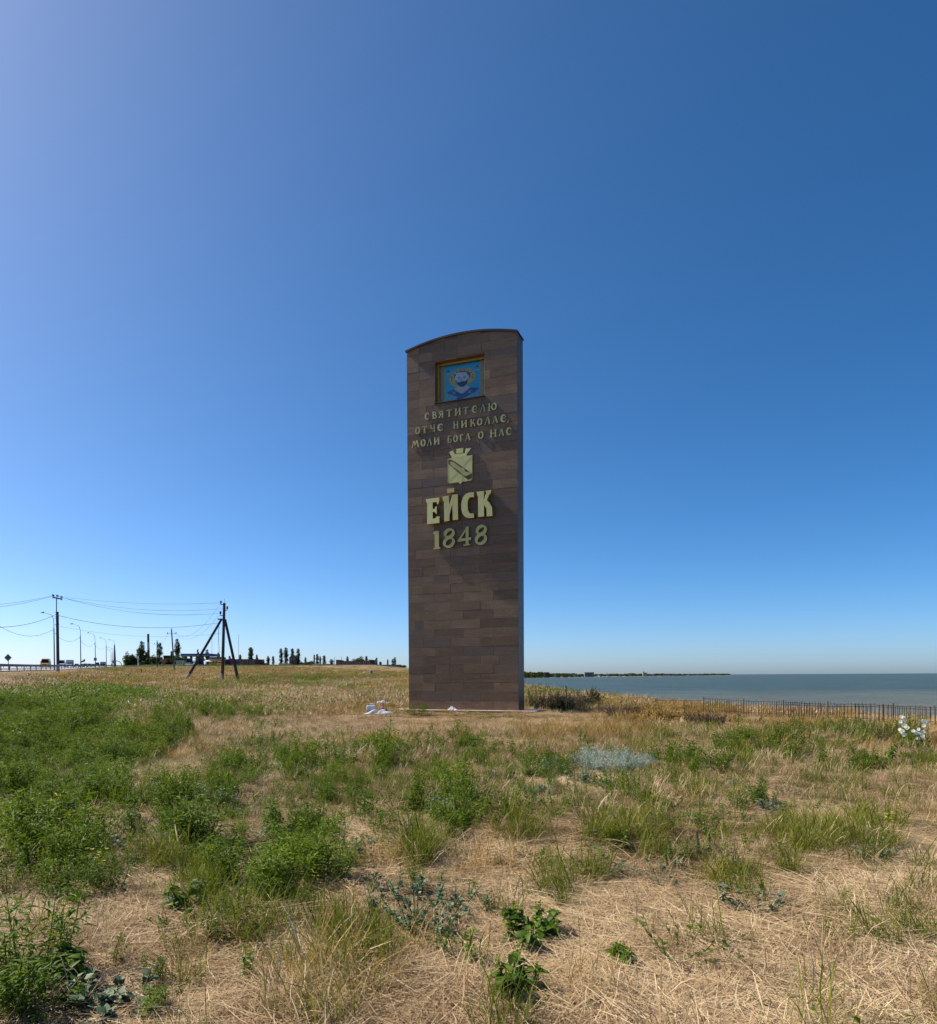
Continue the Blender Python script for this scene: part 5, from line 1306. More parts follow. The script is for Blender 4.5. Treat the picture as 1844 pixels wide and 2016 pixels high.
# ------------------------------------------------------------------ far coast across the bay
def coast():
    pts = [(70, 2450), (350, 2900), (600, 3500), (1100, 4300), (1500, 5200), (1845, 6500)]
    P = [at(*r8(zx, 140), D) for zx, D in pts] + [at(*r9(275, 62), 9500)]
    P = [Vector((150 - 40, 2380, 0))] + P
    n = 60
    def along(t):
        t = t * (len(P) - 1); i = min(int(t), len(P) - 2); return P[i].lerp(P[i + 1], t - i)
    b = MB()
    for i in range(n + 1):
        p = along(i / n); s = p.y / 2450
        for k, (d, z) in enumerate(((-14, -.6), (0, .15), (16, .8), (30, 2.0), (180, 4.0), (900, 4.0))):
            b.v.append((p.x - d * .35 * s - (0 if k < 4 else 0), p.y + d * s, SEA_Z + z * (1 if s < 2 else .8)))
        if i:
            for k in range(5): b.f.append(((i - 1) * 6 + k, i * 6 + k, i * 6 + k + 1, (i - 1) * 6 + k + 1)); b.m.append(0)
    tag(b.build('far_shore', M['sand'], fixn=False), 'distant pale shore across the bay', kind='structure')
    g = np.random.default_rng(5)
    cs, ws, tn = [], [], []
    for i in range(5200):
        t = g.uniform(0, 1) ** 1.25; p = along(t); s = p.y / 2450
        dens = .35 + .65 * vnoise(t * 60, 0, 1, 4)
        if g.uniform() > dens + (.3 if t < .3 else 0): continue
        hgt = (20 if t < .26 else 14) * (.7 + .5 * float(vnoise(t * 90, 3, 1, 9))) * (1 if t < .6 else .9)
        d = g.uniform(12, 70) * s
        cs.append((p.x + g.uniform(-14, 14) - d * .35, p.y + d, SEA_Z + 1 + g.uniform(0, 1) ** .8 * hgt)); ws.append(g.uniform(6, 13) * s ** .4); tn.append(g.uniform(0, .8))
    cs = np.array(cs); n_ = len(cs)
    me = quads_mesh('distant_woods', cs, unit(np.stack([g.normal(size=n_) * .5, -np.ones(n_), g.normal(size=n_) * .5], 1)), unit(np.stack([g.normal(size=n_) * .6, g.normal(size=n_) * .2, np.ones(n_)], 1)), np.array(ws), np.array(ws) * .8, np.array(tn), MS['tree_green_leaf'])
    tag(link(bpy.data.objects.new('distant_woods', me)), 'dark belt of woods along the far shore', kind='stuff')
    def bld(rr, zx0, zx1, ztop, D, mat, label, nwin=5, base=None, name='far_building', cat='building'):
        a = at(*rr(zx0, ztop), D); c = at(*rr(zx1, ztop), D); w = c.x - a.x; h = a.z - (SEA_Z + 3)
        e = empty(name, ((a.x + c.x) / 2, D, SEA_Z + 3), 0, label, cat)
        MB().box((0, 0, h / 2 - 1), (w, w * .35, h + 2)).build('wall', mat, e)
        MB().box((0, 0, h + .4), (w * 1.02, w * .37, .8)).build('roof', M['roof_grey'], e)
        for r_ in range(2):
            for k in range(nwin): MB().box((-w / 2 + (k + .5) * w / nwin, -w * .175 - .1, h * (.55 + .25 * r_)), (w / nwin * .5, .2, h * .10)).build('window', M['glass_dark'], e)
    bld(r8, 604, 685, 107, 3480, M['building_grey'], 'long grey apartment block on the far shore', 9)
    bld(r8, 1112, 1148, 110, 4250, M['silo_yellow'], 'pale yellow grain elevator on the far shore', 3)
    bld(r8, 1115, 1124, 100, 4260, M['building_grey'], 'thin tower on top of the grain elevator on the far shore', 1)
    bld(r8, 140, 152, 133, 2560, M['red_paint'], 'small red roofed house in the woods of the far shore', 2)
    bld(r8, 345, 358, 117, 2900, M['building_pale'], 'pale house at the end of the high woods on the far shore', 2)
    bld(r8, 262, 300, 108, 2700, M['brick_dark'], 'brown block above the woods nearest the stele', 3)
    for k, (a_, b_, t_, D) in enumerate([(420, 436, 121, 3100), (500, 525, 122, 3300), (735, 752, 121, 3700), (800, 822, 122, 3800), (905, 930, 121, 4000), (990, 1012, 121, 4150), (1200, 1226, 121, 4450), (1290, 1330, 122, 4800), (1390, 1420, 121, 5000), (1500, 1520, 121, 5300), (1590, 1640, 122, 5700)]):
        bld(r8, a_, b_, t_, D, M['building_pale'] if k % 2 else M['building_grey'], ['grey', 'pale'][k % 2] + ' block on the far shore, %s small one counted from the stele' % ['first', 'second', 'third', 'fourth', 'fifth', 'sixth', 'seventh', 'eighth', 'ninth', 'tenth', 'last'][k], 3)
    for k, (zx, zt, D) in enumerate([(800, 108, 3850), (855, 106, 3900), (1010, 108, 4200), (640, 104, 3470), (1345, 110, 4900)]):
        p = at(*r8(zx, zt), D)
        e = empty('far_mast', (p.x, D, SEA_Z + 3), 0, 'thin mast on the far shore, %s from the stele end' % ['second', 'third', 'fourth', 'first', 'fifth'][k], 'mast')
        MB().tube([(0, 0, 0), (0, 0, p.z - SEA_Z - 3)], [1.4, .5], 5).build('shaft', M['galv'], e)
coast()

# ------------------------------------------------------------------ rebar fence on the right
def fence(ptsL, n, label, H=1.15, lean=0.0, rails=(0.98, .55, .12), jit=.02, dz=0.0, sp=.138):
    a, b_ = ptsL[0], ptsL[-1]
    e = empty('rebar_fence', (a[0], a[1], 0), 0, label, 'fence')
    P = [Vector((p[0] - a[0], p[1] - a[1], p[2])) for p in ptsL]
    seg = [(P[i + 1].xy - P[i].xy).length for i in range(len(P) - 1)]; tot = sum(seg)
    def along(s):
        for i, L_ in enumerate(seg):
            if s <= L_ or i == len(seg) - 1: return P[i].lerp(P[i + 1], s / L_)
            s -= L_
    me0 = None; s = 0; k = 0
    while s < tot:
        p = along(s)
        if me0 is None: me0 = MB().tube([(0, 0, -H), (0, 0, 0)], .011, 5).mesh('picket', M['rust'])
        o = link(bpy.data.objects.new('picket', me0), e)
        o.location = (p.x, p.y, p.z + rnd.uniform(-.03, .05)); o.rotation_euler = (rnd.uniform(-jit, jit), rnd.uniform(-jit, jit), 0)
        if k % 17 == 0:
            MB().tube([(p.x, p.y, p.z - H - .15), (p.x, p.y, p.z + .07)], .022, 6).build('post', M['rust'], e)
        s += sp * rnd.uniform(.9, 1.1); k += 1
    for q, rz_ in enumerate(rails):
        pts = []; s = 0
        while s <= tot + .01:
            p = along(min(s, tot)); pts.append((p.x, p.y - .012, p.z - H + rz_ * H + math.sin(s * 1.7 + q) * .012)); s += .8
        MB().tube(pts, .010, 5).build('rail', M['rust'], e)
    return e
def fp(px, py, D): p = at(px, py, D); return (p.x, p.y, p.z)
FA = fp(1385, 1374.5, 33.5); FB = fp(1500, 1380, 30.5); FC = fp(1600, 1383.5, 27.5); FD_ = fp(1700, 1386, 25.6); FE = fp(1860, 1391.5, 24.0); FG = fp(2150, 1402, 21)
fence([FA, FB, FC, FD_, FE, FG], 0, 'rusty rebar fence on the bluff edge with thin upright pickets and three rails')
fence([fp(1528, 1384, 31.2), fp(1640, 1387.5, 28.2), fp(1740, 1389, 26.6), fp(1860, 1395, 25.0), fp(2150, 1406, 22)], 0, 'second rusty rebar mesh standing just behind the front fence', rails=(.95, .5, .1), sp=.15)
fence([fp(1290, 1378, 35.5), fp(1385, 1378, 33.9)], 0, 'short low stretch of rusty wire fence fading into the brown bushes', H=.8, rails=(.97,), sp=.5, jit=.15)

# ------------------------------------------------------------------ rubbish by the stele
def gp(rr, x, y): return ground_at(*rr(x, y))
p = gp(r7, 188, 452); s_ = p.y / F
e = empty('jerrycan', p, R(8), 'white plastic canister standing left of the stele', 'canister')
wj = 88 / 2.88 / 1.677 * s_; hj = 78 / 2.88 / 1.677 * s_
MB().prism([(-wj / 2, 0), (wj / 2, 0), (wj / 2, hj * .8), (wj * .42, hj), (-wj * .42, hj), (-wj / 2, hj * .8)], -wj * .26, wj * .26, bev=.02).build('body', M['plastic_white'], e)
MB().prism([(-wj / 2 + .01, .01), (wj / 2 - .01, .01), (wj / 2 - .01, hj * .45), (-wj / 2 + .01, hj * .45)], -wj * .27, -wj * .255).build('cloudy_content', M['plastic_water'], e)
MB().tube([(-.05, 0, hj), (-.04, 0, hj + .07), (.09, 0, hj + .07), (.11, 0, hj)], .02, 6).build('handle', M['plastic_white'], e)
MB().lathe([(.04, hj), (.045, hj + .05), (.035, hj + .06)], 10, (-wj * .34, 0, 0)).build('cap', M['blue_drum'], e)
def cloth(name, pos, sx, sy, h, mat, label, cat, seed, rz=0, parts=()):
    g = np.random.default_rng(seed)
    n = 26; v = []; f = []
    for i in range(n):
        for j in range(n):
            u, w = i / (n - 1) * 2 - 1, j / (n - 1) * 2 - 1
            r = math.hypot(u, w); a = math.atan2(w, u)
            rim = .85 + .22 * math.sin(3 * a + seed) + .12 * math.sin(7 * a + seed * 2)
            k = max(abs(u), abs(w)); sc_ = (k / r if r > 1e-6 else 1) * rim
            x, y = u * sc_ * sx / 2, w * sc_ * sy / 2
            fold = .5 + .5 * math.sin(u * 6 + w * 3.4 + 2 * math.sin(w * 4 + seed)) * math.cos(w * 5 - u * 2 + seed)
            z = h * (1 - min(1, r) ** 2) * (.45 + .55 * fold) + h * .12 * fold * (1 if k < .98 else 0)
            v.append((x, y, z))
    for i in range(n - 1):
        for j in range(n - 1): f.append((i * n + j, (i + 1) * n + j, (i + 1) * n + j + 1, i * n + j + 1))
    b = MB(); b.add(v, f)
    e = empty(name, pos, rz, label, cat)
    o = b.build('fabric', mat, e, smooth=True, fixn=True)
    md = o.modifiers.new('thick', 'SOLIDIFY'); md.thickness = .012
    for nm, (px_, py_, pz_), (a_, b__, c_), mt in parts:
        vv = []; ff = []; m = 14
        for i in range(m):
            for j in range(m):
                u, w = i / (m - 1) * 2 - 1, j / (m - 1) * 2 - 1
                vv.append((px_ + u * a_ / 2 * (1 + .15 * math.sin(5 * w + seed)), py_ + w * b__ / 2 * (1 + .15 * math.sin(4 * u)), pz_ + c_ * (1 - u * u) * (1 - w * w) * (.6 + .4 * math.sin(7 * u + 4 * w + seed))))
        for i in range(m - 1):
            for j in range(m - 1): ff.append((i * m + j, (i + 1) * m + j, (i + 1) * m + j + 1, i * m + j + 1))
        bb = MB(); bb.add(vv, ff); q = bb.build(nm, mt, e, smooth=True); md = q.modifiers.new('thick', 'SOLIDIFY'); md.thickness = .01
    return e
p = gp(r7, 300, 378); p.z += .0
cloth('clothes_pile', p, 1.25, .95, .30, M['cloth_white'], 'heap of white and lilac cloth dumped left of the stele', 'clothes', 2, .3, [('lilac_cloth', (.0, -.05, .12), (.7, .5, .17), M['cloth_lilac']), ('dark_cloth', (.26, .02, .12), (.34, .3, .18), M['cloth_dark'])])
p = gp(r7, 290, 462); p.z += .03
cloth('cloth_sheet', p, 1.35, .55, .20, M['cloth_white'], 'crumpled white sheet with a magenta scrap lying before the plinth corner', 'cloth', 5, .25, [('magenta_scrap', (.02, -.0, .20), (.17, .17, .15), M['magenta']), ('dark_fold', (.18, .03, .12), (.14, .2, .12), M['cloth_dark'])])
sp_ = face(*r7(963, 415), -.35)
p = PA + U * sp_[0] - INT * .35; p.z = .07
cloth('white_bag', p, .46, .28, .17, M['cloth_white'], 'crumpled white plastic bag on the plinth slab at the foot of the stele', 'bag', 9, ST_RZ, [('bag_knot', (-.16, 0, .02), (.14, .12, .08), M['plastic_white'])])
p = ground_at(*r6(1307, 392)); s_ = p.y / F
e = empty('blue_barrel', p, 0, 'small blue barrel standing alone in the dry grass left of the stele', 'barrel')
hb = 38 / 3.07 / 1.677 * s_; rb = hb * .40
MB().lathe([(rb * .92, -.05), (rb, .05), (rb, hb * .32), (rb * 1.06, hb * .34), (rb, hb * .37), (rb, hb * .62), (rb * 1.06, hb * .65), (rb, hb * .68), (rb, hb * .94), (rb * .9, hb)], 16).build('body', M['blue_drum'], e)
MB().lathe([(rb * .96, hb + .001), (rb * .96, hb + .04), (rb * .7, hb + .05)], 16).build('lid', M['tin_white'], e)

# ------------------------------------------------------------------ plant pieces
def blades(g, n, rad, lmin, lmax, wid, lean, curl, seg=3, z0=0.0, flat_=False, head=False):
    """n bent grass blades; returns vertices, quads, shade"""
    a = g.uniform(0, 2 * PI, n); rr = rad * np.sqrt(g.uniform(0, 1, n))
    root = np.stack([np.cos(a) * rr, np.sin(a) * rr, np.full(n, z0)], 1)
    az = g.uniform(0, 2 * PI, n) if not flat_ else g.normal(0, .9, n) + (g.uniform(0, 1, n) > .5) * PI
    ln = g.uniform(lmin, lmax, n); el = np.clip(g.normal(lean, .25, n), .03, 1.5)
    if flat_: root[:, 2] = g.uniform(0.002, .035, n); el = np.abs(g.normal(.0, .075, n))
    V = []; tw = g.uniform(-1, 1, n)
    dirh = np.stack([np.cos(az), np.sin(az)], 1)
    wdir = np.stack([-np.sin(az), np.cos(az), tw * .5], 1); wdir = unit(wdir)
    p = root.copy()
    bendz = g.normal(0, .55, n) if flat_ else np.zeros(n)
    for k in range(seg + 1):
        t = k / seg
        if flat_: dirh = np.stack([np.cos(az + bendz * t), np.sin(az + bendz * t)], 1)
        wk = wid * (1 - t) ** .6 * (1 if k < seg else 0) + (wid * .08)
        if head and k >= seg - 1: wk = wid * 1.6 if k == seg - 1 else wid * .5
        V += [p - wdir * (wk * .5), p + wdir * (wk * .5)]
        e_ = el - curl * t * g.uniform(.6, 1.4, n)
        st = np.stack([dirh[:, 0] * np.cos(e_), dirh[:, 1] * np.cos(e_), np.sin(e_)], 1) * (ln / seg)[:, None]
        p = p + st
    V = np.stack(V, 1)                                     # n, 2(seg+1), 3
    m = 2 * (seg + 1)
    if flat_: V[:, :, 2] = np.maximum(V[:, :, 2], .003)
    q = np.array([[2 * k, 2 * k + 1, 2 * k + 3, 2 * k + 2] for k in range(seg)])
    f = (q[None] + (np.arange(n) * m)[:, None, None]).reshape(-1, 4)
    sh = g.uniform(0, 1, n)[:, None] * .8 + np.repeat(np.linspace(0, .2, seg + 1), 2)[None]
    return V.reshape(-1, 3), f, sh.ravel()
def leaves(g, pos, dirn, ln, wd, droop=.35, fold=.25):
    """broad leaves: 8 triangles as four quads, folded on the midrib and drooping"""
    n = len(pos); up = np.array([0, 0, 1.]) + g.normal(0, .25, (n, 3))
    d = unit(dirn); s = unit(np.cross(d, up)); nn = np.cross(s, d)
    ln = np.broadcast_to(ln, (n,))[:, None]; wd = np.broadcast_to(wd, (n,))[:, None]
    def P(t, w, dz): return pos + d * ln * t + s * wd * w + nn * (dz * ln) - np.array([0, 0, 1.]) * (droop * t * t * ln)
    V = np.stack([P(0, 0, 0), P(.32, -.5, fold * .35), P(.35, 0, 0), P(.32, .5, fold * .35), P(.72, -.30, fold * .2), P(.70, 0, 0), P(.72, .30, fold * .2), P(1, 0, 0)], 1)
    q = np.array([[0, 2, 1, 1], [0, 3, 2, 2], [1, 2, 5, 4], [2, 3, 6, 5], [4, 5, 7, 7], [5, 6, 7, 7]])
    tri = np.array([[0, 2, 1], [0, 3, 2], [1, 2, 5], [1, 5, 4], [2, 3, 6], [2, 6, 5], [4, 5, 7], [5, 6, 7]])
    f = (tri[None] + (np.arange(n) * 8)[:, None, None]).reshape(-1, 3)
    sh = np.repeat(g.uniform(0, 1, n), 8) * np.tile([.8, .9, 1, .9, .9, 1, .9, 1], n)
    return V.reshape(-1, 3), f, sh
def join(parts):
    """parts: (v, f, shade); quads are split so all are triangles"""
    V, Fc, S = [], [], []; o = 0
    for v, f, s in parts:
        f = np.asarray(f)
        if f.shape[1] == 4: f = np.concatenate([f[:, [0, 1, 2]], f[:, [0, 2, 3]]])
        V.append(v); Fc.append(f + o); S.append(s); o += len(v)
    return np.concatenate(V), np.concatenate(Fc), np.concatenate(S)
def stems(g, n, rad, h, spread, w=.006, seg=4):
    """thin upright stems as crossed ribbons; returns geometry and points along them"""
    a = g.uniform(0, 2 * PI, n); base = np.stack([np.cos(a), np.sin(a), np.zeros(n)], 1) * (rad * np.sqrt(g.uniform(0, 1, n)))[:, None]
    hh = h * g.uniform(.6, 1.05, n); tip = base + np.stack([np.cos(a) * spread * hh * g.uniform(.2, 1, n), np.sin(a) * spread * hh * g.uniform(.2, 1, n), hh], 1)
    ts = np.linspace(0, 1, seg + 1)
    line = base[:, None] * (1 - ts)[None, :, None] + tip[:, None] * ts[None, :, None]
    line[:, :, 2] -= 0
    line += (np.sin(ts * PI)[None, :, None] * g.normal(0, .04 * h, (n, 1, 3)))
    V = []; Fq = []
    for ax in (np.array([1., 0, 0]), np.array([0, 1., 0])):
        ww = w * (1 - .6 * ts)[None, :, None]
        A = line - ax * ww; B = line + ax * ww
        V.append(np.stack([A, B], 2).reshape(n, -1, 3))
    V = np.concatenate(V, 1); m = V.shape[1]
    q = [[2 * k, 2 * k + 1, 2 * k + 3, 2 * k + 2] for k in range(seg)]
    q += [[x + 2 * (seg + 1) for x in r] for r in q]
    f = (np.array(q)[None] + (np.arange(n) * m)[:, None, None]).reshape(-1, 4)
    return (V.reshape(-1, 3), f, np.full(n * m, .4)), line
def on_stems(g, line, k, t0=.15, t1=1.0):
    n = len(line); i = g.integers(0, n, k); t = g.uniform(t0, t1, k) * (line.shape[1] - 1)
    j = np.minimum(t.astype(int), line.shape[1] - 2); fr = (t - j)[:, None]
    return line[i, j] * (1 - fr) + line[i, j + 1] * fr, t / (line.shape[1] - 1)

def straw_patch(seed, n=250, rad=.42):
    g = np.random.default_rng(seed)
    return join([blades(g, n, rad, .08, .34, .0030, 0, .05, 3, flat_=True), blades(g, int(n * .22), rad, .04, .12, .0034, .6, .6, 2), blades(g, 4, rad, .2, .40, .0042, 0, .02, 3, flat_=True)])
def straw_tuft(seed, n=85, h=.32, rad=.18):
    g = np.random.default_rng(seed)
    return join([blades(g, n, rad, h * .4, h, .0032, .95, 1.6, 3), blades(g, n // 4, rad, h * .8, h * 1.3, .0038, 1.25, .9, 3, head=True)])
def grass_tuft(seed, n=85, h=.32, rad=.15, w=.0050):
    g = np.random.default_rng(seed)
    return join([blades(g, n, rad, h * .45, h, w, 1.15, 1.0, 3), blades(g, n // 5, rad, h * .9, h * 1.25, w * .8, 1.35, .7, 3, head=True)])
def feather_weed(seed, h=.5, ns=5, nl=340, rad=.10):
    """upright weed with finely cut leaves"""
    g = np.random.default_rng(seed)
    st, line = stems(g, ns, rad, h, .35, .005)
    p, t = on_stems(g, line, nl, .12)
    a = g.uniform(0, 2 * PI, nl); el = g.uniform(-.1, .9, nl)
    d = np.stack([np.cos(a) * np.cos(el), np.sin(a) * np.cos(el), np.sin(el)], 1)
    off = d * (g.uniform(0, 1, nl) * (.16 * h / .5) * (1.05 - t * .75))[:, None]
    lf = leaves(g, p + off, d + g.normal(0, .35, (nl, 3)), g.uniform(.035, .075, nl) * h / .45, g.uniform(.008, .018, nl) * h / .45, .2)
    return join([st, lf])
def broad_weed(seed, h=.4, ns=4, nl=46, ll=.075, lw=.042, rad=.07, droop=.5):
    g = np.random.default_rng(seed)
    st, line = stems(g, ns, rad, h, .3, .006)
    p, t = on_stems(g, line, nl, .1)
    a = g.uniform(0, 2 * PI, nl); el = g.uniform(-.1, .7, nl)
    d = np.stack([np.cos(a) * np.cos(el), np.sin(a) * np.cos(el), np.sin(el)], 1)
    sz = (1.15 - .5 * t) * g.uniform(.7, 1.15, nl)
    return join([st, leaves(g, p + d * .012, d, ll * sz, lw * sz, droop)])
def sprawl_weed(seed, r=.3, h=.14, ns=16, nl=150, ll=.034, lw=.026):
    g = np.random.default_rng(seed)
    st, line = stems(g, ns, r * .4, h, 1.8, .0035)
    p, t = on_stems(g, line, nl, .15)
    a = g.uniform(0, 2 * PI, nl)
    d = np.stack([np.cos(a), np.sin(a), g.uniform(-.1, .8, nl)], 1)
    return join([st, leaves(g, p, d, ll * g.uniform(.6, 1.3, nl), lw * g.uniform(.6, 1.3, nl), .15, .1)])
def flower_heads(seed, h, n, rad, size, petals=5):
    g = np.random.default_rng(seed)
    a = g.uniform(0, 2 * PI, n); r = rad * np.sqrt(g.uniform(0, 1, n))
    c = np.stack([np.cos(a) * r, np.sin(a) * r, h * g.uniform(.7, 1.1, n)], 1)
    ps = np.repeat(c, petals, 0); b_ = np.tile(np.linspace(0, 2 * PI, petals, endpoint=False), n)
    d = np.stack([np.cos(b_), np.sin(b_), np.full(len(b_), .35)], 1)
    return leaves(g, ps, d, size, size * .8, .1, .1)

def pmesh(name, *groups):
    """groups of ((v, f, shade), material) as one triangle mesh"""
    V, Fc, S, MI = [], [], [], []; o = 0
    for i, ((v, f, s), mat) in enumerate(groups):
        f = np.asarray(f)
        if f.shape[1] == 4: f = np.concatenate([f[:, [0, 1, 2]], f[:, [0, 2, 3]]])
        V.append(v); Fc.append(f + o); S.append(s); MI.append(np.full(len(f), i)); o += len(v)
    me = raw_mesh(name, np.concatenate(V), np.concatenate(Fc), np.concatenate(S), groups[0][1])
    for g_ in groups[1:]: me.materials.append(g_[1])
    me.polygons.foreach_set('material_index', np.concatenate(MI).astype(np.int32))
    return me
PROTO = {}
def proto(key, meshes):
    col = bpy.data.collections.new(key)
    for i, me in enumerate(meshes):
        o = bpy.data.objects.new(key + '.%03d' % i, me); col.objects.link(o)
    PROTO[key] = (col, len(meshes))
proto('straw_mat', [pmesh('straw_mat', (straw_patch(i), M['straw'])) for i in range(5)])
proto('straw_tuft', [pmesh('straw_tuft', (straw_tuft(20 + i), M['straw'])) for i in range(4)])
proto('golden_tuft', [pmesh('golden_tuft', (straw_tuft(30 + i, 80, .42, .2), M['golden'])) for i in range(4)])
proto('green_tuft', [pmesh('green_tuft', (grass_tuft(40 + i), M['green_grass'])) for i in range(4)])
proto('green_tuft_dry', [pmesh('green_tuft_dry', (grass_tuft(45 + i, 50), M['green_grass']), (straw_tuft(46 + i, 40), M['straw'])) for i in range(3)])
proto('feather_weed', [pmesh('feather_weed', (feather_weed(50 + i), M['green_leaf'])) for i in range(4)])
proto('broad_weed', [pmesh('broad_weed', (broad_weed(60 + i, .32, 4, 60, .06, .032), M['green_leaf'])) for i in range(4)])
proto('low_weed', [pmesh('low_weed', (sprawl_weed(70 + i, .22, .16, 12, 130, .034, .020), M['green_leaf'])) for i in range(3)])
proto('glaucous_weed', [pmesh('glaucous_weed', (sprawl_weed(80 + i, .24, .17, 14, 120), M['glaucous'])) for i in range(3)])
def far_clump(seed, mat, n=60, h=.30, w=.024):
    g = np.random.default_rng(seed)
    return pmesh('far_clump', (blades(g, n, .8, h * .4, h, w, 1.1, .9, 2), mat))
def far_leaf(seed, mat, n=110):
    g = np.random.default_rng(seed)
    p = np.stack([g.normal(0, .42, n), g.normal(0, .42, n), np.abs(g.normal(0, .13, n)) + .02], 1)
    return pmesh('far_leaf', (leaves(g, p, unit(g.normal(size=(n, 3)) + np.array([0, 0, .4])), g.uniform(.07, .16, n), .05, .2), mat))
proto('far_dry', [far_clump(90 + i, M['straw']) for i in range(3)] )
proto('far_gold', [far_clump(94 + i, M['golden']) for i in range(3)])
proto('far_grass', [far_clump(97 + i, M['green_grass']) for i in range(3)])
proto('far_leafy', [far_leaf(100 + i, M['green_leaf']) for i in range(3)])
proto('yellow_flower', [pmesh('yellow_flower', (feather_weed(110 + i, .42, 3, 60), M['green_leaf']), (flower_heads(111 + i, .42, 9, .12, .022), M['petal_yellow'])) for i in range(2)])

def scatter(name, key, P, scale, tone, label, tilt=.15, seed=1):
    """one ground-cover object: a point cloud with a geometry-nodes instancer"""
    g = np.random.default_rng(seed)
    n = len(P); col, k = PROTO[key]
    me = bpy.data.meshes.new(name)
    me.vertices.add(n); me.vertices.foreach_set('co', np.asarray(P, np.float32).ravel())
    rot = np.stack([g.normal(0, tilt, n), g.normal(0, tilt, n), g.uniform(0, 2 * PI, n)], 1)
    if key == 'straw_mat': rot[:, 2] = (fbm(P[:, 0], P[:, 1], 1.4, 31) - .5) * 9 + g.normal(0, .45, n)
    for nm, ty, arr, fld in (('rot', 'FLOAT_VECTOR', rot, 'vector'), ('scl', 'FLOAT', scale, 'value'), ('tone', 'FLOAT', tone, 'value'), ('idx', 'INT', g.integers(0, k, n), 'value')):
        a = me.attributes.new(nm, ty, 'POINT')
        a.data.foreach_set(fld, np.asarray(arr, np.int32 if ty == 'INT' else np.float32).ravel())
    o = link(bpy.data.objects.new(name, me))
    ng = bpy.data.node_groups.new(name, 'GeometryNodeTree')
    ng.interface.new_socket('Geometry', in_out='INPUT', socket_type='NodeSocketGeometry')
    ng.interface.new_socket('Geometry', in_out='OUTPUT', socket_type='NodeSocketGeometry')
    gi = ng.nodes.new('NodeGroupInput'); go = ng.nodes.new('NodeGroupOutput')
    m2p = ng.nodes.new('GeometryNodeMeshToPoints')
    ci = ng.nodes.new('GeometryNodeCollectionInfo'); ci.inputs['Collection'].default_value = col
    ci.inputs['Separate Children'].default_value = True; ci.inputs['Reset Children'].default_value = True
    iop = ng.nodes.new('GeometryNodeInstanceOnPoints'); iop.inputs['Pick Instance'].default_value = True
    def na(nm, ty):
        q = ng.nodes.new('GeometryNodeInputNamedAttribute'); q.data_type = ty; q.inputs['Name'].default_value = nm; return q.outputs['Attribute']
    e2r = ng.nodes.new('FunctionNodeEulerToRotation')
    ng.links.new(na('rot', 'FLOAT_VECTOR'), e2r.inputs[0])
    ng.links.new(gi.outputs[0], m2p.inputs['Mesh']); ng.links.new(m2p.outputs[0], iop.inputs['Points'])
    ng.links.new(ci.outputs[0], iop.inputs['Instance']); ng.links.new(na('idx', 'INT'), iop.inputs['Instance Index'])
    ng.links.new(e2r.outputs[0], iop.inputs['Rotation']); ng.links.new(na('scl', 'FLOAT'), iop.inputs['Scale'])
    ng.links.new(iop.outputs[0], go.inputs[0])
    md = o.modifiers.new('cover', 'NODES'); md.node_group = ng
    return tag(o, label, kind='stuff')

def sample_points(y0, y1, dens, seed, margin=0.5, side=0.86):
    """random points over the visible wedge of ground between two distances"""
    g = np.random.default_rng(seed)
    area = 0; n = int(dens * ((y1 ** 2 - y0 ** 2) * side + margin * 2 * (y1 - y0)))
    y = np.sqrt(g.uniform(y0 ** 2, y1 ** 2, n)); x = g.uniform(-1, 1, n) * (y * side + margin) * 1.0
    keep = edge_dist(x, y) > .15
    # clear of the stele's plinth
    rel_x = (x - PA.x) * U.x + (y - PA.y) * U.y; rel_y = (x - PA.x) * INT.x + (y - PA.y) * INT.y
    keep &= ~((rel_x > -.95) & (rel_x < W + .95) & (rel_y > -.68) & (rel_y < T + .55))
    d = (x - road_x(y)) * .915
    keep &= ~((d < 8.5) & (y > 40))
    x, y = x[keep], y[keep]
    z = terr(x, y)
    px, py = proj(x, y, z)
    jx = (fbm(x, y, 1.1, 21) - .5) * 46; jy = (fbm(x, y, 1.1, 22) - .5) * 20
    return g, np.stack([x, y, z], 1), px + jx, py + jy
def cover(y0, y1, dens, seed, key, name, label, prob, smin, smax, tone_fn=None, tilt=.15, side=.86):
    g, P, px, py = sample_points(y0, y1, dens, seed, side=side)
    pr = prob(px, py, P)
    k = g.uniform(0, 1, len(P)) < pr
    P = P[k]; px = px[k]; py = py[k]
    if not len(P): return
    s = g.uniform(smin, smax, len(P)) * (.35 + 1.3 * fbm(P[:, 0], P[:, 1], 1.3, 41))
    ed = edge_dist(P[:, 0], P[:, 1])
    if 'straw_mat' not in key:      # short turf along the fence so that its foot shows
        low = (ed < 14) & (P[:, 0] > 8) & (P[:, 1] < 34) & (P[:, 1] > 15); s = np.where(low, s * .42, s)
        low = (P[:, 1] > 23) & (P[:, 1] < 33) & (np.abs(P[:, 0] + .3) < 5.5); s = np.where(low, s * (.60 if 'tuft' in key else .45), s)
    tone = np.clip(fbm(P[:, 0], P[:, 1], 2.2, seed + 3) * 1.5 - .25 + g.normal(0, .16, len(P)), 0, 1)
    if tone_fn is not None: tone = tone_fn(tone, px, py, P)
    P = P.copy(); P[:, 2] -= .008
    scatter(name, key, P, s, tone, label, tilt, seed)
fg = lambda px, py: field(GREEN_LEAF, px, py)
fr = lambda px, py: field(GREEN_GRASS, px, py)
fo = lambda px, py: field(GOLDEN, px, py)
def vn(P, s, seed, th=.45, soft=.12):
    return sstep(th - soft, th + soft, fbm(P[:, 0], P[:, 1], s, seed))
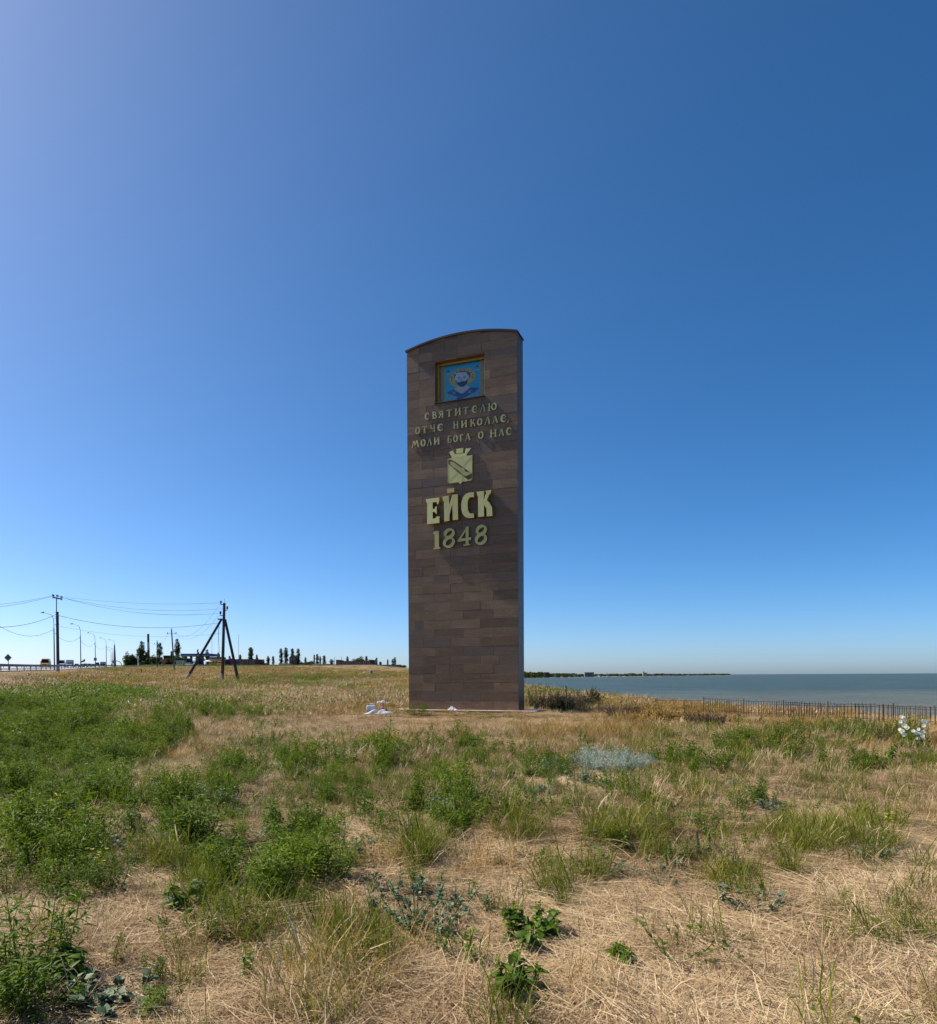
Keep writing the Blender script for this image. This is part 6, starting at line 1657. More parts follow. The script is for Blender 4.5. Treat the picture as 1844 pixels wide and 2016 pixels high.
# near and middle ground
cover(2.2, 13, 27, 201, 'straw_mat', 'straw_litter', 'flattened dry straw lying over the near ground', lambda a, b, P: 1 - .75 * fg(a, b), .75, 1.15, tilt=.05)
cover(13, 30, 13, 202, 'straw_mat', 'straw_litter', 'flattened dry straw on the ground before the stele', lambda a, b, P: 1 - .85 * fg(a, b), 1.0, 1.4, tilt=.04)
cover(2.2, 13, 11, 203, 'straw_tuft', 'dry_grass', 'short bleached dry grass standing in the foreground', lambda a, b, P: np.clip(.8 * vn(P, 1.0, 6, .50) * (1 - .4 * fg(a, b)) + .08, 0, 1), .35, .8)
cover(13, 34, 16, 204, 'straw_tuft', 'dry_grass', 'bleached dry grass around the foot of the stele', lambda a, b, P: np.clip(.25 + .8 * vn(P, 2.0, 7, .48) - .8 * fg(a, b), 0, 1), .45, .95)
cover(2.2, 14, 36, 205, 'green_tuft', 'green_grass', 'green grass tufts between the straw in the foreground', lambda a, b, P: np.clip(fr(a, b) * vn(P, .5, 8, .44) + .03, 0, 1), .4, 1.0)
cover(2.2, 14, 20, 206, 'green_tuft_dry', 'olive_grass', 'half dry olive grass in the foreground', lambda a, b, P: np.clip((fr(a, b) * .9 + .10) * vn(P, .8, 9, .45) * (1 - .5 * fg(a, b)), 0, 1), .35, .9)
cover(14, 34, 14, 207, 'green_tuft', 'green_grass', 'green grass patches in the middle of the field', lambda a, b, P: np.clip(fr(a, b) * vn(P, 1.2, 10, .42) + .02, 0, 1), .55, 1.1)
cover(14, 36, 10, 208, 'golden_tuft', 'golden_grass', 'golden dry grass in the middle of the field', lambda a, b, P: np.clip(fo(a, b) * 1.0 + .50 * vn(P, 3.0, 12, .48), 0, 1) * (1 - .7 * fg(a, b)), .5, 1.15)
cover(2.2, 14, 9, 209, 'golden_tuft', 'golden_grass', 'thin golden grass in the foreground', lambda a, b, P: np.clip(fo(a, b) * .8 + .12 * vn(P, 1.2, 13, .5), 0, 1), .35, .75)
# leafy growth
cover(2.2, 14, 20, 210, 'feather_weed', 'feathery_weeds', 'dense feathery green weeds of the left foreground', lambda a, b, P: np.clip(fg(a, b) - .08, 0, 1) * (.25 + .75 * vn(P, .8, 14, .42)), .45, .95)
cover(2.2, 14, 24, 211, 'broad_weed', 'leafy_weeds', 'broad leaved green weeds of the left foreground', lambda a, b, P: np.clip(fg(a, b) - .1, 0, 1) * (.2 + .8 * vn(P, .9, 15, .5)), .45, .95)
cover(2.2, 14, 22, 212, 'low_weed', 'low_weeds', 'low creeping green weeds in the foreground', lambda a, b, P: np.clip(fg(a, b) * .8 + .10 * vn(P, .7, 16, .60), 0, 1), .5, 1.1)
cover(14, 34, 11, 213, 'feather_weed', 'feathery_weeds', 'green weeds growing thickly across the left field', lambda a, b, P: np.clip(fg(a, b) - .06, 0, 1) * (.12 + .88 * vn(P, 1.4, 17, .46)), .5, 1.25)
cover(14, 34, 20, 214, 'broad_weed', 'leafy_weeds', 'leafy weeds mixed through the middle field', lambda a, b, P: np.clip(fg(a, b) * .9 + .03 * vn(P, 1.4, 18, .55), 0, 1), .6, 1.1)
cover(2.6, 20, 6, 215, 'glaucous_weed', 'blue_green_weeds', 'blue green creeping weeds between the straw', lambda a, b, P: np.clip(.12 * vn(P, 1.1, 19, .56) + .10 * fg(a, b), 0, 1), .5, 1.1)
cover(3.4, 12, 12, 231, 'broad_weed', 'small_leafy_weeds', 'small leafy weeds dotted through the straw', lambda a, b, P: field(SPARSE, a, b) * vn(P, .55, 51, .50), .35, .8)
cover(12, 27, 12, 232, 'broad_weed', 'small_leafy_weeds', 'small dark leafy weeds dotted over the middle of the field', lambda a, b, P: field(SPARSE, a, b) * vn(P, .9, 52, .50), .5, 1.2)
cover(3.4, 27, 6, 233, 'low_weed', 'low_weeds', 'low creeping weeds dotted over the straw', lambda a, b, P: field(SPARSE, a, b) * vn(P, .8, 53, .48), .5, 1.1)
cover(6, 27, 4, 234, 'glaucous_weed', 'grey_green_weeds', 'grey green weeds dotted over the middle of the field', lambda a, b, P: field(SPARSE, a, b) * vn(P, 1.1, 54, .52), .4, .9)
cover(8, 33, 9, 235, 'green_tuft_dry', 'olive_turf', 'short olive turf in front of the stele', lambda a, b, P: np.clip(.25 + .75 * vn(P, 1.8, 55, .48), 0, 1) * (1 - .5 * fg(a, b)), .35, .8)
# far field
cover(30, 62, 3.2, 216, 'far_dry', 'far_dry_grass', 'dry grass of the field behind the stele', lambda a, b, P: np.clip(.9 - .8 * fg(a, b) - .5 * fo(a, b), 0, 1), .6, 1.2)
cover(30, 62, 2.6, 217, 'far_gold', 'far_golden_grass', 'golden grass of the field behind the stele', lambda a, b, P: np.clip(.18 + .8 * fo(a, b) + .4 * vn(P, 7, 20, .5), 0, 1) * (1 - .7 * fg(a, b)), .6, 1.2)
cover(30, 70, 2.6, 218, 'far_leafy', 'far_weeds', 'dark green weed bands across the far field', lambda a, b, P: np.clip(fg(a, b) + .10 * vn(P, 5, 23, .56), 0, 1), .7, 1.5)
cover(30, 90, 1.0, 219, 'far_grass', 'far_green_grass', 'green grass patches in the far field', lambda a, b, P: np.clip(fr(a, b) * .8 + .22 * vn(P, 8, 24, .5), 0, 1), .7, 1.4)
cover(62, 200, .22, 220, 'far_dry', 'farthest_dry_grass', 'dry grass on the rise towards the poplars', lambda a, b, P: np.clip(.25 + .6 * vn(P, 18, 25, .45) - .5 * fg(a, b), 0, 1), .8, 1.6, side=.72)
cover(62, 220, .5, 221, 'far_gold', 'farthest_golden_grass', 'brown grass on the rise towards the poplars', lambda a, b, P: np.clip(.25 + .7 * vn(P, 20, 26, .5), 0, 1), .8, 1.7, side=.72)
cover(62, 340, .10, 222, 'far_leafy', 'farthest_weeds', 'green growth near the road and the crest', lambda a, b, P: np.clip(fg(a, b) + .22 * vn(P, 16, 27, .52), 0, 1), .9, 1.8, side=.72)
cover(3.5, 9.5, 8, 223, 'yellow_flower', 'yellow_flowers', 'small yellow flowers scattered among the left weeds', lambda a, b, P: np.clip(field([(70, 1640, 60, 50, .8), (130, 1680, 80, 50, .5), (110, 1740, 100, 50, .35), (1700, 1660, 40, 25, .5), (1740, 1640, 30, 15, .5)], a, b), 0, 1), .5, .95)

# ------------------------------------------------------------------ plants one can single out
def plant(name, px, py, meshes, hpx, label, cat='weed', D=None, group=None, protoh=.4, wscale=1.0, rz=None):
    """a plant rooted where the picture point meets the ground, hpx picture units tall"""
    p = ground_at(px, py) if D is None else Vector((at(px, py, D).x, D, tz(at(px, py, D).x, D)))
    s = hpx * p.y / F / protoh
    e = empty(name, p - Vector((0, 0, .01)), rnd.uniform(0, 6.28) if rz is None else rz, label, cat, group)
    for nm, me in meshes:
        o = link(bpy.data.objects.new(nm, me), e); o.scale = (s * wscale, s * wscale, s)
    return e, s
LEAF1 = pmesh('leaf', (leaves(np.random.default_rng(1), np.zeros((1, 3)), np.array([[1., 0, .15]]), 1.0, .5, .45, .3), MS['nettle_green']))
LEAF2 = pmesh('leaf', (leaves(np.random.default_rng(4), np.zeros((1, 3)), np.array([[1., 0, .1]]), 1.0, .62, .65, .35), MS['nettle_green']))
LEAFG = pmesh('leaf', (leaves(np.random.default_rng(4), np.zeros((1, 3)), np.array([[1., 0, .3]]), 1.0, .8, .1, .15), MS['glaucous_leaf']))
def leafed(name, px, py, h, label, ns, nl, ll, seed, cat='weed', lm=(LEAF1, LEAF2), spread=.3, rad=.05, seedhead=True, el0=-.2, el1=.6, lk=1.35):
    nl = int(nl * 1.35)
    """a plant whose every leaf is a piece of its own; h in metres"""
    g = np.random.default_rng(seed); p = ground_at(px, py)
    e = empty(name, p - Vector((0, 0, .01)), 0, label, cat)
    st, line = stems(g, ns, rad, h, spread, .005)
    link(bpy.data.objects.new('stem', pmesh('stem', (st, MS['nettle_green']))), e)
    pts, t = on_stems(g, line, nl, .08)
    for q, tt in zip(pts, t):
        o = link(bpy.data.objects.new('leaf', lm[g.integers(0, len(lm))]), e)
        o.location = q; o.rotation_euler = (g.normal(0, .35), -g.uniform(el0, el1), g.uniform(0, 2 * PI))
        s = ll * lk * (1.2 - .5 * tt) * g.uniform(.75, 1.2); o.scale = (s, s * 1.15, s)
    if seedhead:
        for i in range(min(ns, 4)):
            tip = line[i, -1]; m = 60
            d = unit(g.normal(size=(m, 3))); c = tip + np.stack([g.normal(0, .008, m), g.normal(0, .008, m), g.uniform(-.07, .03, m)], 1)
            link(bpy.data.objects.new('seed_spike', pmesh('seed_spike', (leaves(g, c, d, .016, .010, .1), MS['green_leaf']))), e)
    return e
leafed('nettle', 1042, 1856, .19, 'bushy dark green nettle at the centre right foreground, the widest of three', 11, 170, .062, 301, spread=.8, rad=.13)
leafed('nettle', 1012, 1968, .22, 'curled drooping nettle right below the widest one, close to the bottom edge', 7, 130, .060, 302, spread=.4, rad=.085)
leafed('nettle', 1224, 1912, .16, 'small compact nettle standing alone on the straw in the right foreground', 4, 55, .055, 303, spread=.3, rad=.04)
leafed('amaranth', 150, 1935, .27, 'upright broad leaved amaranth in the lower left corner with pale seed spikes', 4, 60, .075, 304, spread=.4, rad=.07)
leafed('amaranth', 125, 1850, .14, 'small yellowing amaranth above the upright broad leaved one, lower left', 3, 26, .055, 305)
leafed('amaranth', 122, 2005, .13, 'young amaranth at the bottom edge near the left corner', 3, 26, .055, 306)
leafed('nettle', 372, 1790, .19, 'nettle at the left end of the dense green patch, left of centre', 6, 62, .062, 307, spread=.6, rad=.1)
leafed('blue_green_weed', 222, 1972, .13, 'cluster of round blue green leaves beside the lower left amaranth', 12, 90, .045, 308, lm=(LEAFG,), spread=1.2, rad=.14, seedhead=False)
leafed('blue_green_weed', 255, 2012, .07, 'low blue green leaves at the bottom edge right of the round leaved cluster', 7, 36, .045, 309, lm=(LEAFG,), spread=1.6, rad=.1, seedhead=False)
for k, (px, py, h, n, lab) in enumerate([(830, 1820, .20, 290, 'wide blue green creeping weed with round pale leaves below the tall grass tuft'), (785, 1755, .15, 130, 'upper left arm of the round leaved blue green weed near centre'), (900, 1795, .14, 90, 'thin right arm of the round leaved blue green weed near centre')]):
    leafed('blue_green_weed', px, py, h, lab, 30 if k == 0 else 16, n, .040, 320 + k, lm=(LEAFG,), spread=1.0, rad=.30 if k == 0 else .22, seedhead=False, lk=1.05)
BW = [pmesh('foliage', (broad_weed(330 + i, .4, 5, 110, .075, .036, .09, .6), MS['nettle_green'])) for i in range(4)]
FW = [pmesh('foliage', (feather_weed(340 + i, .4, 7, 640, .12), MS['green_leaf'])) for i in range(4)]
GW = [pmesh('foliage', (broad_weed(350 + i, .4, 8, 240, .055, .040, .16, .15), MS['glaucous_leaf'])) for i in range(3)]
GT = [pmesh('blades', (grass_tuft(360 + i, 150, .4, .10, .006), MS['green_grass'])) for i in range(3)]
UP = [pmesh('foliage', (broad_weed(370 + i, .4, 2, 60, .09, .05, .03, .9), MS['nettle_green'])) for i in range(3)]
PL = [
 ('grass_tuft', 826, 1712, GT, 95, 1.0, 'tall bright green grass tuft at the centre, above the round leaved weed', 'grass tuft'),
 ('grass_tuft', 1195, 1668, GT, 52, 1.3, 'dense green grass tuft right of centre in the straw', 'grass tuft'),
 ('grass_tuft', 1105, 1790, GT, 62, 1.0, 'loose green grass stems right above the widest nettle', 'grass tuft'),
 ('grass_tuft', 1408, 1750, GT, 66, 1.1, 'pale green long bladed grass tuft in the right foreground', 'grass tuft'),
 ('grass_tuft', 1555, 1725, GT, 70, 1.3, 'grass tuft mixed with dry blades in the right foreground', 'grass tuft'),
 ('grass_tuft', 1155, 1568, GT, 26, 1.0, 'small upright grass tuft below the silvery wormwood', 'grass tuft'),
 ('grass_tuft', 1510, 1455, GT, 30, 1.9, 'fresh green grass tuft in front of the fence, left one', 'grass tuft'),
 ('grass_tuft', 1478, 1462, GT, 26, 2.0, 'fresh green grass tuft left of its twin in front of the fence', 'grass tuft'),
 ('grass_tuft', 1680, 1855, GT, 42, .7, 'thin green grass sprouting in the lower right straw', 'grass tuft'),
 ('grass_tuft', 1480, 1865, GT, 40, .4, 'single narrow green shoot standing in the lower right straw', 'grass tuft'),
 ('feathery_weed', 305, 1935, FW, 60, .9, 'lone feathery wormwood seedling on the straw in the lower left', 'weed'),
 ('feathery_weed', 400, 1668, FW, 85, 1.5, 'tall feathery weed casting shadow on the straw left of centre', 'weed'),
 ('feathery_weed', 330, 1660, FW, 75, 1.3, 'feathery weed just left of the shadowed tall one', 'weed'),
 ('feathery_weed', 205, 1760, FW, 80, 1.2, 'feathery weed on the left edge of the bare straw hollow', 'weed'),
 ('feathery_weed', 25, 2000, FW, 130, 1.6, 'big feathery bush filling the bottom left corner', 'weed'),
 ('feathery_weed', 70, 1990, FW, 95, 1.4, 'feathery bush right of the one in the bottom left corner', 'weed'),
 ('feathery_weed', 640, 1735, FW, 80, 1.5, 'bright green bush at the right end of the dense left patch', 'weed'),
 ('feathery_weed', 580, 1740, FW, 85, 1.6, 'bright green bush in the middle of the dense left patch', 'weed'),
 ('feathery_weed', 520, 1778, FW, 60, 1.7, 'dark leafy bush low in the dense left patch', 'weed'),
 ('feathery_weed', 1655, 1775, FW, 30, 1.2, 'small blue tinted feathery plant in the right foreground straw', 'weed'),
 ('broad_leaved_weed', 700, 1690, BW, 36, 1.3, 'low round nettle clump right of the dense green patch', 'weed'),
 ('broad_leaved_weed', 437, 1510, UP, 28, 1.2, 'narrow upright dark weed standing alone in the left straw', 'weed'),
 ('broad_leaved_weed', 508, 1450, UP, 24, 1.2, 'narrow upright weed high in the dry patch left of the stele', 'weed'),
 ('broad_leaved_weed', 545, 1512, UP, 28, 1.7, 'upright dark weed, first of three below the rubbish', 'weed'),
 ('broad_leaved_weed', 592, 1535, UP, 32, 1.9, 'upright dark weed, second of three below the rubbish', 'weed'),
 ('broad_leaved_weed', 640, 1530, UP, 30, 1.9, 'upright dark weed, third of three below the rubbish', 'weed'),
 ('broad_leaved_weed', 680, 1515, BW, 30, 1.3, 'broad leaved weed below the plinth left end', 'weed'),
 ('broad_leaved_weed', 770, 1482, BW, 22, 1.4, 'low leafy weed under the left half of the stele', 'weed'),
 ('broad_leaved_weed', 828, 1480, BW, 22, 1.8, 'low leafy weed straight below the numeral eight', 'weed'),
 ('broad_leaved_weed', 905, 1478, BW, 20, 2.0, 'low leafy weed beneath the middle of the stele', 'weed'),
 ('broad_leaved_weed', 1027, 1478, UP, 22, 1.4, 'upright leafy weed under the rounded tuft near the right plinth end', 'weed'),
 ('broad_leaved_weed', 1015, 1448, GW, 14, 1.8, 'rounded blue green cushion in front of the right plinth end', 'weed'),
 ('broad_leaved_weed', 965, 1538, BW, 34, 1.4, 'leafy weed in the row below the stele, left part', 'weed'),
 ('broad_leaved_weed', 1010, 1540, BW, 36, 1.5, 'leafy weed in the row below the stele, middle part', 'weed'),
 ('broad_leaved_weed', 1055, 1535, BW, 38, 1.7, 'tallest leafy weed in the row below the stele', 'weed'),
 ('broad_leaved_weed', 1100, 1520, BW, 32, 1.6, 'leafy weed next to the dark blue green bush', 'weed'),
 ('blue_green_bush', 1060, 1568, GW, 36, 1.6, 'blue green bush below the row of leafy weeds', 'weed'),
 ('blue_green_bush', 1145, 1545, GW, 42, 1.5, 'dark blue green bush in front of the silvery wormwood', 'weed'),
 ('blue_green_bush', 1085, 1525, GW, 34, 1.4, 'dark blue green bush left of its larger twin by the wormwood', 'weed'),
 ('blue_green_bush', 1190, 1560, GW, 24, 1.2, 'small blue green bush right of the large dark one', 'weed'),
 ('blue_green_bush', 430, 1590, GW, 46, 1.4, 'blue green bush on the left straw below the lone upright weed', 'weed'),
 ('blue_green_bush', 870, 1620, GW, 52, 1.6, 'dark blue green bush above the tall central grass tuft', 'weed'),
 ('broad_leaved_weed', 835, 1600, BW, 56, 1.5, 'large leaved bright weed at the centre of the green patch', 'weed'),
 ('broad_leaved_weed', 790, 1600, BW, 44, 1.6, 'leafy weed at the left of the central green patch', 'weed'),
 ('broad_leaved_weed', 470, 1600, UP, 28, 1.6, 'leafy weed right of the blue green bush on the left straw', 'weed'),
 ('broad_leaved_weed', 1240, 1525, BW, 26, 1.7, 'leafy bush right of the silvery wormwood', 'weed'),
 ('broad_leaved_weed', 1330, 1508, BW, 30, 1.8, 'green bush in front of the brown thicket', 'weed'),
 ('broad_leaved_weed', 1470, 1598, BW, 30, 2.0, 'left part of the low green cushion on the right straw', 'weed'),
 ('blue_green_bush', 1520, 1602, GW, 36, 1.9, 'right part of the low green cushion on the right straw', 'weed'),
 ('blue_green_bush', 1355, 1622, GW, 24, 1.6, 'faint blue green weed left of the low green cushion', 'weed'),
 ('broad_leaved_weed', 1610, 1512, UP, 38, 1.5, 'green weed left of the bare straw on the right', 'weed'),
 ('broad_leaved_weed', 1655, 1455, UP, 50, 1.4, 'tall dark weed close to the fence, left of the white flowers', 'weed'),
 ('feathery_weed', 1690, 1530, FW, 50, 1.0, 'feathery green weed at the right edge of the bare straw', 'weed'),
 ('broad_leaved_weed', 1750, 1510, UP, 46, 1.4, 'drooping weed below the white flowers', 'weed'),
 ('broad_leaved_weed', 1780, 1560, BW, 26, 1.0, 'pale weed at the right edge of the field', 'weed'),
 ('mint_weed', 1330, 1720, BW, 52, 1.2, 'leafy weed with lilac flower heads in the right foreground', 'weed'),
 ('mint_weed', 1435, 1735, BW, 56, 1.4, 'leafy weed right of the lilac flowered one', 'weed'),
 ('broad_leaved_weed', 1250, 2008, BW, 22, 1.5, 'low green seedling at the bottom edge right of centre', 'weed'),
 ('broad_leaved_weed', 1140, 1965, BW, 20, 1.0, 'tiny green sprout between the two lower nettles', 'weed'),
 ('broad_leaved_weed', 330, 1985, BW, 46, 1.5, 'sprawling green weed at the bottom left of the straw', 'weed'),
 ('broad_leaved_weed', 285, 2005, FW, 60, 1.2, 'feathery green weed at the bottom edge, left', 'weed'),
]
for i, (nm, px, py, ms, h, wsc, lab, cat) in enumerate(PL):
    me = ms[i % len(ms)]
    e, s = plant(nm, px, py, [('blades' if ms is GT else 'foliage', me)], h, lab, cat, wscale=wsc)
    if nm == 'mint_weed' and i % 2 == 0 or 'lilac flower heads' in lab:
        o = link(bpy.data.objects.new('flowers', pmesh('flowers', (flower_heads(400 + i, .40, 26, .10, .009), MS['petal_lilac']))), e); o.scale = (s * wsc, s * wsc, s)

# silvery wormwood bush
def wormwood(seed, n=900):
    g = np.random.default_rng(seed)
    st, line = stems(g, 110, .5, .34, .4, .003)
    rr = np.hypot(line[:, 0, 0], line[:, 0, 1]); line[:, :, 2] *= (1.05 - 1.1 * rr[:, None] ** 1.6)
    p, t = on_stems(g, line, n, .1); d = unit(g.normal(size=(n, 3)) + np.array([0, 0, .8]))
    p = p + g.normal(0, .018, p.shape)
    return join([leaves(g, p, d, g.uniform(.02, .045, n), .009, .1)])
WM = pmesh('foliage', (wormwood(1, 7000), MS['silver_leaf']))
plant('wormwood_bush', 1195, 1518, [('foliage', WM)], 50, 'pale silvery blue wormwood bush right of centre', 'bush', protoh=.34, wscale=.95)
plant('wormwood_bush', 1255, 1512, [('foliage', pmesh('foliage', (wormwood(2, 4500), MS['silver_leaf'])))], 34, 'smaller pale wormwood bush touching the silvery one on its right', 'bush', protoh=.34, wscale=.7)

# green weeds and tuft at the plinth
plant('broad_leaved_weed', 818, 1409, [('foliage', FW[1])], 24, 'bright green weed growing against the left front corner of the plinth', 'weed', wscale=1.9)
plant('broad_leaved_weed', 765, 1398, [('foliage', FW[2])], 14, 'bright green weed between the cloth heap and the stele', 'weed', wscale=2.6)
plant('broad_leaved_weed', 745, 1404, [('foliage', FW[0])], 12, 'low green weed behind the crumpled sheet', 'weed', wscale=2.2)
# bushes and thicket right of the stele
def bush(seed, h=1.0, ns=60, nl=1500, rad=.5, ll=.07, mat=None, head=None):
    g = np.random.default_rng(seed)
    st, line = stems(g, ns, rad, h, .35, .008)
    rr_ = np.hypot(line[:, 0, 0], line[:, 0, 1]) / rad; line[:, :, 2] *= (1.1 - .65 * rr_[:, None] ** 2)
    st = (st[0][:0], np.zeros((0, 4), int), st[2][:0]) if False else st
    p, t = on_stems(g, line, nl, .12); d = unit(g.normal(size=(nl, 3)) + np.array([0, 0, .5]))
    parts = [('branches', pmesh('branches', (st, MS['brown_seed'])))]
    parts.append(('foliage', pmesh('foliage', (leaves(g, p + g.normal(0, .05, p.shape), d, g.uniform(.6, 1.3, nl) * ll, ll * .45, .2), mat or MS['dark_green_leaf']))))
    if head:
        p, t = on_stems(g, line, head, .8); d = unit(g.normal(size=(head, 3)) * .5 + np.array([0, 0, 1.]))
        parts.append(('seed_heads', pmesh('seed_heads', (leaves(g, p, d, .12, .035, .1), MS['brown_seed']))))
    return parts
def bush_at(name, px, py, D, hpx, wpx, parts, label, cat='bush', rad=.5):
    a = at(px, py, D); z = tz(a.x, D)
    e = empty(name, (a.x, D, z - .05), rnd.uniform(0, 6), label, cat)
    sh = hpx * D / F; sw = wpx * D / F / (2 * rad * 1.25)
    for nm, me in parts:
        o = link(bpy.data.objects.new(nm, me), e); o.scale = (sw, sw, sh)
        if nm != 'branches': o['kind'] = 'stuff'
BA = bush(501, mat=MS['dark_green_leaf'], nl=2600, head=160); BB = bush(502, mat=MS['brown_seed'], nl=2000, head=300); BC = bush(503, mat=MS['tree_green_leaf']); BDk = bush(504, mat=MS['dark_green_leaf'], nl=5200, ll=.09); BG = bush(505, mat=MS['golden_grass'], nl=1900, ll=.085)
x8 = lambda zx, zy: r8(zx, zy)
for (zx, zb, D, h, w, pr, nm, lab) in [
 (180, 425, 34, 52, 40, BC, 'leafy_shrub', 'tall loose green shrub next to the right side of the stele'),
 (105, 360, 36, 30, 34, BC, 'leafy_shrub', 'pale green shrub touching the right edge of the stele'),
 (260, 440, 33, 34, 46, BA, 'dark_shrub', 'dark green bush with brown seed heads, right of the tall loose shrub'),
 (345, 445, 32.5, 38, 56, BB, 'brown_shrub', 'brown seeding thicket in the middle right of the stele'),
 (410, 450, 32, 38, 50, BA, 'dark_shrub', 'dark bush under the thin yellow stalk'),
 (490, 450, 32, 36, 56, BB, 'brown_shrub', 'brown seeding thicket left of the dark round bush'),
 (570, 450, 33, 38, 50, BA, 'dark_shrub', 'dark olive bush below the dark round bush'),
 (680, 375, 36, 42, 27, BDk, 'dark_bush', 'dense dark green bush standing out against the sea'),
 (715, 372, 36.5, 38, 24, BC, 'leafy_shrub', 'greener shrub on the right flank of the dark bush against the sea'),
 (640, 425, 33, 30, 50, BB, 'brown_shrub', 'brown thicket in front of the dark bush against the sea'),
 (935, 470, 28, 32, 70, BB, 'brown_shrub', 'brown curling dead bush between the pale grass and the golden thicket'),
 (1090, 500, 25, 26, 60, BG, 'golden_shrub', 'left golden brown thicket in front of the sea'),
 (1230, 530, 24.5, 38, 80, BG, 'golden_shrub', 'largest golden brown thicket in front of the sea'),
 (1380, 545, 24, 40, 70, BG, 'golden_shrub', 'golden thicket with yellow leaves left of the fence start'),
 (1530, 545, 23.5, 32, 60, BG, 'golden_shrub', 'right golden thicket under the fence start'),
 (1720, 555, 23, 32, 60, BB, 'brown_shrub', 'dark brown dead bush before the left end of the fence'),
 (1640, 560, 23, 34, 60, BB, 'brown_shrub', 'grey brown bush between the golden thicket and the dead one'),
 (1390, 355, 33, 16, 26, BC, 'leafy_shrub', 'small green shrub on the bluff against the sea, left one'),
 (1480, 352, 33, 21, 16, BC, 'leafy_shrub', 'thin upright green plant on the bluff left of the fence'),
 (1330, 350, 33, 14, 30, BB, 'brown_shrub', 'grey seeding grass clump on the bluff against the sea')]:
    px, py = r8(zx, zb); bush_at(nm, px, py, D, h, w, pr, lab)
for (zx, zb, D, h, w, pr, nm, lab) in [(340, 380, 26, 14, 26, BA, 'dark_shrub', 'small dark shrub against the fence, second panel'), (775, 400, 23, 18, 40, BC, 'leafy_shrub', 'olive shrub growing through the fence middle'), (1030, 392, 24, 14, 30, BG, 'golden_shrub', 'small golden shrub at the fence foot'),
    (240, 440, 24, 22, 40, BG, 'golden_shrub', 'orange brown shrub below the left fence stretch'), (1790, 560, 15.5, 34, 40, BG, 'golden_shrub', 'orange brown dry shrub right of the white flowers'), (1440, 585, 16, 46, 40, BC, 'leafy_shrub', 'leafy green plant left of the white flowers')]:
    px, py = r9(zx, zb); bush_at(nm, px, py, D, h, w, pr, lab)
p = at(*r8(443, 330), 31)
e = empty('dry_stalk', (p.x, 31, tz(p.x, 31)), 0, 'thin yellow green stalk with a forked top rising from the dark bushes', 'plant')
hz = at(*r8(445, 222), 31).z - tz(p.x, 31)
MB().tube([(0, 0, 0), (.02, 0, hz * .5), (0, 0, hz)], [.02, .035, .025], 6).build('stalk', M['stem'], e)
MB().tube([(.01, 0, hz * .55), (.2, 0, hz * .7), (.28, 0, hz * .85)], [.02, .02, .01], 5).build('branch', M['stem'], e)
# scattered upright dead stakes
for px, py, h, lab in [(1127, 1470, 14, 'bleached stick poking from the grass right of the stele'), (1375, 1690, 52, 'green mullein like stalk standing in the right foreground')]:
    p = ground_at(px, py); e = empty('stalk', p, 0, lab, 'plant'); hm = h * p.y / F
    MB().tube([(0, 0, 0), (-.02 * hm, 0, hm * .5), (-.1 * hm, 0, hm)], [.012, .014, .008], 6).build('stalk_stem', M['twig'] if h < 20 else M['stem'], e)
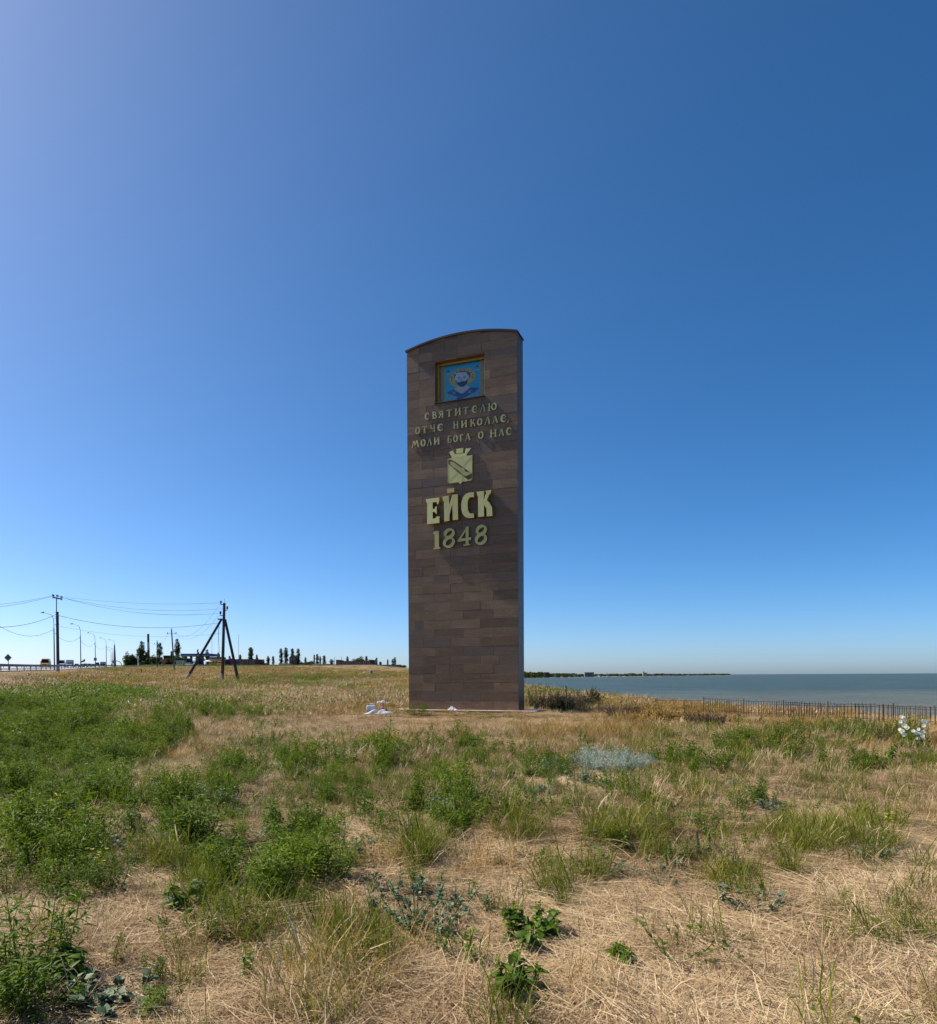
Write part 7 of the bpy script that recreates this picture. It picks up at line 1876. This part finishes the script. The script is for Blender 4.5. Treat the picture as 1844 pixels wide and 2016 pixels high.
# white hollyhocks
def hollyhock(px, py, flowers, hpx, label, seed, D=14.4):
    g = np.random.default_rng(seed); a = at(px, py, D); p = Vector((a.x, D, tz(a.x, D)))
    e = empty('hollyhock', p, 0, label, 'flowering plant', 'white flowering mallows by the fence')
    k = D / F; h = hpx * k
    MB().tube([(0, 0, -.02), (.01, 0, h * .5), (0, 0, h)], [.014, .011, .005], 6).build('stem', M['stem'], e)
    ml = pmesh('foliage', (broad_weed(seed, .24, 9, 120, .075, .06, .13, .3), MS['green_leaf']))
    o = link(bpy.data.objects.new('foliage', ml), e)
    pet = None
    for (fx, fy, r_) in flowers:
        q = at(fx, fy, D) - p; r_ *= k
        ang = g.uniform(-.5, .5); tl = g.uniform(-.6, -.05)
        b = MB()
        for s in range(5):
            a0 = 2 * PI * s / 5 + ang; pts = [(0, 0, 0)]
            for t_ in (-.62, -.35, 0, .35, .62):
                rr_ = r_ * (1 - .12 * abs(t_)); pts.append((rr_ * math.cos(a0 + t_), -.30 * r_ - .1 * r_ * math.cos(t_ * 4), rr_ * math.sin(a0 + t_)))
            b.add(pts, [(0, i + 1, i + 2) for i in range(4)])
        R_ = Matrix.Rotation(g.uniform(-1.1, -.05), 3, 'Z') @ Matrix.Rotation(tl, 3, 'X')
        b.v = [tuple(R_ @ Vector(v)) for v in b.v]
        f_ = b.build('flower', MS['petal_white'], e, fixn=False); f_.location = (q.x, -.05 + g.uniform(-.03, .03), q.z)
        c = MB(); c.lathe([(r_ * .16, -.2 * r_), (r_ * .2, 0), (r_ * .08, .2 * r_)], 7)
        c.v = [tuple(R_ @ Vector((v[0], -.12 * r_ - v[2], v[1]))) for v in c.v]
        c.build('flower_centre', MS['petal_yellow'], f_)
    for i in range(7):
        t_ = .80 + .2 * i / 7
        MB().lathe([(.006, 0), (.014, .012), (.004, .03)], 6, (g.uniform(-.02, .02), 0, h * t_)).build('bud', M['stem'], e)
def z9(x, y): return ((2900 + x / 9.554) / 1.6774, (2300 + y / 9.554) / 1.6774)
def fl(lst): return [(*z9(x, y), r / 9.554 / 1.6774) for x, y, r in lst]
hollyhock(*z9(770, 1420), fl([(690, 640, 62), (755, 660, 60), (790, 740, 55), (655, 790, 60), (785, 910, 78), (890, 1000, 70), (635, 1035, 55), (725, 1100, 80), (730, 1200, 62), (820, 1200, 42)]), 58, 'left white flowered hollyhock in front of the fence', 601)
hollyhock(*z9(1310, 1480), fl([(1355, 765, 66), (1480, 835, 62), (1385, 915, 62), (1230, 1030, 55), (1080, 1085, 60), (1150, 1150, 65), (1350, 1115, 70), (1250, 1160, 50), (1360, 1240, 64), (1200, 1320, 50), (1385, 1320, 58)]), 52, 'right white flowered hollyhock in front of the fence', 602)
# pale papery heads of dry grass beside the plinth
cover(22, 34, 6, 230, 'straw_tuft', 'pale_feather_grass', 'pale feather grass between the plinth and the bushes', lambda a, b, P: field([(1160, 1390, 40, 14, 1), (1210, 1378, 70, 10, .8), (1075, 1398, 40, 8, .8), (1340, 1440, 120, 14, .4)], a, b), .8, 1.3, tone_fn=lambda t, a, b, P: np.clip(t + .6, 0, 1.2))
